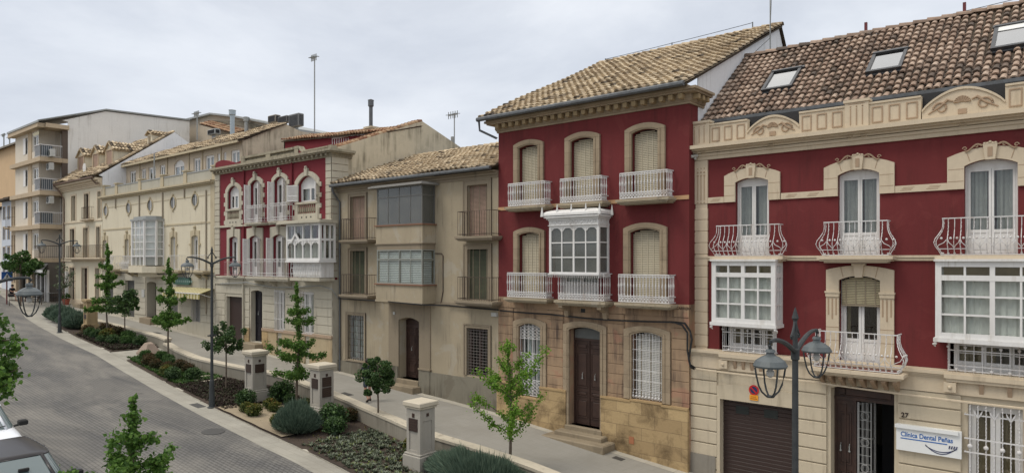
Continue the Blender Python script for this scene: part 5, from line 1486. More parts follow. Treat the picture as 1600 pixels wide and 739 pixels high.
    m.plate([(xr0, zp-1), (xr0, za), (x1-.07, zb2-.35), (x1-.07, zp-1)], yr, yr+.25); m.build('rear_storey', RED2, root)
    m = MB(); m.bar((XF(520, yr), yr-.03, ZF(520, 217, yr)), (XF(545, yr), yr-.03, ZF(545, 213.5, yr)), .05)
    for i in range(8): px = 520+25*i/7; m.bar((XF(px, yr), yr-.03, ZF(px, 226, yr)), (XF(px, yr), yr-.03, ZF(px, 216, yr)), .03)
    m.build('roof_window_grille', WHITEI, root)
    U = Vector((x1-xr0, 0, zb2-.35-za)); 
    tile_roof(root, TILER, (xr0, yr-.15, za+.03), U, Vector((0, ax-yr, .62)), U.length, 2.4, pitch=.26, expo=.4, seed=32)
    return root
house_rose()

# =================================================================== cream house with oval windows and roof terrace
def house_oval():
    y = Y3; x1 = XF(336.7, y); x0 = XF(160, y); yb = 30
    X = lambda px, yy=y: XF(px, yy)
    Z = lambda px, py, yy=y: ZF(px, py, yy)
    root = wall_thing('townhouse', 'long cream townhouse with a row of small oval windows below its roof terrace', 'house', x0, y)
    zc = Z(246, 302.5)+.08; z1 = (Z(337, 422.5)+Z(205, 424))/2; zb = G(x1)-.6
    zm = Z(245, 353)
    ov = [(166, 329.3), (201.4, 325), (235, 321.2), (270.8, 317.1), (305.2, 313)]
    ovz = sum(Z(a, b) for a, b in ov)/5
    zw = (Z(271, 370)+Z(305, 367))/2; zf = z1+.1
    wn = [(X(161.5), X(167.5), zf, zw, .1, .25), (X(196), X(202), zf, zw, .1, .25), (X(267.7), X(275), zf, zw, .1, .25), (X(300.2), X(310.3), zf, zw, .1, .25)]
    g = [(X(163), X(176), Z(170, 488), Z(170, 436), 0, .4), (X(194), X(209), Z(201, 495), Z(201, 438), 0, .4), (X(228.3), X(243), Z(236, 496), Z(236, 440), .1, .8), (X(265), X(277), Z(271, 500), Z(271, 454), 0, .3), (X(299.5), X(311.8), Z(305, 502.5), Z(305, 456), 0, .3)]
    mb = MB(); wall(mb, x0+.02, x1-.02, z1, zc, y, wn, yb); mb.build('wall', CREAM, root)
    mb = MB(); wall(mb, x0+.02, x1-.02, zb, z1-.001, y+.04, g, yb-.1); mb.build('ground_floor_wall', CREAM3, root)
    mb = MB(); z = z1-.45
    while z > G(x0)+.4:
        cur = x0+.05
        for o in g: 
            if o[0]-.1-cur > .1: mb.bbox(cur, o[0]-.1, y, y+.06, z-.40, z, .01)
            cur = o[1]+.1
        mb.bbox(cur, x1-.05, y, y+.06, z-.40, z, .01); z -= .43
    mb.build('rusticated_course', CREAM3, root)
    # oval windows
    for a, b in ov:
        cx = X(a); m = MB(); rx, rz = .37, .37
        o_ = [(cx+(rx+.07)*math.cos(t), ovz+(rz+.07)*math.sin(t)) for t in [i*math.pi/12 for i in range(25)]]; i_ = [(cx+rx*math.cos(t), ovz+rz*math.sin(t)) for t in [i*math.pi/12 for i in range(25)]]
        m.band(o_, i_, y-.06, y+.0); m.plate([(cx-.05, ovz+rz+.05), (cx-.07, ovz+rz+.17), (cx+.07, ovz+rz+.17), (cx+.05, ovz+rz+.05)], y-.09, y-.001); m.ball((cx, y-.03, ovz-rz-.15), .07, 6)
        w = m.build('oval_window', CREAMD, root)
        m = MB(); m.plate(i_[:-1], y-.02, y-.004); m.build('pane', paint('oval_glass', (.10,.095,.08), .15), w) if a == 166 else m.build('pane', MATS['oval_glass'], w)
        m = MB(); m.box(cx+.08, cx+.14, y-.03, y-.021, ovz-rz*.85, ovz+rz*.85); m.build('mullion', WHITE, w)
    for o in wn:
        surround(root, CREAMD, y, o, .16, .30, rise=.03, proud=.05)
        c = (o[0]+o[1])/2; m = MB(); m.plate([(c-.07, o[3]-.02), (c-.1, o[3]+.40), (c+.1, o[3]+.40), (c+.07, o[3]-.02)], y-.1, y); m.ball((c, y-.05, o[3]+.5), .1, 6); m.box(o[0]-.28, o[0]-.12, y-.08, y, o[3]-.62, o[3]-.5); m.box(o[1]+.12, o[1]+.28, y-.08, y, o[3]-.62, o[3]-.5); m.build('keystone', CREAMD, root)
        french(root, o, y+.14, kick=.4, curt=CURT2, part=.5, head=.05)
    m = MB()
    m.box(x0+.1, x1-.3, y-.035, y, zm-.06, zm+.04); m.box(x0+.1, x1-.3, y-.02, y, zc-.62, zc-.58); m.box(x0, x1, y-.06, y, z1-.05, z1+.06)
    m.build('string_course', CREAMD, root)
    m = MB(); m.box(X(330), x1-.02, y-.05, y, z1, zc); m.build('pilaster', CREAMD, root)
    m = MB()
    for px, a, b in ((181.5, zc-.75, zc-.05), (218.5, zm+.4, zc-.05), (255, z1, zc-.05), (289, zc-.6, zc-.05), (323, z1-2.5, zc-.3)): m.tube([(X(px), y-.05, a), (X(px), y-.05, b)], .045, 6)
    m.build('downpipe', paint('brown_pipe', (.33,.28,.21), .6), root)
    # cornice, terrace parapet
    m = MB()
    for p, a, b in ((.06, -.04, .05), (.22, .052, .13), (.32, .132, .24)): m.box(x0-.0, x1-.02, y-p, y+.4, zc+a, zc+b)
    m.build('cornice', CREAMD, root)
    zp = zc+.24; ztp = (Z(160.8, 294.8)+Z(329.3, 265.7))/2; yq = y+.02
    m = MB(); m.box(x0+.05, x1-.05, yq, yq+.2, zp, ztp)
    m.build('parapet', plaster('greyish_parapet', (.44,.42,.35), (.38,.36,.29), streak=.7), root)
    m = MB(); m.box(x0+.05, x1-.05, yq-.03, yq+.25, ztp, ztp+.07); m.build('parapet_coping', GREYP, root)
    m = MB()
    for px in (161, 180.5, 217, 252, 288, 333): c = X(px+1.5); m.box(c-.2, c+.2, yq-.06, yq+.3, zp, ztp+.16); m.box(c-.26, c+.26, yq-.12, yq+.36, ztp+.162, ztp+.24)
    m.build('parapet_pier', CREAMD, root)
    # glazed oriel with bent sides and slab
    yo = y-.95; xa, xb = XF(207, yo), XF(233, yo)-.15; z0 = Z(215, 399.5)-.05; zt = Z(225, 345)-.1
    za = z1+.06
    pl = [(xa-.35, y), (xa, yo), (xb-.55, yo), (xb, yo+.5), (xb+.05, y)]
    m = MB(); gm = MB(); 
    for p, q in zip(pl, pl[1:]):
        n = 3 if abs(p[1]-q[1]) < .1 else 1
        for i in range(0 if p is pl[0] else 1, n+1):
            x, yy = p[0]+(q[0]-p[0])*i/n, p[1]+(q[1]-p[1])*i/n; m.bar((x, yy, za+.3), (x, yy, zt), .12 if i in (0, n) else .06)
        for k, zz in enumerate([z0+(zt-z0)*j/5 for j in range(6)]): m.bar((p[0], p[1], zz), (q[0], q[1], zz), .09 if k in (0, 5) else .05)
        gm.face([(p[0],p[1],za+.3),(q[0],q[1],za+.3),(q[0],q[1],zt),(p[0],p[1],zt)])
    f = m.build('oriel', WHITE, root); gm.build('pane', GLASS, f)
    q = MB(); q.platez([(xa-.25, y-.02), (xa+.08, yo+.12), (xb-.60, yo+.12), (xb-.12, yo+.55), (xb-.08, y-.02)], za+.32, zt-.02); q.build('inner_curtain', CURT, f)
    m = MB(); m.platez([(xa-.45, y), (xa-.1, yo-.12), (xb-.5, yo-.12), (xb+.12, yo+.45), (xb+.15, y)], zt+.0, zt+.12); m.platez([(xa-.3, y), (xa+.05, yo+.05), (xb-.5, yo+.05), (xb-.05, yo+.5), (xb-.05, y)], zt+.12, zt+.28); m.build('oriel_roof', GREYP, f)
    m = MB(); m.platez([(xa-.3, y-.05), (xa+.05, yo+.06), (xb-.55, yo+.06), (xb-.06, yo+.5), (xb-.02, y-.05)], za+.3, z0-.05)
    m.build('oriel_apron', paint('apron_panels', (.38,.37,.33), .5), f)
    balcony(root, XF(296, y-.45), XF(318, y-.45), y-.45, y-.01, z1+.06, .2, z1+.98, 'thin', WHITEI, CREAMD, sp=.16, corb=2)
    m = MB(); m.platez([(xa-.5, y), (xa-.15, yo-.2), (xb-.45, yo-.2), (xb+.2, yo+.4), (xb+.2, y)], z1-.12, z1+.30); m.platez([(xa, y), (xa+.1, yo+.3), (xb-.5, yo+.3), (xb-.1, y)], z1-.4, z1-.122); m.build('oriel_slab', CREAM, root)
    for a, b in ((164.5, 178), (190, 205.5)):
        yf = y-.6; balcony(root, XF(a, yf), XF(b, yf)-.1, yf, y-.01, z1+.06, .2, z1+.98, 'belly', WHITEI, CREAMD, sp=.11, corb=2)
    balcony(root, XF(262, y-.4), XF(279, y-.4), y-.4, y-.01, z1+.06, .2, z1+.98, 'thin', WHITEI, CREAMD, sp=.16)
    # ground floor fillings
    for o, mt in ((g[0], GREYP), (g[1], GREYP), (g[3], GREYP), (g[4], GREYP)):
        m = MB(); n = 24
        for i in range(n): za_, zb_ = o[2]-.3+(o[3]-o[2]+.3)*i/n, o[2]-.3+(o[3]-o[2]+.3)*(i+1)/n; m.bbox(o[0], o[1], y+.25, y+.3, za_+.01, zb_, .008)
        m.build('roller_shutter', paint('dark_shutter', (.07,.07,.065), .5) if 'dark_shutter' not in MATS else MATS['dark_shutter'], root)
    panel_door(root, g[2], y+.6, BLACK, transom=.1)
    for o in g[3:]:
        gm = MB()
        for i in range(7): x = o[0]+(o[1]-o[0])*i/6; gm.tube([(x, y, o[2]), (x, y, o[3])], .012, 5)
        gm.build('grille', WHITEI, root)
    m = MB(); m.bbox(g[2][0]-.1, g[2][1]+.1, y-.4, y+.5, zb, g[2][2], .02); m.build('door_step', STONES, root)
    m = MB(); m.box(X(222), X(226), y-.04, y, Z(224, 464), Z(224, 452)); m.build('bell_panel', ACW, root)
    # striped awning and green sign
    aw = thing('awning', 'yellow and cream striped shop awning under the green sign on the long cream townhouse', 'awning', (X(284), y, G(X(284))))
    xa, xb = XF(253, y-.9), XF(312, y-.9); zt = Z(285, 448); za = zt-.28; n = 26
    for c, mt in ((0, AWN1), (1, AWN2)):
        m = MB()
        for i in range(n):
            if i % 2 != c: continue
            p, q = xa+(xb-xa)*i/n, xa+(xb-xa)*(i+1)/n
            m.add([(p, y-.02, zt), (q, y-.02, zt), (q, y-.9, za), (p, y-.9, za), (p, y-.91, za-.32), (q, y-.91, za-.32)], [(0,1,2,3),(3,2,5,4)])
        m.build('canopy_stripe', mt, aw)
    m = MB(); m.bar((xa, y-.9, za), (xb, y-.9, za), .05); m.bar((xa, y, zt-.6), (xa, y-.9, za), .03); m.bar((xb, y, zt-.6), (xb, y-.9, za), .03); m.build('frame', WHITE, aw)
    sg = thing('shop_sign', 'dark green shop sign board above the striped awning', 'sign', (X(287), y, Z(287, 444)))
    m = MB(); m.box(X(274), X(298.6), y-.14, y-.005, Z(287, 444.5), Z(287, 433)); m.build('board', GREENS, sg)
    m = MB()
    for k in range(9): c = X(277)+k*.27; m.box(c, c+.16, y-.146, y-.141, Z(287, 441), Z(287, 437.5))
    m.build('lettering', paint('dim_lettering', (.16,.24,.21), .6), sg)
    # rear storey behind the terrace
    xr1 = x1; yr = ONX(378, 222, x1)[0]; ze = ZF(285, 241, yr); xr0 = XF(192.6, yr)
    ay, az = ONX(445, 193, x1); by, bz = ONX(480, 211, x1)
    rw = []
    for a, b, t, bt, ar in ((203, 212, 292-26, 283, 0), (221, 228, 266, 280, 0), (232, 243, 262, 278, 0), (250, 258, 258.5, 273, 0), (272, 288, 252.5, 272, .3), (302.5, 313, 247.5, 268, 0), (321, 334.5, 243.5, 263, 0), (339.5, 344.5, 241.5, 262, 0), (349, 353.5, 240.5, 260, 0), (361, 374.5, 235, 254, 0)):
        c = (a+b)/2; rw.append((XF(a, yr), XF(b, yr), ze-1.95, ze-.45 if not ar else ze-.35, ar, .12))
    m = MB(); wall(m, xr0, xr1, zc-.2, ze+.1, yr, rw, yb); m.build('rear_storey', plaster('pinkish_rear_wall', (.52,.44,.34), (.47,.40,.30)), root)
    for o in rw: french(root, o, yr+.06, kick=0, curt=CURT2, part=1, head=.02)
    m = MB()
    for px in (219, 262, 296, 317, 346): m.tube([(XF(px, yr), yr-.04, zc), (XF(px, yr), yr-.04, ze)], .04, 6)
    m.build('downpipe', CREAMD, root)
    V = Vector((0, ay-yr+.3, az-ze)); tile_roof(root, TILE5, (xr0-.4, yr-.3, ze+.0), (1,0,0), V, xr1-xr0+.6, V.length, pitch=.24, expo=.37, seed=21, sag=.05)
    m = MB(); m.box(xr0-.4, xr1+.15, yr-.38, yr-.28, ze-.12, ze+.02); m.build('gutter', CREAMD, root)
    m = MB(); m.platex([(yr, zc-.5), (yr, ze), (ay, az-.05), (by, bz), (yb, bz-.6), (yb, zc-.5)], x1-.0, x1+.06); m.platex([(yr+.05, zc-.5), (yr+.05, ze), (ay, az-.05), (by, bz), (yb, bz-.6), (yb, zc-.5)], x0, x0+.06); m.build('gable_wall', GABLE, root)
    m = MB(); m.box(xr0, xr1, by-.2, by, bz-1, bz-.1); m.add([(xr0, ay, az), (xr1, ay, az), (xr1, by, bz), (xr0, by, bz)], [(0,1,2,3)]); m.build('rear_roof_slope', TILEP, root)
    m = MB(); m.box(x0+.1, x1-.1, y+.1, yr, zc-.1, zc+.02); m.build('terrace_floor', STONES, root)
    return root
house_oval()

# =================================================================== cream house with dormers
def house_dormer():
    y = Y3; x1 = XF(160, y); x0 = XF(97.5, y); yb = 31
    X = lambda px, yy=y: XF(px, yy)
    Z = lambda px, py, yy=y: ZF(px, py, yy)
    root = wall_thing('townhouse', 'narrow cream townhouse with ochre trim and three gabled dormers in its tiled roof', 'house', x0, y)
    zb = G(x1)-.6; ze = (Z(95, 288)+Z(161, 274))/2; z1 = Z(130, 404); z2 = Z(135, 344.5)
    def row(l, t, b, rise=0): return [(X(a), X(c), b, t, rise, .25) for a, c in l]
    t2 = (Z(115, 306)+Z(135, 303)+Z(155, 300))/3; t1 = (Z(113, 358)+Z(134, 356)+Z(154, 354.5))/3; t0 = (Z(113, 418)+Z(132, 419))/2
    R2 = row(((112, 118.4), (132, 139), (153, 158)), t2, z2+.08); R1 = row(((110, 116.7), (130.6, 138), (151, 156.5)), t1, z1+.08)
    R0 = [(X(a), X(c), G(X(a))+.3, t0, 0, .3) for a, c in ((109.3, 116.7), (128, 137), (149.5, 155.6))]
    m = MB(); wall(m, x0+.02, x1-.02, zb, ze-.3, y, R2+R1+R0, yb); m.build('wall', CREAM, root)
    for o in R2+R1+R0:
        surround(root, BEIGE, y, o, .14, .14, proud=.04)
    for k, o in enumerate(R2+R1):
        slat_blind(root, o, y+.14, DRABD, .06, cords=2) if k % 2 == 0 else french(root, o, y+.14, fr=BRWOOD, kick=.4, curt=CURTD, part=.5)
    for o in R0: panel_door(root, o, y+.2, BRWOOD, transom=.4)
    m = MB(); m.box(x0, x1, y-.08, y, z1-.22, z1-.1); m.box(x0, x1, y-.05, y, z2-.12, z2-.02); m.box(x0, x1, y-.05, y, zb, G(x0)+.25); m.build('string_course', BEIGE, root)
    balcony(root, XF(102.5, y-.5), XF(156, y-.5), y-.5, y-.01, z1+.05, .16, z1+1.0, 'thin', BLKIRON, BEIGE, sp=.14)
    balcony(root, XF(126, y-.35), XF(139, y-.35), y-.35, y-.01, z2+.05, .14, z2+.98, 'thin', BLKIRON, BEIGE, sp=.14)
    m = MB()
    for p, a, b in ((.1, -.75, -.62), (.18, -.62, -.5), (.3, -.5, -.34), (.5, -.34, -.16)): m.box(x0-.05, x1-.03, y-p, y+.1, ze+a, ze+b)
    m.build('cornice', BEIGE, root)
    m = MB(); m.tube([(x0-.1, y-.62, ze-.16), (x0+.3, y-.3, ze-.7), (x0+.55, y-.06, ze-1.3), (x0+.55, y-.06, G(x0))], .05, 6); m.tube([(x0-.1, y-.62, ze-.14), (x1-.1, y-.62, ze-.14)], .07, 6); m.tube([(x1-.5, y-.62, ze-.2), (x1-.4, y-.3, ze-.6), (x1-.1, y-.3, ze-.6)], .05, 6); m.build('downpipe', paint('brown_gutter', (.16,.10,.07), .6), root)
    # roof
    ay, az = ONX(272.5, 206, x1); by, bz = ONX(297.5, 226.3, x1); ye_ = y-.55
    V = Vector((0, ay-ye_, az-ze))
    tile_roof(root, TILE5, (x0-.1, ye_, ze-.06), (1,0,0), V, x1-x0+.1, V.length, pitch=.26, expo=.38, seed=22, sag=.06)
    m = MB(); m.platex([(y, ze-3), (y, ze-.1), (ye_+.3, ze-.0), (ay, az-.05), (by, bz), (yb, bz-2), (yb, ze-3)], x1-.0, x1+.06); m.build('gable_wall', WHITEW, root)
    m = MB(); 
    d = Vector((0, ay-ye_, az-ze)); p = Vector((x1+.02, ye_, ze))
    rr = random.Random(8)
    for i in range(24): m.cur = rr.random(); m.tube([p+d*(i/24)+Vector((-.1, 0, .06)), p+d*((i+1.1)/24)+Vector((-.1, 0, .02))], [.12, .10], 7)
    m.build('verge_tiles', TILE5, root, fixn=False)
    m = MB(); m.add([(x0, ay, az), (x1, ay, az), (x1, by, bz), (x0, by, bz)], [(0,1,2,3)]); m.build('rear_roof_slope', TILEP, root)
    # dormers: front face at ~1.4 m behind the eave
    sl = (az-ze)/(ay-ye_)
    yd = y+.95
    for a, b, tp, bt in ((123.5, 131.5, 243, 270), (146.5, 154, 239, 267), (167.5, 176, 233, 262)):
        xa, xb = XF(a, yd)-.22, XF(b, yd)+.16; zt = ZF((a+b)/2, tp, yd); zr = zt+.55; zlo = ze+(yd-ye_)*sl-.3
        dm = MB(); dm.platez([(xa, yd), (xb, yd), (xb, yd+(zt-zlo)/sl), (xa, yd+(zt-zlo)/sl)], zlo, zt); dm.plate([(xa, zt), (xb, zt), ((xa+xb)/2, zr-.08)], yd, yd+.2)
        dd = dm.build('dormer', CREAM, root)
        w = MB(); w.box(xa+.22, xb-.16, yd-.02, yd-.002, zlo+.35, zt-.12); w.build('window_opening', BLINDP, dd)
        w = MB(); w.band(contour(xa+.02, xb-.02, zlo, zt+.0, 0), contour(xa+.22, xb-.16, zlo+.1, zt-.12, 0), yd-.06, yd-.0); w.build('dormer_trim', TANB, dd)
        L = (zr-zlo)/sl
        for s in (-1, 1):
            xe = xa-.15 if s < 0 else xb+.15; c = (xa+xb)/2; nrm = Vector((c-xe, 0, zr-zt+.1))
            O = Vector((xe, yd-.15, zt-.10))
            if s < 0: tile_roof(dd, TILE5, O, (0,1,0), nrm, L*.9, nrm.length, pitch=.24, expo=.3, seed=70, clip=None, under=TILE5, seg=4)
            else: tile_roof(dd, TILE5, O+Vector((0, 0, 0)), (0,1,0), nrm, L*.9, nrm.length, pitch=.24, expo=.3, seed=71, under=TILE5, seg=4)
    # small dormer high on the roof near its ridge
    cx0, cz0 = ONX(236, 224, x1-.8); m = MB(); m.box(x1-1.5, x1-.6, cx0, cx0+1.2, cz0-.5, cz0+.75); d2 = m.build('roof_hut', CREAM, root)
    m = MB(); m.box(x1-1.25, x1-.9, cx0-.02, cx0-.002, cz0-.1, cz0+.6); m.build('window_opening', DRABD, d2)
    for s in (-1, 1):
        xe = x1-1.6 if s < 0 else x1-.5; tile_roof(d2, TILE5, (xe, cx0-.15, cz0+.72), (0,1,0), (-s*.55, 0, .3), 1.5, .6, pitch=.24, expo=.3, seed=5, under=TILE5)
    # doorsteps
    m = MB()
    for o in R0[1:]: m.bbox(o[0]-.2, o[1]+.2, y-.6, y+.1, zb, G(o[0])+.28, .03)
    m.build('door_step', STONES, root)
    # satellite dish
    ds = thing('satellite_dish', 'small white satellite dish between the dormers of the cream townhouse', 'satellite dish', (XF(134.5, yd-.3), yd-.3, ze+.6))
    p = Vector(ds.location); m = MB(); m.lathe(p.x, p.y, [(.02, .0), (.18, -.03), (.33, -.10), (.36, -.13)], 16, p.z+.5, 'y'); m.build('dish', WHITE, ds)
    m = MB(); m.bar((p.x, p.y+.05, p.z-.3), (p.x, p.y+.05, p.z+.5), .04); m.bar((p.x, p.y, p.z+.4), (p.x+.05, p.y-.4, p.z+.3), .02); m.build('mast', GREYP, ds)
    return root
house_dormer()

# =================================================================== corner apartment block
def block():
    x1 = XF(97.5, Y3); y = x1/(ray(70)[0]/ray(70)[1]); y2 = Y3+.1; yb = ONX(296, 188, x1)[0]
    x0 = XF(24, y)
    root = wall_thing('apartment_block', 'tall beige corner apartment block with stacked balconies and a huge blank side wall', 'building', x0, y)
    X = lambda px: XF(px, y); Z = lambda px, py: ZF(px, py, y)
    zs = [Z(70, 406.5), Z(70, 354.5), Z(70, 301), Z(70, 249), Z(70, 196)]     # slab centres
    h = (zs[4]-zs[0])/4; zs = [zs[0]+h*i for i in range(5)]
    xl = X(60.5)                         # loggia inner edge
    zb = G(x1)-.5; gz = G(x1)
    m = MB()
    ops = []
    for k in range(4):
        for a, b in ((37, 43.5), (50.5, 60)):
            ops.append((X(a), X(b), zs[k]+.85, zs[k]+2.25, 0, .15))
    wall(m, x0, xl, zs[0], zs[4]+.3, y, ops, yb); m.build('wall', BLOCKP, root)
    m = MB()
    for k in range(4):
        m.box(X(44.5), X(50), y-.05, y, zs[k]+.2, zs[k+1]-.15)
    m.build('tan_pier', TANB, root)
    for o in ops: 
        w = french(root, o, y+.08, kick=0, curt=CURT2, part=1)
    m = MB()
    for o in ops[::2]: m.box(o[0]-.02, (o[0]+o[1])/2, y-.03, y, o[2], o[3])
    m.build('shutter', WHITE, root)
    # loggias : floor slabs wrap the corner
    m = MB()
    for k, z in enumerate(zs):
        t = .17
        m.box(x0-.3, x1-.02, y-.35 if k < 4 else y-.5, y+.0, z-t, z+t); m.box(xl, x1+(.0 if k < 4 else .35), y, y2+.3, z-t, z+t)
    m.build('floor_slab', TANB, root)
    m = MB(); m.box(xl, x1-.02, y2+.3, yb, zs[0], zs[4]); m.box(x1-.25, x1-.01, y2-.1, y2+.3, gz, zs[4]); m.build('loggia_wall', plaster('loggia_shade_brown', (.13,.10,.08), (.11,.085,.07)), root)  # dark colour puts the shade inside the loggias into the wall
    # blank side wall above the neighbour
    ay, az = ONX(165, 172.5, x1); by, bz = ONX(294, 188, x1); cy_, cz = ONX(97.5, 187.5, x1); fy, fz = y-.5, Z(73, 189)
    m = MB(); m.platex([(y2+.3, zs[0]-1), (y2+.3, cz-.1), (cy_, cz-.05), (ay, az-.1), (by, bz-.1), (yb, bz-.1), (yb, zs[0]-1)], x1-.05, x1+.02); m.build('side_wall', PALEW, root)
    m = MB(); m.add([(x0-.3, fy, fz-.0), (x1+.3, fy, fz), (x1+.12, ay, az+.02), (x0-.3, ay, az+.02)], [(0,1,2,3)]); m.add([(x0-.3, ay, az+.02), (x1+.12, ay, az+.02), (x1+.12, yb, bz), (x0-.3, yb, bz)], [(0,1,2,3)])
    m.box(x0-.3, x1+.3, fy-.06, fy, fz-.14, fz+.02)
    d = Vector((0, ay-fy, az-fz)); 
    m.tube([(x1+.1, fy, fz), (x1+.1, ay, az+.04)], .09, 4); m.tube([(x1+.1, ay, az+.04), (x1+.1, yb, bz+.02)], .09, 4)
    m.build('roof', GREYP, root)
    m = MB()
    for k in range(4):
        z = zs[k]
        # doors at the back of the loggia, french window
        m.box(xl+.5, xl+1.2, y2+.26, y2+.299, z+.17, z+2.2)
    m.build('loggia_door', BLACK, root)
    m = MB()
    for k in range(4): m.box(xl+.02, xl+.40, y2+.2, y2+.299, z0_:=zs[k]+.17, z0_+2.2)
    m.build('white_panel', WHITE, root)
    for k in range(4):
        z = zs[k]+.17; m = MB(); P = [(xl, y-.30), (x1-.05, y-.30), (x1-.05, y2-.1)]
        for p, q in zip(P, P[1:]):
            m.bar((p[0], p[1], z+1.0), (q[0], q[1], z+1.0), .06); m.bar((p[0], p[1], z+.1), (q[0], q[1], z+.1), .03)
            n = int(math.dist(p, q)/.14)
            for i in range(n+1): x, yy = p[0]+(q[0]-p[0])*i/n, p[1]+(q[1]-p[1])*i/n; m.tube([(x, yy, z), (x, yy, z+1)], .012, 4)
        r = m.build('balcony_railing', WHITEI if k else BLKIRON, root, fixn=False)
        if k in (1, 2, 3):
            g = MB(); g.box(xl+.05, x1-.15, y-.28, y-.27, z+.1, z+.95); g.box(x1-.08, x1-.07, y-.25, y+.6, z+.1, z+.95); g.build('rail_screen', paint('dark_screen', (.06,.075,.09), .4) if 'dark_screen' not in MATS else MATS['dark_screen'], r)
    # ground floor: dark cafe front
    m = MB(); wall(m, x0, x1-.02, zb, zs[0], y+.25, [(X(27), X(34), gz-.5, zs[0]-.9, 0, .2), (X(53.5), X(66), gz-.5, zs[0]-.9, 0, .2)], y+4); m.build('ground_floor_wall', plaster('taupe_front', (.14,.125,.11), (.12,.11,.095)), root)
    m = MB()
    for a in (54, 60, 66.5, 70.5): m.box(X(a), X(a)+.18, y+.1, y+.24, gz-.3, zs[0]-.8)
    m.box(X(79), X(80.5), y+1.0, y+1.2, gz-.3, zs[0]-.9); m.build('door_frame', WHITE, root)
    m = MB(); m.box(X(40), X(43), y+.05, y+.24, gz-.3, zs[0]-.3); m.box(X(46), X(48.5), y+.05, y+.24, gz-.3, zs[0]-.3); m.build('pier', TANB, root)
    # air conditioners (each its own thing)
    def ac(x, yy, z, lab, s=1.0):
        t = thing('air_conditioner', lab, 'air conditioner', (x, yy, z), 'air conditioners on the corner block')
        m = MB(); m.bbox(x, x+.85*s, yy, yy+.32, z, z+.6*s, .02); m.build('casing', ACW, t)
        m = MB(); m.lathe(x+.36*s, yy-.012, [(.24*s, 0), (.24*s, .01)], 20, z+.3*s, 'y'); m.build('fan_recess', BLACK, t)
        m = MB()
        for r in (.07, .14, .21): m.tube([(x+.36*s+r*s*math.cos(a), yy-.02, z+.3*s+r*s*math.sin(a)) for a in [i*math.pi/8 for i in range(17)]], .007, 4)
        for a in range(6): m.bar((x+.36*s, yy-.02, z+.3*s), (x+.36*s+.23*s*math.cos(a*1.047), yy-.02, z+.3*s+.23*s*math.sin(a*1.047)), .01)
        m.build('fan_guard', GREYP, t)
    ac(xl+1.3, y+.25, zs[3]+.2, 'round fan air conditioner standing on the top balcony of the corner block')
    ac(xl+.8, y+.3, zs[3]-.85, 'air conditioner hanging under the top balcony slab of the corner block')
    ac(xl+.8, y+.3, zs[2]-.85, 'air conditioner hanging under the slab one floor below the highest one')
    # striped awning on top balcony, plain awnings, cafe awning
    aw = thing('awning', 'grey and cream striped awning rolled out on the top balcony of the corner block', 'awning', (xl, y-.3, zs[4]-.8))
    n = 12
    for c, mt in ((0, paint('awning_grey', (.16,.15,.14), .9)), (1, AWN1)):
        m = MB()
        for i in range(n):
            if i % 2 == c:
                p, q = xl+(x1-xl)*i/n, xl+(x1-xl)*(i+1)/n; m.add([(p, y+.2, zs[4]-.2), (q, y+.2, zs[4]-.2), (q, y-.4, zs[4]-.55), (p, y-.4, zs[4]-.55), (p, y-.41, zs[4]-.8), (q, y-.41, zs[4]-.8)], [(0,1,2,3),(3,2,5,4)])
        m.build('canopy_stripe', mt, aw)
    aw = thing('awning', 'plain folding awning with a white front edge over the cafe terrace', 'awning', (X(45), y, zs[0]-.6))
    m = MB(); m.add([(X(31), y-.1, zs[0]-.25), (X(78), y-.1, zs[0]-.25), (XF(69, y-1.2), y-1.3, zs[0]-.75), (XF(33, y-1.2), y-1.3, zs[0]-.75)], [(0,1,2,3)]); m.build('canopy', paint('awning_dark', (.05,.05,.05), .9), aw)
    m = MB(); m.box(XF(33, y-1.2), XF(69, y-1.2), y-1.38, y-1.30, zs[0]-.95, zs[0]-.74); m.build('front_edge', SHEETW, aw)
    return x0, y, zs
bx0, by0, bzs = block()

# smaller far buildings beyond the block
def far_building(name, label, cat, pl, pr, ptop, y, mat, rows, cols, wmat, roofmat=TILEP, balc=False, depth=9, pitch=0):
    x0, x1 = XF(pl, y), XF(pr, y); zt = ZF((pl+pr)/2, ptop, y); g = G(x1)-.5
    root = thing(name, label, cat, (x0, y, G(x0)))
    ops = []
    H = (zt-G(x0)-.6)/rows
    for r in range(rows):
        for c in range(cols):
            w = (x1-x0)/cols; cx = x0+w*(c+.5); ops.append((cx-w*.2, cx+w*.2, G(x0)+.5+H*r+.3, G(x0)+.5+H*r+H*.78, 0, .15))
    m = MB(); wall(m, x0, x1, g, zt, y, ops, y+depth); m.build('wall', mat, root)
    for o in ops: 
        m = MB(); m.box(o[0], o[1], y+.1, y+.13, o[2], o[3]); w = m.build('window', wmat, root)
        m = MB(); m.band(contour(o[0]-.08, o[1]+.08, o[2], o[3]+.08, 0), contour(o[0], o[1], o[2], o[3], 0), y-.03, y+.01); m.build('frame', TANB, w)
    m = MB(); m.box(x0-.1, x1+.1, y-.6, y+.02, zt, zt+.18); m.add([(x0-.1, y-.6, zt+.18), (x1+.1, y-.6, zt+.18), (x1+.1, y+depth*.5, zt+.18+pitch), (x0-.1, y+depth*.5, zt+.18+pitch), (x0-.1, y+depth, zt+.18), (x1+.1, y+depth, zt+.18)], [(0,1,2,3),(3,2,5,4)])
    m.build('roof', roofmat, root)
    if balc:
        for r in (1, 2):
            z = G(x0)+.5+H*r+.1; balcony(root, x0+.1, x1-.1, y-.5, y-.01, z, .14, z+.95, 'thin', BLKIRON, mat, sp=.3)
    return root
far_building('townhouse', 'narrow tan townhouse with dark balcony rails squeezed between the corner block and the white house', 'house', 17.5, 25, 312, by0+.2, TANB, 3, 2, BRWOOD, balc=True, pitch=.8)
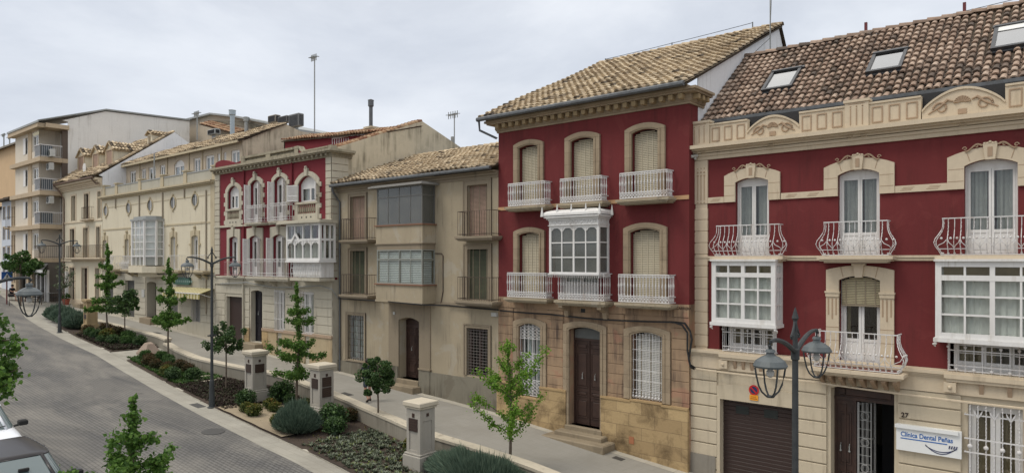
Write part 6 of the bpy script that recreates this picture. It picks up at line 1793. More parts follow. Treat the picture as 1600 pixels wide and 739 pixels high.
far_building('townhouse', 'bluish white townhouse with dark upright windows at the far left', 'house', 3, 17.6, 315, by0+.3, BLUEW, 4, 2, paint('slate_window', (.04,.045,.05), .2), pitch=.9)
far_building('townhouse', 'dim grey townhouse cut by the left edge of the photo', 'house', -28, 2.8, 330, by0+.4, PALEW, 4, 3, BLACK, pitch=.9)
# orange gabled building standing behind
ob = thing('gabled_building', 'tall orange walled building with a plain side wall behind the white townhouse', 'building', (XF(-30, 26), 26, G(-90)))
m = MB(); ya = 27.0; xo1 = XF(33, ya); wall(m, XF(-60, ya), xo1, G(-80)-1, ZF(10, 231, ya), ya, [], ya+9); m.build('wall', OCHRE, ob)
m = MB(); z = ZF(10, 231, ya); m.add([(XF(-60, ya), ya-.6, z), (xo1+.3, ya-.6, z+.0), (xo1+.3, ya+5, z+1.4), (XF(-60, ya), ya+5, z+1.4)], [(0,1,2,3)]); m.box(XF(-60, ya), xo1+.3, ya-.62, ya-.5, z-.2, z+.02); m.box(XF(-60, ya), xo1+.3, ya+5, ya+9, z-.1, z+1.4); m.build('roof', GREYST, ob)
# building behind the oval house (its grey roof edge shows above)
rb = thing('rear_building', 'beige rear building with a grey sloping roof edge above the roof terrace house', 'building', (XF(300, 32), 32, G(-60)))
yr_ = 31.0; P = [(286, 193), (294, 189.5), (333, 180), (372, 184.5), (420, 194), (455, 203)]
m = MB(); m.plate([(XF(286, yr_), G(-60)), *[(XF(a, yr_), ZF(a, b, yr_)) for a, b in P], (XF(455, yr_), G(-60))], yr_, yr_+6); m.build('wall', plaster('rear_beige', (.50,.43,.34), (.45,.39,.30)), rb)
m = MB(); pts = [(XF(a, yr_), ZF(a, b, yr_)) for a, b in P]; m.band([(p[0], p[1]+.16) for p in pts], pts, yr_-.35, yr_+6.2); m.build('roof', GREYP, rb)
m = MB(); a0, a1 = (XF(334, yr_), ZF(334, 189, yr_)), (XF(388, yr_), ZF(388, 203, yr_)); m.plate([a0, (XF(380, yr_), ZF(380, 190, yr_)), (XF(410, yr_), ZF(410, 197, yr_)), (a1[0]+1, a1[1])], yr_-.12, yr_-.01); m.build('recess_shade_plate', DRABP, rb)  # flat dark plate on the wall, recess shade put into its colour
sh = XF(352, yr_)
U = Vector((a1[0]-a0[0], 0, a1[1]-a0[1])); tile_roof(rb, TILER, (a0[0], yr_-1.3, a0[1]-.5), U, (0, 1, .35), U.length, 1.2, pitch=.26, expo=.36, seed=91)

# ------------------------------------------------------------------ roof clutter: antennas, chimneys, ducts, wires
def antenna(px, pyb, pyt, y, lab, elements=True, arms=5, size=.5):
    x = XF(px, y); zb, zt = ZF(px, pyb, y), ZF(px, pyt, y)
    t = thing('roof_antenna', lab, 'antenna', (x, y, zb)); m = MB(); r = .018+.0006*abs(x); m.tube([(x, y, zb-.3), (x, y, zt)], r, 5); m.build('mast', GREYP, t)
    if elements:
        m = MB(); m.bar((x-size, y, zt-.1), (x+size*.5, y, zt-.1), r*1.3)
        for i in range(arms): c = x-size+size*1.5*i/(arms-1); m.bar((c, y-.22, zt-.1), (c, y+.22, zt-.02+.05*(i % 2)), r); m.bar((c, y, zt-.3), (c, y, zt+.12), r)
        m.build('aerial', GREYP, t)
    return t
antenna(491.5, 210, 88, 26, 'very tall antenna mast above the rose red townhouse', size=.35)
antenna(308, 213, 176, 27, 'antenna with a small aerial on the roof behind the long cream townhouse', size=.5)
antenna(241, 302, 240, 20.3, 'thin white mast standing on the roof terrace parapet', elements=False)
antenna(710, 222, 177, 29.5, 'small antenna behind the roof of the drab house, right of the chimney', size=.5)
antenna(1203.5, 86, -20, 26.2, 'thin mast rising out of the picture beside the white gable wall', elements=False)
antenna(6, 240, 210, 28.5, 'antenna on the far left roof beside its twin', size=.7)
antenna(15, 240, 214, 29.5, 'shorter antenna right of its twin on the far left roof', size=.6)
def pot(px, pyb, pyt, y, w, lab, name='chimney', cat='chimney', mat=GREYP, cap=True):
    x = XF(px, y); zb, zt = ZF(px, pyb, y), ZF(px, pyt, y); t = thing(name, lab, cat, (x, y, zb))
    m = MB(); m.lathe(x, y, [(w, -.5), (w, zt-zb-.3)], 12, zb); m.build('flue', mat, t)
    if cap: m = MB(); m.lathe(x, y, [(w*1.1, zt-zb-.42), (w*1.5, zt-zb-.38), (w*1.5, zt-zb-.08), (w*1.7, zt-zb-.04), (w*.3, zt-zb+.03)], 12, zb); m.build('cowl', mat, t)
pot(579.5, 205, 156, 25.5, .11, 'dark metal flue with a cowl on the gabled roof of the rose red townhouse', mat=ZINC)
pot(363, 222, 172, 27, .17, 'pale blue galvanised flue pipe above the tiled roof', mat=paint('galvanised', (.36,.42,.46), .4))
pot(385, 212, 183, 30.5, .16, 'thin grey flue behind the galvanised pipe', mat=GREYP)
pot(707.5, 222, 206, 28.3, .12, 'short grey flue behind the roof ridge of the drab house', mat=GREYP, cap=False)
def roofbox(px0, px1, pyt, pyb, y, mat, lab, d=.45):
    x0, x1 = XF(px0, y), XF(px1, y); zt, zb = ZF((px0+px1)/2, pyt, y), ZF((px0+px1)/2, pyb, y)
    t = thing('rooftop_cooler', lab, 'rooftop cooler', (x0, y, zb), 'coolers on the rooftops'); m = MB(); m.bbox(x0, x1, y, y+d, zb, zt, .04); m.build('casing', mat, t)
    m = MB(); n = 9
    for i in range(n): z = zb+.08+(zt-zb-.16)*i/n; m.box(x0+.08, x1-.08, y-.02, y-.002, z, z+.04); m.box(x1+.002, x1+.02, y+.08, y+d-.08, z, z+.04)
    m.build('louvre', BLACK, t)
    m = MB(); m.box((x0+x1)/2-.25, (x0+x1)/2+.25, y+.2, y+d-.2, zb-.5, zb-.002); m.build('base', GREYP, t)
roofbox(418.5, 430, 180, 192, 28, paint('cooler_tan', (.24,.21,.17), .6), 'tan rooftop cooler, leftmost of the three')
roofbox(434, 447.5, 181.5, 192, 28, paint('cooler_dark', (.12,.115,.11), .5), 'dark low rooftop cooler between the other two')
roofbox(451, 466, 178, 198, 27.5, paint('cooler_slate', (.16,.16,.16), .5), 'tall slate rooftop cooler with a pale edge, rightmost of the three')
roofbox(324, 335.5, 202, 210.5, 26, GREYP, 'small grey ventilation box on the tiled roof behind the terrace')
ch = thing('chimney', 'masonry chimney stack crossing the red rear storey', 'chimney', (XF(574, 24), 24, ZF(574, 215, 24))); m = MB(); m.bbox(XF(570, 24), XF(580, 24), 24, 24.8, ZF(574, 222, 24), ZF(574, 199, 24), .05); m.box(XF(569, 24), XF(581, 24), 23.94, 24.86, ZF(574, 201, 24), ZF(574, 199.5, 24)+.05); m.build('stack', GABLE, ch)
def wire(pts, lab, r=.012, name='cable', cat='cable', mat=BLACK, sagf=.15):
    P = []
    for p, q in zip(pts, pts[1:]):
        p, q = Vector(p), Vector(q); L = (q-p).length; n = max(3, int(L/.7))
        for i in range(n): t = i/n; v = p.lerp(q, t); v.z -= sagf*L*.06*4*t*(1-t); P.append(v)
    P.append(Vector(pts[-1])); m = MB(); m.tube(P, r, 5); loc = tuple(pts[0]); return single(m, name, mat, lab, cat, loc, fixn=False)
f = lambda px, py, y: (XF(px, y), y, ZF(px, py, y))
wire([f(946, 93, 27.97), f(1050, 68, 27.97), f(1176, 36, 27.97)], 'thin wire strung along the ridge of the house with brown stone surrounds', .012, sagf=.05)
for px, a, b, l in ((946, 107, 92, 'left'), (1050, 84, 67, 'middle'), (1176, 55, 35, 'right')):
    m = MB(); m.bar(f(px, a, 27.97), f(px, b, 27.97), .035); single(m, 'wire_post', ZINC, l+' of the three short posts carrying the wire above the straw coloured ridge', 'post', f(px, a, 27.97), 'wire posts on the straw coloured ridge')
wire([f(1226, 80, 26), f(1353, 52, 24.5), f(1507, 18, 24.5), f(1640, -14, 24.5)], 'long wire running over the brown tiled roof past the two red posts', .010, sagf=.05)
wire([f(1173, 88, 24.6), f(1203, 60, 25.5), f(1206, -15, 26)], 'guy wire beside the thin mast at the white gable', .010, sagf=.0)
# cables along the facades
wire([f(781, 485, 19.9), f(860, 491, 19.9), f(940, 499, 19.9), f(1049, 503, 19.9)], 'black cable bundle along the pinkish stone ground floor', .03, sagf=.1)
wire([f(1049, 503, 19.88), f(1070, 505, 19.86), f(1078, 517, 19.86), f(1081, 530, 19.86), f(1076, 560, 19.84), f(1079, 573, 19.84), f(1085, 576, 20.0)], 'black cable loop hanging at the corner of the stone ground floor', .035, sagf=0)
wire([f(1052, 503, 19.82), f(1066, 508, 19.8), f(1074, 520, 19.8), f(1074, 548, 19.8), f(1078, 569, 19.8), f(1086, 574, 19.95)], 'second black cable in the loop at the stone corner, left of the first', .03, sagf=0)
wire([f(1084, 575, 19.98), f(1150, 584, 19.95), f(1268, 596, 19.9), f(1400, 614, 19.9), f(1600, 638, 19.9), f(1700, 650, 19.9)], 'cream painted cable under the balconies of the cream trimmed house', .028, mat=BEIGE, sagf=.08)
wire([f(529, 466, 19.93), f(600, 470, 19.25), f(660, 476, 19.2), f(700, 477, 19.9), f(779, 484, 19.93)], 'dark cable along the string course of the drab house', .03, sagf=.06)
wire([f(345, 443, 19.55), f(385, 441, 19.5), f(430, 449, 19.5), f(500, 446, 19.5), f(519, 452, 19.5), f(528, 466, 19.85)], 'cable sagging under the long balcony of the rose red house', .03, mat=GREYP, sagf=.1)
wire([f(165, 424, 19.4), f(236, 428, 19.4), f(300, 427, 19.4), f(337, 432, 19.5)], 'dark cable under the oriel of the long cream house', .03, sagf=.1)
# =================================================================== ground, road, pavement, beds
BE = [(-300, 34), (-75, 18.2), (-60, 16.2), (-55.4, 15.28), (-50, 14.6), (-44.1, 14.04), (-38.1, 13.67), (-34.2, 13.25), (-29, 12.75), (-24.7, 12.38), (-19.8, 12.09), (-16.25, 11.94), (-9, 11.6), (-3, 11.4), (12, 11.2), (200, 10)]
bed = lambda x: lerpt(BE, x)
def xsamp(a, b, step=.5):
    n = max(1, int((b-a)/step)); return [a+(b-a)*i/n for i in range(n+1)]
def sheet(name, mat, a, b, lo, hi, dz, step=.5, kind='structure', ny=1, rough=0):
    m = MB(); xs = xsamp(a, b, step); vs = []; fs = []; n = ny+1
    for x in xs:
        l, h = lo(x), hi(x)
        for j in range(n):
            y = l+(h-l)*j/ny
            vs.append((x, y, G(x)+dz+(rough*mnoise.noise(Vector((x*1.3, y*1.3, 0))) if rough else 0)))
    for i in range(len(xs)-1):
        for j in range(ny): fs.append((i*n+j, (i+1)*n+j, (i+1)*n+j+1, i*n+j+1))
    m.add(vs, fs); o = m.build(name, mat, None, fixn=False); tag(o, kind=kind); return o
sheet('ground', EARTH, -600, 400, lambda x: -500, lambda x: 600, -.03, 5)
sheet('road', PAVER, -240, 60, lambda x: 4.0, lambda x: bed(x)-.75, 0, 1)
sheet('drain_strip', BORDER, -240, 60, lambda x: bed(x)-.75, lambda x: bed(x), .004, .5)
o = sheet('near_pavement', SIDEW, -240, 60, lambda x: -3, lambda x: 3.85, .12, 1)
m = MB()
for x in xsamp(-100, 30, 1)[:-1]: m.add([(x, 3.85, G(x)-.05), (x+1, 3.85, G(x+1)-.05), (x+1, 4.0, G(x+1)-.05), (x, 4.0, G(x)-.05), (x, 3.85, G(x)+.13), (x+1, 3.85, G(x+1)+.13), (x+1, 3.99, G(x+1)+.13), (x, 3.99, G(x)+.13)], [(4,5,6,7),(3,2,6,7)])
tag(m.build('kerb', EDGE, None), kind='structure')
# planting beds between kerb line and garden wall
W1 = [(-49.5, 15.8), (-46.51, 15.84), (-42.18, 16.01), (-38.51, 16.1), (-37.35, 15.95)]
W2 = [(-36.15, 15.4), (-34, 15.0), (-31.76, 14.81), (-29.83, 15.05), (-28.17, 15.38), (-26.9, 15.72), (-25.38, 15.79), (-23.61, 15.56), (-21.8, 15.44), (-19.49, 15.09), (-18.17, 14.9), (-16.86, 14.74), (-15.59, 14.76), (-14.39, 14.95), (-12.38, 15.12), (-10.2, 15.0), (-8, 14.6), (-5, 14.4), (0, 14.8), (6, 15.0)]
def smooth(tab, x):
    return (lerpt(tab, x-.5)+lerpt(tab, x)*2+lerpt(tab, x+.5))/4
w1 = lambda x: smooth(W1, x); w2 = lambda x: smooth(W2, x)
sheet('pavement', SIDEW, -240, 60, lambda x: (w1(x)+.1 if -49.5 < x < -37.45 else (w2(x)+.1 if x > -36.1 else bed(x))), lambda x: 21.2, .006, .25)
for nm, a, b in (('planting_bed_soil', -49.5, -38.3), ('planting_bed_soil', -35.5, 6)):
    f_ = w1 if a < -40 else w2
    sheet(nm, SOIL, a, b, bed, lambda x, f_=f_: f_(x)+.05, .05, .25, ny=10, rough=.05)
sheet('gravel_patch', SAND, -24.6, -19.9, lambda x: bed(x)+.04, lambda x: bed(x)+.4+1.9*math.sin(math.pi*min(1, max(0, (x+24.6)/4.7)))**.5, .095, .15, ny=6, rough=.03)
sheet('paved_crossing', BORDER, -38.3, -35.5, bed, lambda x: 16.1, .012, .25)
m = MB()
for tabf, a, b in ((None, -49.5, -38.3), (None, -35.5, 6)):
    for x in xsamp(a, b, .5)[:-1]:
        m.add([(x, bed(x)-.0, G(x)-.05), (x+.5, bed(x+.5), G(x+.5)-.05), (x+.5, bed(x+.5)+.09, G(x+.5)-.05), (x, bed(x)+.09, G(x)-.05), (x, bed(x)-.0, G(x)+.035), (x+.5, bed(x+.5), G(x+.5)+.035), (x+.5, bed(x+.5)+.09, G(x+.5)+.035), (x, bed(x)+.09, G(x)+.035)], [(4,5,6,7),(0,1,5,4),(3,2,6,7)])
tag(m.build('bed_edging', EDGE, None), kind='structure')
# edge slabs along the houses
sheet('house_side_edge', EDGE, -66, 10, lambda x: (19.6 if x > -27.8 else 19.3), lambda x: 20.05, .012, .5)
# garden walls with coping
def gwall(f_, a, b, label):
    loc = (a, f_(a), G(a)); root = thing('garden_wall', label, 'wall', loc); xs = xsamp(a, b, .25)
    def run(off0, off1, z0, z1, mat, name, gap=0):
        m = MB(); L = 0
        for i, (p, q) in enumerate(zip(xs, xs[1:])):
            A = [(x, f_(x)+o, G(x)+z) for x in (p, q) for (o, z) in ((off0, z0), (off1, z0), (off1, z1), (off0, z1))]
            m.add(A, [(0,1,5,4),(1,2,6,5),(2,3,7,6),(3,0,4,7)])
            if i == 0: m.face([A[0], A[1], A[2], A[3]])
            if i == len(xs)-2: m.face([A[4], A[5], A[6], A[7]])
        return m.build(name, mat, root)
    run(.03, .35, -.3, .51, CONC, 'wall_face'); run(0, .40, .512, .60, CAPST, 'coping'); return root
gwall(w1, -49.5, -37.35, 'low curved concrete garden wall, shorter far stretch ending at the paved gap')
gwall(w2, -36.15, 6, 'low wavy concrete garden wall, long near stretch running behind the pillars')
# manholes, grates
def flat(name, label, cat, x, y, w, d, mat, dz=.02, ring=None):
    m = MB(); m.add([(x-w, y-d, G(x-w)+dz), (x+w, y-d, G(x+w)+dz), (x+w, y+d, G(x+w)+dz), (x-w, y+d, G(x-w)+dz), (x-w, y-d, G(x-w)-.05), (x+w, y-d, G(x+w)-.05), (x+w, y+d, G(x+w)-.05), (x-w, y+d, G(x-w)-.05)], [(0,1,2,3),(0,1,5,4),(1,2,6,5),(2,3,7,6),(3,0,4,7)])
    t = thing(name, label, cat, (x, y, G(x))); m.build('cover', mat, t)
    if ring:
        m = MB(); zz = G(x)
        for (a, b, c, d_) in ((x-w-.12, x+w+.12, y-d-.12, y-d), (x-w-.12, x+w+.12, y+d, y+d+.12), (x-w-.12, x-w, y-d, y+d), (x+w, x+w+.12, y-d, y+d)): m.add([(a, c, G(a)+dz+.02), (b, c, G(b)+dz+.02), (b, d_, G(b)+dz+.02), (a, d_, G(a)+dz+.02), (a, c, G(a)), (b, c, G(b)), (b, d_, G(b)), (a, d_, G(a))], [(0,1,2,3),(0,1,5,4),(1,2,6,5),(2,3,7,6),(3,0,4,7)])
        m.build('frame', ring, t)
    return t
IRONC = paint('cast_iron_cover', (.06,.058,.055), .6)
flat('inspection_cover', 'grey inspection cover with a pale frame in the dark planting bed', 'manhole cover', -29.4, 14.3, .42, .38, GREYST, .09, CAPST)
flat('drain_grate', 'dark drain grate on the pale strip beside the middle street lamp', 'drain grate', -25.6, 12.15, .35, .16, IRONC, .012)
flat('utility_cover', 'small dark utility cover on the pavement near the stone house corner', 'manhole cover', -11.78, 19.3, .18, .13, IRONC, .014)
flat('utility_cover', 'small dark utility cover on the pavement below the drab house', 'manhole cover', -23.64, 17.4, .3, .16, IRONC, .014)
flat('utility_cover', 'small dark utility cover on the pavement by the long cream house', 'manhole cover', -43.6, 18.2, .35, .16, IRONC, .014)
t = thing('manhole_cover', 'round manhole cover set in the dark setts of the road', 'manhole cover', (-22.1, 11.0, G(-22.1))); m = MB(); m.lathe(-22.1, 11.0, [(.36, 0), (.36, .014)], 24, G(-22.1)); 
for i, p in enumerate(m.v): m.v[i] = (p[0], p[1], p[2]+G(p[0])-G(-22.1))
m.build('cover', IRONC, t)
# =================================================================== pillars
def pillar(x, y, lab, mat, plaques, h=2.0, rot=0):
    t = thing('stone_pillar', lab, 'pillar', (x, y, G(x)), 'stone pillars along the planting beds'); z = G(x); s = .29
    m = MB(); m.bbox(x-.37, x+.37, y-.37, y+.37, z-.25, z+.46, .02); m.bbox(x-.34, x+.34, y-.34, y+.34, z+.462, z+.52, .015); m.build('base', mat, t)
    m = MB(); m.box(x-s+.03, x+s-.03, y-s+.03, y+s-.03, z+.5, z+h-.2)
    for sx in (-1, 1):
        for sy in (-1, 1): m.bbox(x+sx*(s-.055)-.055, x+sx*(s-.055)+.055, y+sy*(s-.055)-.055, y+sy*(s-.055)+.055, z+.52, z+h-.2, .008)
    m.box(x-s+.005, x+s-.005, y-s+.005, y+s-.005, z+.52, z+.60); m.box(x-s+.005, x+s-.005, y-s+.005, y+s-.005, z+h-.55, z+h-.2)
    m.build('shaft', mat, t)
    m = MB(); m.bbox(x-.33, x+.33, y-.33, y+.33, z+h-.2, z+h-.14, .012); m.bbox(x-.37, x+.37, y-.37, y+.37, z+h-.138, z+h, .02); m.build('cap', CAPST if mat is PILST else mat, t)
    for (face, z0, z1) in plaques:
        m = MB()
        if face == 'street': m.bbox(x-.19, x+.19, y-s-.012, y-s+.02, z+z0, z+z1, .004)
        else: m.bbox(x+s-.02, x+s+.012, y-.19, y+.19, z+z0, z+z1, .004)
        q = m.build('plaque', PLAQ, t)
        m = MB(); n = 4
        for k in range(n):
            zz = z+z0+(z1-z0)*(k+1)/(n+1)
            if face == 'street': m.box(x-.14, x+.14-.06*(k % 2), y-s-.015, y-s-.012, zz-.010, zz+.010)
            else: m.box(x+s+.012, x+s+.015, y-.14, y+.14-.06*(k % 2), zz-.010, zz+.010)
        m.build('engraved_lines', paint('dull_bronze', (.055,.035,.025), .5) if 'dull_bronze' not in MATS else MATS['dull_bronze'], q)
    for face in ('street', 'side'):
        m = MB()
        if face == 'street': m.lathe(x, y-s-.02, [(.035, 0), (.035, .03)], 10, z+h-.37, 'y'); m.box(x-.05, x+.05, y-s-.01, y-s+.0, z+h-.45, z+h-.33)
        else: m.lathe(y, 0, [(.001, 0)], 3) if False else m.box(x+s, x+s+.02, y-.04, y+.04, z+h-.42, z+h-.33)
        m.build('bronze_emblem', BRWOOD, t)
pillar(-15.1, 13.75, 'nearest stone pillar, with one small dark plaque, beside the bushy lavender', PILST, [('street', 1.15, 1.52)])
pillar(-21.05, 14.45, 'stone pillar with two dark plaques stacked on its right face', PILST, [('side', 1.22, 1.55), ('side', .85, 1.18), ('street', 1.15, 1.5)])
pillar(-24.75, 14.0, 'stone pillar with one plaque on each visible face, left of the wide ginkgo', PILST, [('side', 1.18, 1.5), ('street', 1.18, 1.5)])
pillar(-45.8, 15.3, 'yellowed far stone pillar at the end of the first planting bed', PILSY, [('street', 1.2, 1.5), ('street', .85, 1.1)])
m = MB(); bx_, by_ = -36.5, 14.85; z = G(bx_)
m.add([(bx_-.55, by_-.4, z-.1), (bx_+.55, by_-.4, z-.1), (bx_+.55, by_+.4, z-.1), (bx_-.55, by_+.4, z-.1), (bx_-.55, by_-.4, z+.12), (bx_+.55, by_-.4, z+.12), (bx_+.55, by_+.4, z+.12), (bx_-.55, by_+.4, z+.12), (bx_-.15, by_-.15, z+.62), (bx_+.2, by_-.15, z+.58), (bx_+.2, by_+.15, z+.58), (bx_-.15, by_+.15, z+.64)], [(0,1,5,4),(1,2,6,5),(2,3,7,6),(3,0,4,7),(4,5,9,8),(5,6,10,9),(6,7,11,10),(7,4,8,11),(8,9,10,11)])
single(m, 'boundary_stone', plaster('pinkish_stone_block', (.33,.26,.21), (.26,.20,.16)), 'squat pinkish stone block with sloping sides at the gap between the garden walls', 'stone block', (bx_, by_, z))

# =================================================================== street lamps
def lantern(root, x, y, z):
    """hanging lantern, z = underside of cap"""
    m = MB(); m.lathe(x, y, [(.215, 0), (.225, .025), (.19, .09), (.12, .14), (.06, .165), (.05, .20), (.07, .205), (.055, .24), (.02, .25)], 20, z); hd = m.build('lantern', paint('lantern_grey', (.085,.10,.105), .45) if 'lantern_grey' not in MATS else MATS['lantern_grey'], root, smooth=False)
    m = MB()
    for k in range(4):
        a = math.pi/4+k*math.pi/2; c, s = math.cos(a), math.sin(a)
        pts = [(x+c*r, y+s*r, z-h) for r, h in ((.215, 0), (.195, .12), (.165, .24), (.12, .33), (.06, .385), (.0, .40))]; m.tube(pts, .013, 5)
    m.lathe(x, y, [(.05, -.41), (.06, -.395), (.02, -.38)], 10, z)
    m.build('lantern_cage', LAMPI, hd)
    m = MB(); m.lathe(x, y, [(.03, -.02), (.055, -.06), (.05, -.11), (.02, -.14)], 10, z); m.build('bulb', paint('lamp_bulb', (.5,.5,.48), .3) if 'lamp_bulb' not in MATS else MATS['lamp_bulb'], hd)
def lamp(x, y, H, lab, a=.905):
    z = G(x); root = thing('street_lamp', lab, 'street lamp', (x, y, z), 'double armed street lamps')
    m = MB(); m.lathe(x, y, [(.16, 0), (.16, .03), (.11, .05), (.085, .9), (.075, 1.0), (.055, 1.05), (.044, H-.78), (.062, H-.76), (.062, H-.62), (.038, H-.60), (.028, H-.2), (.05, H-.16), (.02, H-.05), (.004, H)], 12, z); m.build('pole', LAMPI, root)
    m = MB(); zc = z+H-.66
    for s in (-1, 1):
        pts = []
        for i in range(13):
            t = i/12; pts.append((x, y+s*a*t, zc+.06*t+.20*math.sin(t*math.pi*.62)*1.0))
        e = pts[-1]; pts += [(x, e[1]+s*.03, e[2]-.05), (x, e[1]+s*.0, e[2]-.10)]
        m.tube(pts, [.042-.018*i/14 for i in range(15)], 7)
        sc = [(x, y+s*.02, z+H-.22)]
        for i in range(1, 11): t = i/10; sc.append((x, y+s*(.03+.15*t**1.6), z+H-.2-.22*t))
        for i in range(9): b = i*.65; sc.append((x, y+s*.18+s*-.04*(1-math.cos(b))*(1-i/16), z+H-.42-.04*math.sin(b)*(1-i/16)))
        m.tube(sc, .016, 5)
    m.build('arm', LAMPI, root)
    m = MB(); m.tube([(x, y-.14, z+H-3.3), (x, y+.14, z+H-3.3)], .02, 6); m.ball((x, y-.14, z+H-3.3), .03, 6); m.ball((x, y+.14, z+H-3.3), .03, 6); m.lathe(x, y, [(.08, -.04), (.08, .04)], 10, z+H-3.3); m.build('bracket_bar', LAMPI, root)
    for s in (-1, 1): lantern(root, x, y+s*a, z+H-.76)
    return root
lamp(-3.37, 10.45, ZF(1246, 480, 10.45)-G(-3.37), 'large street lamp in front of the garage, nearest the camera on the right', a=1.02)
lamp(-25.01, 12.4, 5.97, 'street lamp standing on the pale strip in front of the rose red house')
lamp(-46.7, 13.96, 5.85, 'farthest street lamp, beside the yellowed stone pillar')
lamp(-15.9, 3.33, 6.09, 'street lamp whose pole is outside the picture, its lantern showing at the left edge')
# =================================================================== trees and shrubs
def rv(r): 
    while True:
        v = Vector((r.uniform(-1,1), r.uniform(-1,1), r.uniform(-1,1)))
        if .05 < v.length < 1: return v
def leaf(m, c, s, r, up=.4, shade=None):
    n = (rv(r).normalized()+Vector((0,0,up))).normalized(); a = n.cross(rv(r)).normalized(); b = n.cross(a)
    k = s*r.uniform(.7, 1.25); v = r.random() if shade is None else min(1, max(0, shade+r.uniform(-.3, .3)))
    n0 = len(m.v); m.v += [tuple(c-a*k*.5), tuple(c+b*k*.42+a*k*.1+n*k*.1), tuple(c+a*k*.5), tuple(c-b*k*.42+a*k*.1+n*k*.1)]
    m.f.append((n0, n0+1, n0+2, n0+3)); m.r.append(v)
def ginkgo(x, y, H, cb, R, lab, seed, n=2600, ls=.085, mat=LEAF_G, tiers=6, lean=0, asc=.15, thick=1.0, topgap=.0, top=.12):
    r = random.Random(seed); z = G(x); root = thing('young_ginkgo_tree', lab, 'tree', (x, y, z), 'young ginkgo trees along the street')
    t = MB(); pts = [(x+lean*h/H+.03*math.sin(h*1.7+seed), y+.03*math.cos(h*1.3+seed), z+h) for h in [H*i/12 for i in range(13)]]; pts[0] = (x, y, z-.1)
    t.tube(pts, [.045*thick*(1-.8*i/12)+.006 for i in range(13)], 7)
    m = MB(); br = []
    for k in range(tiers):
        tt = k/(tiers-1) if tiers > 1 else 0; h = cb+(H-cb)*min(.9, max(.01, .02+.86*tt+r.uniform(-.05, .05)))
        R_ = R*((1-tt)**.8*.92+top)*r.uniform(.85, 1.1); nb = 4 if tt < .5 else 3; a0 = r.random()*6.3
        for j in range(nb):
            a = a0+j*6.283/nb+r.uniform(-.4, .4); L = R_*r.uniform(.55, 1.12); i0 = h/H*12; L *= (1.25 if r.random() < .22 else 1); p0 = Vector(pts[min(12, int(i0))]).lerp(Vector(pts[min(12, int(i0)+1)]), i0-int(i0))
            rise = asc*L+r.uniform(-.05, .12)*L; P = [p0+Vector((math.cos(a)*L*u, math.sin(a)*L*u, rise*u*1.2-.0*u*u+.05*math.sin(u*5+j)*L)) for u in (0, .25, .5, .75, 1)]
            t.tube(P, [.016*thick, .013, .011, .008, .004], 5); br.append((P, L, tt))
    tot = sum(b[1] for b in br)+ (H-cb)*.9
    for P, L, tt in br:
        k = int(n*L/tot); cl = max(3, int(L/.10))
        cs = [(r.uniform(.12, 1.05), rv(r)*(.07+.05*r.random())) for _ in range(cl)]
        for _ in range(k):
            u, o = r.choice(cs); u = min(1.05, max(.05, u+r.gauss(0, .05))); i = min(3, int(u*4)); c = P[i].lerp(P[i+1], u*4-i)+o
            c = c+Vector((r.gauss(0, .055), r.gauss(0, .055), r.gauss(0, .06)))
            leaf(m, c, ls, r)
    k = int(n*(H-cb)*.9/tot)
    for _ in range(k):
        u = r.uniform(0, 1)**.9; h = cb+(H-cb)*u*1.0; i0 = min(11.99, h/H*12); c = Vector(pts[int(i0)]).lerp(Vector(pts[int(i0)+1]), i0-int(i0)); w = .10*(1-u*.75)
        if topgap and r.random() < topgap and math.sin(h*9+seed) > 0: continue
        leaf(m, c+Vector((r.gauss(0, w), r.gauss(0, w), r.gauss(0, .05))), ls, r)
    t.build('trunk', BARK, root, fixn=False); m.build('crown', mat, root, fixn=False); return root
def roundtree(x, y, cz, rx, rz, lab, seed, n=1800, ls=.10, mat=LEAF_D, H=None, group=None, thick=1):
    r = random.Random(seed); z = G(x); root = thing('small_round_tree', lab, 'tree', (x, y, z), group)
    t = MB(); t.tube([(x, y, z-.1), (x+.03, y, z+cz*.4), (x-.02, y+.02, z+cz*.75), (x, y, z+cz)], [.04*thick, .032*thick, .028*thick, .02*thick], 7)
    m = MB(); C = Vector((x, y, z+cz)); cls = []
    for k in range(34):
        d = rv(r).normalized(); rr_ = r.uniform(.35, 1.12); p = C+Vector((d.x*rx*rr_, d.y*rx*rr_, d.z*rz*rr_)); cls.append((p, rx*r.uniform(.12, .36)))
        if k < 14: t.tube([C+Vector((0, 0, -rz*.5)), C.lerp(p, .5)+Vector((0, 0, -.05)), p], [.016, .011, .005], 5)
    for _ in range(n):
        p, s = r.choice(cls); d = rv(r); leaf(m, p+d*s, ls, r)
    t.build('trunk', BARK, root, fixn=False); m.build('crown', mat, root, fixn=False); return root
def hgt(px, pyt, x, y): return ZF(px, pyt, y)-G(x)
ginkgo(-42.95, 15.2, hgt(165, 383, 0, 15.2)+ZC-ZC+G(0)-G(-42.95), 1.5, 1.15, 'ginkgo with a pointed crown in front of the garage doors of the long cream house', 1, 4600, .125)
ginkgo(-34.6, 15.0, ZF(268, 405, 15.0)-G(-34.6), 1.5, 1.1, 'ginkgo with tiered branches in front of the striped awning', 2, 4800, .11)
ginkgo(-22.9, 14.65, ZF(455, 443, 14.65)-G(-22.9), 1.15, 1.15, 'wide tiered ginkgo between two stone pillars', 3, 7500, .085, tiers=6)
ginkgo(-13.3, 15.75, ZF(803, 536, 15.75)-G(-13.3), .95, 1.05, 'bright yellow green ginkgo with sparse upswept branches before the stone house', 4, 5200, .072, LEAF_B, tiers=6, asc=.7, top=.34, lean=-.15)
ginkgo(-12.0, 4.66, ZF(211, 622, 4.66)-G(-12.0), 1.9, 1.05, 'foreground ginkgo cut by the bottom edge of the photo', 5, 6500, .075, LEAF_G, tiers=5, thick=1.4, asc=.35, top=.05, topgap=.3)
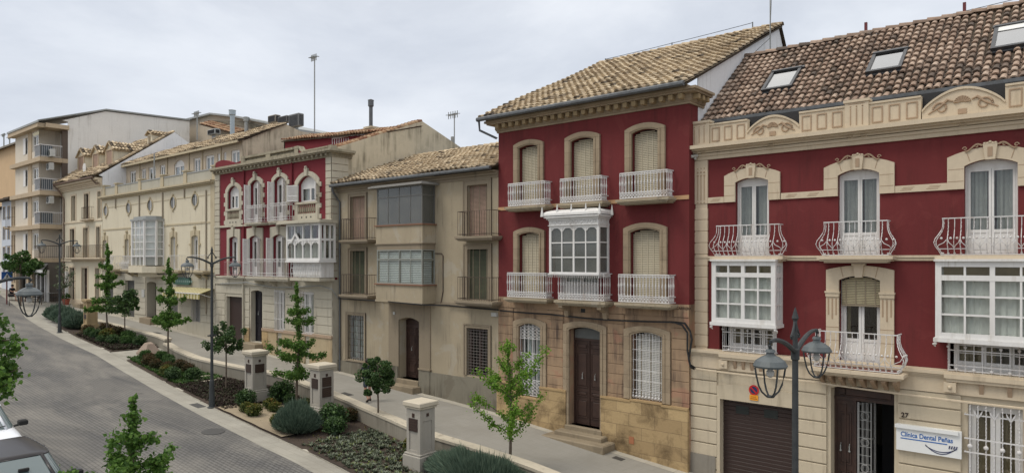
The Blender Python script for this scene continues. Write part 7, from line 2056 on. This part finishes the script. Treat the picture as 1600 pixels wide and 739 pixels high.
ginkgo(-13.6, 3.02, 5.75, 4.1, .66, 'ginkgo at the left edge with only its branch tips showing', 6, 3600, .08, LEAF_G, tiers=6, thick=1.5, asc=.1)
roundtree(-41.3, 15.5, 2.25, .8, .62, 'small dark tree next to the pointed ginkgo, by the garage doors', 11, 2600, .12)
roundtree(-27.25, 14.1, 2.1, .72, .66, 'small dark tree left of the plaque pillars, behind the middle street lamp', 12, 2800, .095)
roundtree(-18.75, 15.1, 1.92, .66, .78, 'compact dark round tree hiding the walking person', 13, 6500, .08)
roundtree(-63, 16.2, 3.2, 1.5, 1.0, 'leafy green street tree shading the cafe corner', 14, 2200, .20, LEAF_M, thick=2)
roundtree(-56.6, 17.2, 2.6, .7, 1.1, 'thin olive sapling tied beside the dormer house', 15, 420, .13, LEAF_O, thick=.8)
roundtree(-88, 15.5, 4.5, 2.2, 2.2, 'far dark tree at the end of the street', 16, 1400, .3, LEAF_D, thick=3)
# lavender and tall grass like shrubs
def blades(name, x, y, rx, ry, h, lab, seed, n, mat, w=.012, cat='shrub', group=None, spread=.5, yaw=0, sub=None):
    r = random.Random(seed); z = G(x); m = MB()
    for _ in range(n):
        a = r.random()*6.283; q = math.sqrt(r.random()); ux, uy = math.cos(a)*q*rx, math.sin(a)*q*ry
        bx, by = ux*math.cos(yaw)-uy*math.sin(yaw), ux*math.sin(yaw)+uy*math.cos(yaw)
        prof = math.sqrt(max(0, 1-q*q*.9)); hh = h*prof*r.uniform(.72, 1.08)*(1+.28*mnoise.noise(Vector((bx*2.6, by*2.6, seed))))*(1.14 if r.random() < .05 else 1)
        bz = G(x+bx)-z
        o = Vector((bx*.62, by*.62, bz)); tip = Vector((bx*(1+.15*q)+r.gauss(0, .04), by*(1+.15*q)+r.gauss(0, .04), bz+hh)); st = r.uniform(.25, .7)
        mid0 = o.lerp(tip, st); d = (tip-o).normalized(); s = d.cross(rv(r)).normalized()*w*r.uniform(.8, 1.5); v = r.random()
        mid = mid0
        n0 = len(m.v); m.v += [tuple(mid-s*.6), tuple(mid+s*.6), tuple(mid.lerp(tip, .5)+s*1.3), tuple(tip), tuple(mid.lerp(tip, .5)-s*1.3)]; m.f.append((n0, n0+1, n0+2, n0+3, n0+4)); m.r.append(v)
    # woody dark inside
    for _ in range(n//10):
        a = r.random()*6.283; q = r.random()*.8; o = Vector((math.cos(a)*rx*q*.5, math.sin(a)*ry*q*.5, 0)); t = Vector((math.cos(a)*rx*q, math.sin(a)*ry*q, h*.5*math.sqrt(1-q*q)))
        s = Vector((r.gauss(0, .03), r.gauss(0, .03), 0)); n0 = len(m.v); m.v += [tuple(o-s), tuple(o+s), tuple(t)]; m.f.append((n0, n0+1, n0+2)); m.r.append(0)
    o = m.build(name, mat, None, fixn=False); o.location = (x, y, z+.03); tag(o, lab, cat, group); return o
blades('lavender_bush', -20.25, 12.95, .74, .70, .98, 'large rounded grey green lavender bush at the kerb before the two-plaque pillar', 21, 15000, LEAF_L, .009)
blades('lavender_bush', -12.75, 13.95, 2.0, .85, .95, 'broad lavender bush at the bottom edge beside the nearest pillar', 22, 22000, LEAF_L, .0085, yaw=0)
for k, (x, y, rx) in enumerate(((-53.6, 15.95, 1.3), (-51.6, 15.7, 1.4), (-49.6, 15.55, 1.4), (-48.0, 15.3, 1.1))):
    blades('lavender_bush', x, y, rx, .75, .95, ('low lavender bush at the far left end of the hedge row', 'second lavender bush of the hedge row behind the farthest lamp', 'third lavender bush of the hedge row, right of the farthest lamp', 'last lavender bush of the hedge row beside the yellowed pillar')[k], 23+k, 3500, LEAF_L, .028, group='lavender hedge row')
SHN = 0
def bushmesh(seed, n, ls, name, core=True):
    r = random.Random(seed); m = MB()
    for _ in range(n):
        d = rv(r).normalized(); q = r.uniform(.72, 1.05); d.z = d.z if d.z > -.5 else -d.z
        bump_ = 1+.16*mnoise.noise(d*2.2+Vector((seed, 0, 0)))
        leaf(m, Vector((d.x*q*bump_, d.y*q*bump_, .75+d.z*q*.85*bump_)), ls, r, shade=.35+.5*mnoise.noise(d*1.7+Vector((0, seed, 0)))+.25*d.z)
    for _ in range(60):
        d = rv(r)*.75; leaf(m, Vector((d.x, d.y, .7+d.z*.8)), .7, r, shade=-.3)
    return m
BM = {}
def shrub(x, y, s, kind, lab, name='box_shrub', group=None):
    global SHN; SHN += 1
    key = (kind, SHN % 3)
    if key not in BM:
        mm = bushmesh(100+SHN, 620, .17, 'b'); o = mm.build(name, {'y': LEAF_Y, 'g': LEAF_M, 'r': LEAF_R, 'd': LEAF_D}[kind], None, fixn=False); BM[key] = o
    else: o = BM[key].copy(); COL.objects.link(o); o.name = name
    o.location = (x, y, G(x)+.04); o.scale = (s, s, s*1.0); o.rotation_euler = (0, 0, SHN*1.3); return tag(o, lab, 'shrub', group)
rowg = 'round shrubs behind the kerb at the paved gap'
row = [(-35.2, 14.15, .30, 'g', 'flat green shrub at the point of the long bed beside the stone block'), (-34.3, 13.95, .30, 'r', 'reddish shrub right behind the point of the long bed'), (-33.6, 13.65, .32, 'r', 'reddish brown shrub third from the stone block along the kerb'), (-34.6, 14.65, .30, 'g', 'green shrub near the end face of the wavy wall'), (-33.6, 14.55, .30, 'g', 'green shrub close to the start of the wavy wall coping'), (-32.7, 13.6, .30, 'r', 'dark red shrub midway along the kerb row'), (-32.9, 14.3, .28, 'd', 'dark green shrub in the middle of the shrub row'), (-31.8, 13.75, .30, 'r', 'rust tinted shrub to the right of the middle ginkgo trunk base'), (-32.0, 14.4, .30, 'r', 'rust tinted shrub touching the wavy wall by the tiered ginkgo'), (-31.0, 13.35, .32, 'y', 'yellow green shrub near the kerb, third from the right end of the row'), (-30.1, 13.2, .36, 'd', 'dark full shrub at the kerb, lowest of the row'), (-29.6, 13.85, .34, 'd', 'dark green shrub ending the row before the bare heather'), (-31.0, 14.3, .30, 'r', 'brownish shrub between the wall and the dark end shrubs')]
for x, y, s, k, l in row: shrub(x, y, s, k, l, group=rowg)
g2 = 'yellowing shrubs round the plaque pillars'
for x, y, s, k, l in [(-23.35, 12.85, .26, 'y', 'yellowish shrub at the kerb left of the gravel patch'), (-22.75, 12.8, .30, 'y', 'orange tipped shrub at the kerb beside the gravel patch'), (-21.35, 12.85, .24, 'y', 'lone small shrub on the gravel by the big lavender'), (-23.3, 13.75, .27, 'y', 'yellow green shrub in front of the two-sided plaque pillar'), (-22.75, 13.62, .26, 'y', 'small shrub right of its pair on the gravel'), (-23.35, 14.65, .28, 'd', 'dark shrub at the foot of the wide ginkgo, left side'), (-22.5, 14.75, .26, 'y', 'yellow green shrub at the foot of the wide ginkgo, right side'), (-22.3, 15.15, .30, 'y', 'orange yellow shrub by the wall behind the wide ginkgo'), (-21.9, 14.85, .30, 'y', 'yellow shrub just left of the pillar with stacked plaques'), (-20.1, 14.95, .30, 'r', 'reddish shrub right of the pillar with stacked plaques'), (-19.75, 14.0, .52, 'd', 'bushy dark green shrub behind the big lavender'), (-19.1, 13.6, .38, 'd', 'green shrub between the big lavender and the succulent bed'), (-24.2, 13.3, .40, 'd', 'dark spreading shrub at the base of the left plaque pillar'), (-24.0, 14.7, .50, 'd', 'dark tall shrub behind the left plaque pillar'), (-16.0, 14.3, .36, 'y', 'small yellow green shrub touching the nearest pillar')]: shrub(x, y, s, k, l, group=g2)
g3 = 'shrubs in the far planting bed'
for x, y, s, k, l in [(-44.6, 14.75, .38, 'r', 'reddish shrub right of the yellowed pillar'), (-43.8, 14.6, .34, 'd', 'dark shrub under the pointed ginkgo near the kerb'), (-43.0, 14.65, .34, 'd', 'second dark shrub under the pointed ginkgo'), (-42.1, 14.9, .42, 'y', 'yellow brown shrub between the two far trunks'), (-44.0, 15.5, .45, 'r', 'heathery red shrub against the far wall stretch'), (-42.6, 15.6, .42, 'r', 'brown red shrub against the far wall beside the trunks'), (-40.8, 15.5, .42, 'g', 'fresh green shrub by the far wall'), (-39.9, 15.1, .34, 'g', 'bright green shrub near the end of the far bed'), (-40.5, 14.6, .34, 'd', 'dark low shrub before the bright green one'), (-39.0, 15.4, .38, 'd', 'dark shrub in the last corner of the far bed'), (-41.3, 14.3, .26, 'd', 'tiny dark shrub at the kerb of the far bed')]: shrub(x, y, s, k, l, group=g3)
def cover(name, a, b, lo, hi, n, mat, seed, h, w, ls=.09, tufts=7, dens=None):
    r = random.Random(seed); m = MB()
    for _ in range(n):
        x = r.uniform(a, b); y = r.uniform(lo(x), hi(x))
        if dens and not dens(x, y, r): continue
        z = G(x)+.05; s = r.uniform(.6, 1.3); v0 = r.random()
        for k in range(tufts):
            an = r.random()*6.283; d = Vector((math.cos(an), math.sin(an), r.uniform(.5, 1.6))).normalized(); p = Vector((x, y, z)); t = p+d*h*s*r.uniform(.7, 1.2); q = d.cross(Vector((0,0,1))).normalized()*w*s
            mid = p.lerp(t, .55); n0 = len(m.v); m.v += [tuple(p), tuple(mid+q), tuple(t), tuple(mid-q)]; m.f.append((n0, n0+1, n0+2, n0+3)); m.r.append(min(1, max(0, v0+r.uniform(-.2, .2))))
    o = m.build(name, mat, None, fixn=False); tag(o, kind='stuff'); return o
tag(cover('succulent_ground_cover', -18.9, -13.6, lambda x: bed(x)+.15, lambda x: w2(x)-.1, 1150, LEAF_S, 31, .11, .018, tufts=13), 'grey green succulent ground cover in dark soil', 'ground cover')
tag(cover('heather_ground_cover', -29.2, -24.2, lambda x: bed(x)+.15, lambda x: w2(x)-.1, 3000, LEAF_P, 32, .10, .02, tufts=7), 'dark brown heather ground cover behind the middle lamp', 'ground cover')
tag(cover('heather_ground_cover', -45, -38.5, lambda x: bed(x)+.15, lambda x: w1(x)-.1, 2600, LEAF_P, 33, .13, .03, tufts=6), 'dark ground cover in the far planting bed', 'ground cover')
tag(cover('green_ground_cover', -36, -29, lambda x: bed(x)+.2, lambda x: w2(x)-.1, 1700, LEAF_M, 34, .13, .022, tufts=9), 'sparse green ground cover between the round shrubs', 'ground cover')
tag(cover('kerbside_ground_cover', -12, 0, lambda x: bed(x)+.15, lambda x: w2(x)-.1, 1200, LEAF_M, 35, .12, .022, tufts=8), 'low ground cover of the nearest bed, below the picture', 'ground cover')

tag(cover('leaf_litter', -46, -12, lambda x: bed(x)+.1, lambda x: (w1(x) if x < -38 else w2(x))-.1, 2600, LEAF_Y, 36, .05, .018, tufts=2, dens=lambda x, y, r: not -38.3 < x < -35.5), 'scattered fallen leaves and small weeds on the soil of the beds', 'leaf litter')
# =================================================================== cars
def car(loc, lab, paint_m, L=4.3, W=1.80, H=1.46, hood=.92, seed=0):
    """faces +x. body > (headlight...), wheels > rim, glass, mirrors"""
    root = thing('parked_car', lab, 'car', loc, 'cars parked along the near kerb'); hw = W/2
    def P(x, y, z): return (loc[0]+x, loc[1]+y, loc[2]+z)
    st = [(-L/2, .62, .70, .35), (-L/2+.12, .84, .92, .28), (-L/2+.7, .94, .98, .2), (-.8, .99, .96, .18), (.2, 1.0, .95, .18), (L/2-1.25, .99, .93, .18), (L/2-.6, .97, hood-.06, .2), (L/2-.15, .91, hood-.22, .26), (L/2, .66, .58, .34)]
    m = MB(); n = 12; vs = []
    for (x, w, zt, zb) in st:
        y_ = hw*w
        sec = [(0, zb), (y_*.8, zb), (y_*.97, zb+.12), (y_, zb+.28), (y_*.985, (zt+zb)/2+.12), (y_*.96, zt-.10), (y_*.88, zt-.01), (y_*.5, zt+.035), (0, zt+.05)]
        full = sec+[(-a, b) for a, b in sec[-2:0:-1]]
        n = len(full); vs += [P(x, a, b) for a, b in full]
    fs = [(i*n+k, i*n+(k+1) % n, (i+1)*n+(k+1) % n, (i+1)*n+k) for i in range(len(st)-1) for k in range(n)]+[tuple(range(n)), tuple((len(st)-1)*n+k for k in range(n))]
    m.add(vs, fs); b = m.build('body', paint_m, root, smooth=True)
    s = b.modifiers.new('s', 'SUBSURF'); s.levels = 2; s.render_levels = 2
    # cabin: belt contour and roof contour
    belt = [(-L/2+.28, .60), (-L/2+.55, .80), (-.5, .86), (.55, .84), (L/2-1.18, .74), (L/2-.98, .45)]; 
    roof = [(-L/2+.85, .52), (-L/2+1.0, .60), (-.4, .66), (.10, .65), (.28, .58), (.34, .36)]
    zb = .93; 
    def chk(c):
        for _ in range(2):
            n_ = [c[0]]
            for p, q in zip(c, c[1:]): n_ += [(p[0]*.75+q[0]*.25, p[1]*.75+q[1]*.25), (p[0]*.25+q[0]*.75, p[1]*.25+q[1]*.75)]
            c = n_+[c[-1]]
        return c
    belt, roof = chk(belt), chk(roof)
    def loop(c, z, dome=0): 
        a = [P(x, y, z) for x, y in c]; return a+[P(x, -y, z) for x, y in c[::-1]]
    A, B = loop(belt, zb), loop(roof, H-.05); k = len(A)
    g = MB(); g.add(A+B, [(i, (i+1) % k, k+(i+1) % k, k+i) for i in range(k)]); gl = g.build('glazing', CARGL, root, smooth=False)
    r_ = MB(); C = [P(x*.96-.01, y*.86, H-.012) for x, y in roof]+[P(x*.96-.01, -y*.86, H-.012) for x, y in roof[::-1]]; D = [P(x*.8-.02, y*.45, H+.012) for x, y in roof]+[P(x*.8-.02, -y*.45, H+.012) for x, y in roof[::-1]]
    r_.add(B+C+D, [(i, (i+1) % k, k+(i+1) % k, k+i) for i in range(k)]+[(k+i, k+(i+1) % k, 2*k+(i+1) % k, 2*k+i) for i in range(k)]+[tuple(range(2*k, 3*k))])
    D2 = None
    hk = k//2
    for i in (int(hk*.12), int(hk*.42), int(hk*.84)):
        for j in (i, k-1-i): r_.tube([A[j], B[j]], [.045, .035], 6)
    for c in (B,): 
        for i in range(k): r_.tube([c[i], c[(i+1) % k]], .014, 5)
    r_.build('roof', paint_m, root, smooth=True)
    for sy in (-1, 1):
        q = MB(); yy = sy*(hw+.10); q.bbox(*sorted((loc[0]+.78, loc[0]+.95)), *sorted((loc[1]+yy-.12, loc[1]+yy+.10)), loc[2]+.94, loc[2]+1.09, .03); q.tube([P(.85, sy*(hw-.12), .94), P(.86, yy, .98)], .03, 6); q.build('wing_mirror', paint_m if paint_m is CARB else RUBBER, root, smooth=False)
        h = MB(); h.add([P(L/2-.30, sy*.80, .62), P(L/2-.10, sy*.50, .60), P(L/2-.12, sy*.50, .72), P(L/2-.38, sy*.80, .78), P(L/2-.26, sy*.82, .63), P(L/2-.04, sy*.52, .61)], [(0,1,2,3),(0,4,5,1),(4,5,2,3)]); h.build('headlight', paint('lamp_glass', (.6,.62,.65), .1) if 'lamp_glass' not in MATS else MATS['lamp_glass'], root)
        for wx in (-L/2+.82, L/2-.86):
            w = MB(); yo = sy*(hw-.10); cx, cy, cz = P(wx, yo, .33); w.lathe(cx, cy, [(.20, -.11), (.31, -.11), (.33, -.07), (.33, .07), (.31, .11), (.20, .11)], 24, cz, 'y'); tw = w.build('wheel', RUBBER, root)
            w = MB(); w.lathe(cx, cy, [(.20, -.10), (.21, -.09), (.21, .09), (.20, .10)], 18, cz, 'y'); w.build('rim', GREYP, tw)
    q = MB(); q.tube([P(L/2-1.02, -.62, .975), P(L/2-1.10, -.1, 1.02)], .012, 4); q.tube([P(L/2-1.00, .0, .975), P(L/2-1.10, .55, 1.02)], .012, 4); q.build('wiper', RUBBER, root)
    q = MB(); q.bbox(loc[0]+L/2-1.52, loc[0]+L/2-1.46, loc[1]-.10, loc[1]+.10, loc[2]+1.22, loc[2]+1.29, .01); q.build('rear_view_mirror', RUBBER, root)
    q = MB(); q.bbox(loc[0]+L/2-.02, loc[0]+L/2+.02, loc[1]-.26, loc[1]+.26, loc[2]+.36, loc[2]+.47, .005); q.build('number_plate', WHITE, root)
    q = MB(); q.bbox(loc[0]+L/2-.06, loc[0]+L/2+.03, loc[1]-.45, loc[1]+.45, loc[2]+.50, loc[2]+.62, .01); q.build('grille', RUBBER, root)
    # dashboard and seats so the glass shows something
    return root
slope = math.atan((G(-24)-G(-16))/8)
for (x, y, l, mt, L) in ((-18.75, 4.68, 'black car at the bottom left corner, facing the camera', CARB, 4.4), (-24.0, 5.0, 'white car parked behind the black car at the left edge', CARW, 4.2), (-29.4, 4.9, 'dark car parked behind the white car, almost out of the picture', CARB, 4.2)):
    c = car((0, 0, 0), l, mt, L=L, hood=.95); c.location = (x, y, G(x)); c.rotation_euler = (0, slope, 0)

# =================================================================== person walking behind the round tree
def skin_figure(name, joints, edges, radii, mat, parent=None, root=0, sub=2):
    me = bpy.data.meshes.new(name); me.from_pydata(joints, edges, []); o = bpy.data.objects.new(name, me); COL.objects.link(o)
    md = o.modifiers.new('skin', 'SKIN'); md.use_smooth_shade = True
    for i, r in enumerate(radii): me.skin_vertices[0].data[i].radius = (r, r) if isinstance(r, float) else r
    me.skin_vertices[0].data[root].use_root = True
    s = o.modifiers.new('s', 'SUBSURF'); s.levels = sub; s.render_levels = sub
    me.materials.append(mat)
    if parent: o.parent = parent
    return o
def person(loc, rz, lab, shirt, shorts, pose='walk', legs_bare=True, scale=1.0):
    root = thing('person', lab, 'person', loc); root.rotation_euler = (0, 0, rz); root.scale = (scale,)*3
    if pose == 'walk':
        J = dict(pel=(0,0,.93), chest=(0,.02,1.28), neck=(0,.03,1.46), head=(0,.05,1.58), top=(0,.05,1.70),
                 hl=(.10,0,.90), kl=(.11,.10,.50), al=(.10,.02,.09), tl=(.11,.17,.035), hr=(-.10,0,.90), kr=(-.11,.0,.48), ar=(-.11,-.28,.14), tr=(-.12,-.16,.04),
                 sl=(.19,.02,1.40), el=(.25,-.10,1.12), wl=(.26,-.02,.88), sr=(-.19,.02,1.40), er=(-.25,.06,1.13), wr=(-.25,.22,.95))
    else:
        J = dict(pel=(0,0,.52), chest=(0,.02,.90), neck=(0,.05,1.10), head=(0,.08,1.22), top=(0,.08,1.34),
                 hl=(.10,.03,.50), kl=(.13,.45,.50), al=(.13,.45,.08), tl=(.13,.60,.035), hr=(-.10,.03,.50), kr=(-.13,.45,.50), ar=(-.13,.48,.08), tr=(-.13,.62,.035),
                 sl=(.19,.03,1.04), el=(.25,.15,.80), wl=(.14,.38,.76), sr=(-.19,.03,1.04), er=(-.25,.15,.80), wr=(-.14,.38,.76))
    K = list(J); ix = {k: i for i, k in enumerate(K)}
    E = [('pel','chest'),('chest','neck'),('neck','head'),('head','top'),('pel','hl'),('hl','kl'),('kl','al'),('al','tl'),('pel','hr'),('hr','kr'),('kr','ar'),('ar','tr'),('chest','sl'),('sl','el'),('el','wl'),('chest','sr'),('sr','er'),('er','wr')]
    Rd = dict(pel=(.15,.11), chest=(.16,.11), neck=(.055,.055), head=(.085,.10), top=(.06,.07), hl=.085, kl=.058, al=.038, tl=.035, hr=.085, kr=.058, ar=.038, tr=.035, sl=.055, el=.042, wl=.028, sr=.055, er=.042, wr=.028)
    JV = [J[k] for k in K]; RR_ = [tuple(Rd[k]) if isinstance(Rd[k], tuple) else float(Rd[k]) for k in K]
    skin_figure('body', JV, [(ix[a], ix[b]) for a, b in E], RR_, SKIN, root)
    # clothes as slightly larger skins over part of the skeleton
    def cloth(nm, ks, es, grow, mat):
        i2 = {k: i for i, k in enumerate(ks)}; pts = []
        for k in ks: pts.append(J[k] if k in J else EX[k])
        rad = []
        for k in ks:
            r = Rd[k] if k in Rd else EXR[k]; rad.append((r[0]+grow, r[1]+grow) if isinstance(r, tuple) else float(r+grow))
        skin_figure(nm, pts, [(i2[a], i2[b]) for a, b in es], rad, mat, root)
    def lerp(a, b, t): return tuple(J[a][i]+(J[b][i]-J[a][i])*t for i in range(3))
    EX = dict(ul=lerp('sl','el',.75), ur=lerp('sr','er',.75), tl2=lerp('hl','kl',.85), tr2=lerp('hr','kr',.85), nb=lerp('chest','neck',.75)); EXR = dict(ul=.05, ur=.05, tl2=.075, tr2=.075, nb=.085)
    cloth('shirt', ['pel','chest','nb','sl','ul','sr','ur'], [('pel','chest'),('chest','nb'),('chest','sl'),('sl','ul'),('chest','sr'),('sr','ur')], .022, shirt)
    cloth('shorts', ['pel','hl','tl2','hr','tr2'], [('pel','hl'),('hl','tl2'),('pel','hr'),('hr','tr2')], .026, shorts)
    # hands with five fingers
    for wv, ev, s in (('wl','el',1), ('wr','er',-1)):
        w = Vector(J[wv]); d = (w-Vector(J[ev])).normalized(); side = d.cross(Vector((1,0,0))).normalized(); m = MB()
        m.tube([w-d*.01, w+d*.04, w+d*.085], [.026, .036, .034], 8, flat=.5)
        for k in range(4):
            o = side*(.027-.018*k); L_ = (.058, .068, .064, .05)[k]; p0 = w+d*.08+o; p1 = p0+d*L_*.55+Vector((0, .012, 0)); p2 = p1+d*L_*.4+Vector((-s*.012, .02, 0)); m.tube([p0, p1, p2], [.0095, .009, .006], 6)
        th = w+d*.025+side*.03; m.tube([th, th+side*.03+d*.025, th+side*.035+d*.055], [.012, .010, .007], 6)
        m.build('hand', SKIN, None).parent = root
    hd = Vector(J['head']); m = MB()
    m.ball(hd+Vector((0, -.015, .045)), .105, 12, 1.05); o = m.build('hair', HAIR, None, smooth=True); o.parent = root
    m = MB(); m.tube([hd+Vector((0, .085, .0)), hd+Vector((0, .115, -.02))], [.012, .016], 6)
    for s in (-1, 1): m.ball(hd+Vector((s*.034, .085, .012)), .014, 8); m.ball(hd+Vector((s*.098, 0, -.005)), .022, 6)
    m.tube([hd+Vector((-.025, .088, -.05)), hd+Vector((0, .095, -.053)), hd+Vector((.025, .088, -.05))], .008, 5); m.build('face_features', SKIN, None).parent = root
    if pose == 'walk':
        m = MB()
        for a, t in (('al', 'tl'), ('ar', 'tr')):
            A, T = Vector(J[a]), Vector(J[t]); d = (T-A).normalized(); m.tube([A-d*.04+Vector((0, 0, -.04)), A+d*.05+Vector((0, 0, -.03)), T+d*.03], [.045, .045, .035], 8)
        m.build('shoe', HAIR, None).parent = root
    return root
person((-22.15, 17.35, G(-22.15)+.0), math.radians(75), 'person in dark top and blue grey shorts walking on the pavement behind the round tree', CLOTH_N, CLOTH_S, scale=.99)
# =================================================================== cafe corner
def table(x, y, lab, top):
    z = G(x); t = thing('cafe_table', lab, 'table', (x, y, z), 'cafe tables'); m = MB(); m.lathe(x, y, [(.38, .72), (.38, .75)], 20, z); m.build('table_top', top, t)
    m = MB(); m.lathe(x, y, [(.22, 0), (.20, .03), (.03, .05), (.025, .72)], 12, z); m.build('pedestal', BLKIRON, t)
def chair(x, y, rz, lab):
    t = thing('cafe_chair', lab, 'chair', (0, 0, 0), 'dark cafe chairs')
    m = MB(); m.bbox(-.22, .22, -.22, .22, .43, .47, .01); m.build('seat', RUBBER, t)
    m = MB(); m.tube([(-.2, -.2, .45), (-.21, -.25, .85), (.21, -.25, .85), (.2, -.2, .45)], .018, 6); 
    for i in range(5): m.bar((-.16+.08*i, -.21, .5), (-.16+.08*i, -.245, .84), .015)
    m.build('backrest', BLKIRON, t)
    for sx in (-1, 1):
        for sy in (-1, 1): m = MB(); m.tube([(sx*.19, sy*.19, .44), (sx*.22, sy*.22, 0)], .016, 6); m.build('leg', BLKIRON, t)
    t.location = (x, y, G(x)); t.rotation_euler = (0, 0, rz); return t
table(-66.2, 17.0, 'round cafe table where two people sit, left end of the terrace', WHITE)
table(-65.4, 18.0, 'pale topped cafe table in the middle of the terrace', WHITE)
table(-64.7, 18.9, 'cafe table nearest the dormer house, empty', GREYP)
for i, (x, y, rz, l) in enumerate([(-66.9, 16.6, -.9, 'dark cafe chair at the left table, taken by the leftmost guest'), (-65.5, 17.3, 1.6, 'dark cafe chair between the left and middle tables'), (-66.1, 18.3, -1.5, 'dark cafe chair behind the middle table'), (-64.7, 17.7, 1.5, 'dark cafe chair on the street side of the middle table'), (-65.4, 19.2, -1.5, 'dark cafe chair against the cafe front'), (-64.0, 18.7, 1.5, 'dark cafe chair nearest the lavender hedge')]): chair(x, y, rz, l)
person((-66.9, 16.6, G(-66.9)-.04), -.9, 'person in dark clothes seated at the left cafe table', CLOTH_N, CLOTH_N, 'sit')
person((-65.55, 17.35, G(-65.5)-.04), 1.9, 'person in grey clothes seated facing the street at the left cafe table', CLOTH_S, CLOTH_N, 'sit')
# crossing sign, guard rail, planter
t = thing('crossing_sign', 'blue pedestrian crossing sign on a dark red post at the far left', 'road sign', (-64.5, 15.7, G(-64.5))); x, y, z = -64.5, 15.7, G(-64.5); zs_ = ZF(12, 432, 15.7)
m = MB(); m.tube([(x, y, z), (x, y, zs_+.4)], .045, 8); m.build('post', REDP, t)
dv = Vector((-x, -y, 0)).normalized()
sd = Vector((-.25, -.97, 0)) if False else Vector((1, 0, 0))
m = MB(); m.bbox(x+.05, x+.08, y-.36, y+.36, zs_-.36, zs_+.36, .01); m.build('panel', SIGNB, t)
m = MB(); m.platex([(y-.28, zs_-.25), (y+.28, zs_-.25), (y, zs_+.27)], x+.082, x+.088); m.build('triangle', WHITE, t)
m = MB(); q = x+.09
m.box(q, q+.003, y-.02, y+.03, zs_-.03, zs_+.09); m.bar((q, y+.0, zs_-.03), (q, y-.08, zs_-.17), .03); m.bar((q, y+.01, zs_-.03), (q, y+.07, zs_-.17), .03); m.bar((q, y, zs_+.07), (q, y+.09, zs_-.0), .02); m.bar((q, y, zs_+.07), (q, y-.08, zs_-.0), .02); m.ball((q, y+.005, zs_+.13), .03, 6); m.build('walking_figure', RUBBER, t)
t = thing('guard_rail', 'low dark red tubular guard rail by the crossing', 'railing', (-63, 15.9, G(-63))); m = MB(); z = G(-63)
m.tube([(-63.4, 15.6, z), (-63.4, 15.6, z+.9), (-63.0, 17.6, z+.9), (-63.0, 17.6, z)], .03, 6); m.tube([(-63.4, 15.6, z+.45), (-63.0, 17.6, z+.45)], .025, 6); m.build('rail', BLKIRON, t)
t = thing('flower_pot', 'terracotta pot with a small plant at the wall of the dormer house', 'flower pot', (-62.4, 19.1, G(-62.4))); x, y, z = -62.4, 19.1, G(-62.4)
m = MB(); m.lathe(x, y, [(.18, 0), (.26, .38), (.29, .39), (.29, .45), (.24, .45), (.22, .40)], 14, z); m.build('pot', TERRA, t)
m = MB(); r = random.Random(4)
for _ in range(120): leaf(m, Vector((x, y, z+.65))+rv(r)*.28, .14, r)
m.build('plant', LEAF_M, t, fixn=False)
# =================================================================== camera, sky, sun
cam = bpy.data.cameras.new('camera'); co = bpy.data.objects.new('camera', cam); COL.objects.link(co)
cam.sensor_fit = 'HORIZONTAL'; cam.sensor_width = 36; cam.lens = FOC/1600*36; cam.shift_y = (HY-369.5)/1600
cam.clip_start = .1; cam.clip_end = 3000
Fv = Vector((-CS, SN, 0)); co.location = (0, 0, ZC); co.rotation_euler = Fv.to_track_quat('-Z', 'Y').to_euler(); scene.camera = co
w = bpy.data.worlds.new('World'); scene.world = w; w.use_nodes = True; nt = w.node_tree; nt.nodes.clear()
out = nt.nodes.new('ShaderNodeOutputWorld'); sky = nt.nodes.new('ShaderNodeTexSky'); sky.sky_type = 'NISHITA'; sky.sun_disc = False
EL, ROT = math.radians(58), math.radians(215)
sky.sun_elevation = EL; sky.sun_rotation = ROT; sky.dust_density = 3
b1 = nt.nodes.new('ShaderNodeBackground'); b1.inputs[1].default_value = .10; nt.links.new(sky.outputs[0], b1.inputs[0])
tc = nt.nodes.new('ShaderNodeTexCoord'); mp = nt.nodes.new('ShaderNodeMapping'); mp.inputs['Scale'].default_value = (1.2, 1.2, 3.2); nt.links.new(tc.outputs['Generated'], mp.inputs[0])
n1 = noise(nt, mp.outputs[0], 1.6, 7, .55, .3)
n1b = noise(nt, mp.outputs[0], 3.4, 6, .6, .2)
cl = ramp(nt, n1, [(.34, (.50,.54,.615)), (.5, (.60,.64,.71)), (.66, (.74,.775,.83))])
cl = mixrgb(nt, ramp(nt, n1b, [(.42, 0.), (.7, .35)]), cl, (.80,.83,.88))
sp = nt.nodes.new('ShaderNodeSeparateXYZ'); nt.links.new(tc.outputs['Generated'], sp.inputs[0])
gr = ramp(nt, sp.outputs[2], [(0, 1.0), (.30, 1.0), (.9, (2.05, 1.90, 1.68))])
cl2 = mixrgb(nt, 1.0, cl, gr, 'MULTIPLY')
b2 = nt.nodes.new('ShaderNodeBackground'); b2.inputs[1].default_value = 1.0; nt.links.new(cl2, b2.inputs[0])
mx = nt.nodes.new('ShaderNodeMixShader'); mx.inputs[0].default_value = .93; nt.links.new(b1.outputs[0], mx.inputs[1]); nt.links.new(b2.outputs[0], mx.inputs[2]); nt.links.new(mx.outputs[0], out.inputs[0])
sl = bpy.data.lights.new('sun', 'SUN'); sl.energy = 1.3; sl.angle = math.radians(22); sl.color = (1, .93, .82)
so = bpy.data.objects.new('sun', sl); COL.objects.link(so)
d = Vector((math.sin(ROT)*math.cos(EL), math.cos(ROT)*math.cos(EL), math.sin(EL))); so.rotation_euler = d.to_track_quat('Z', 'Y').to_euler()
scene.view_settings.view_transform = 'Standard'; scene.view_settings.look = 'None'; scene.view_settings.exposure = 0.26; scene.view_settings.gamma = 1
scene.cycles.max_bounces = 6; scene.cycles.transparent_max_bounces = 12
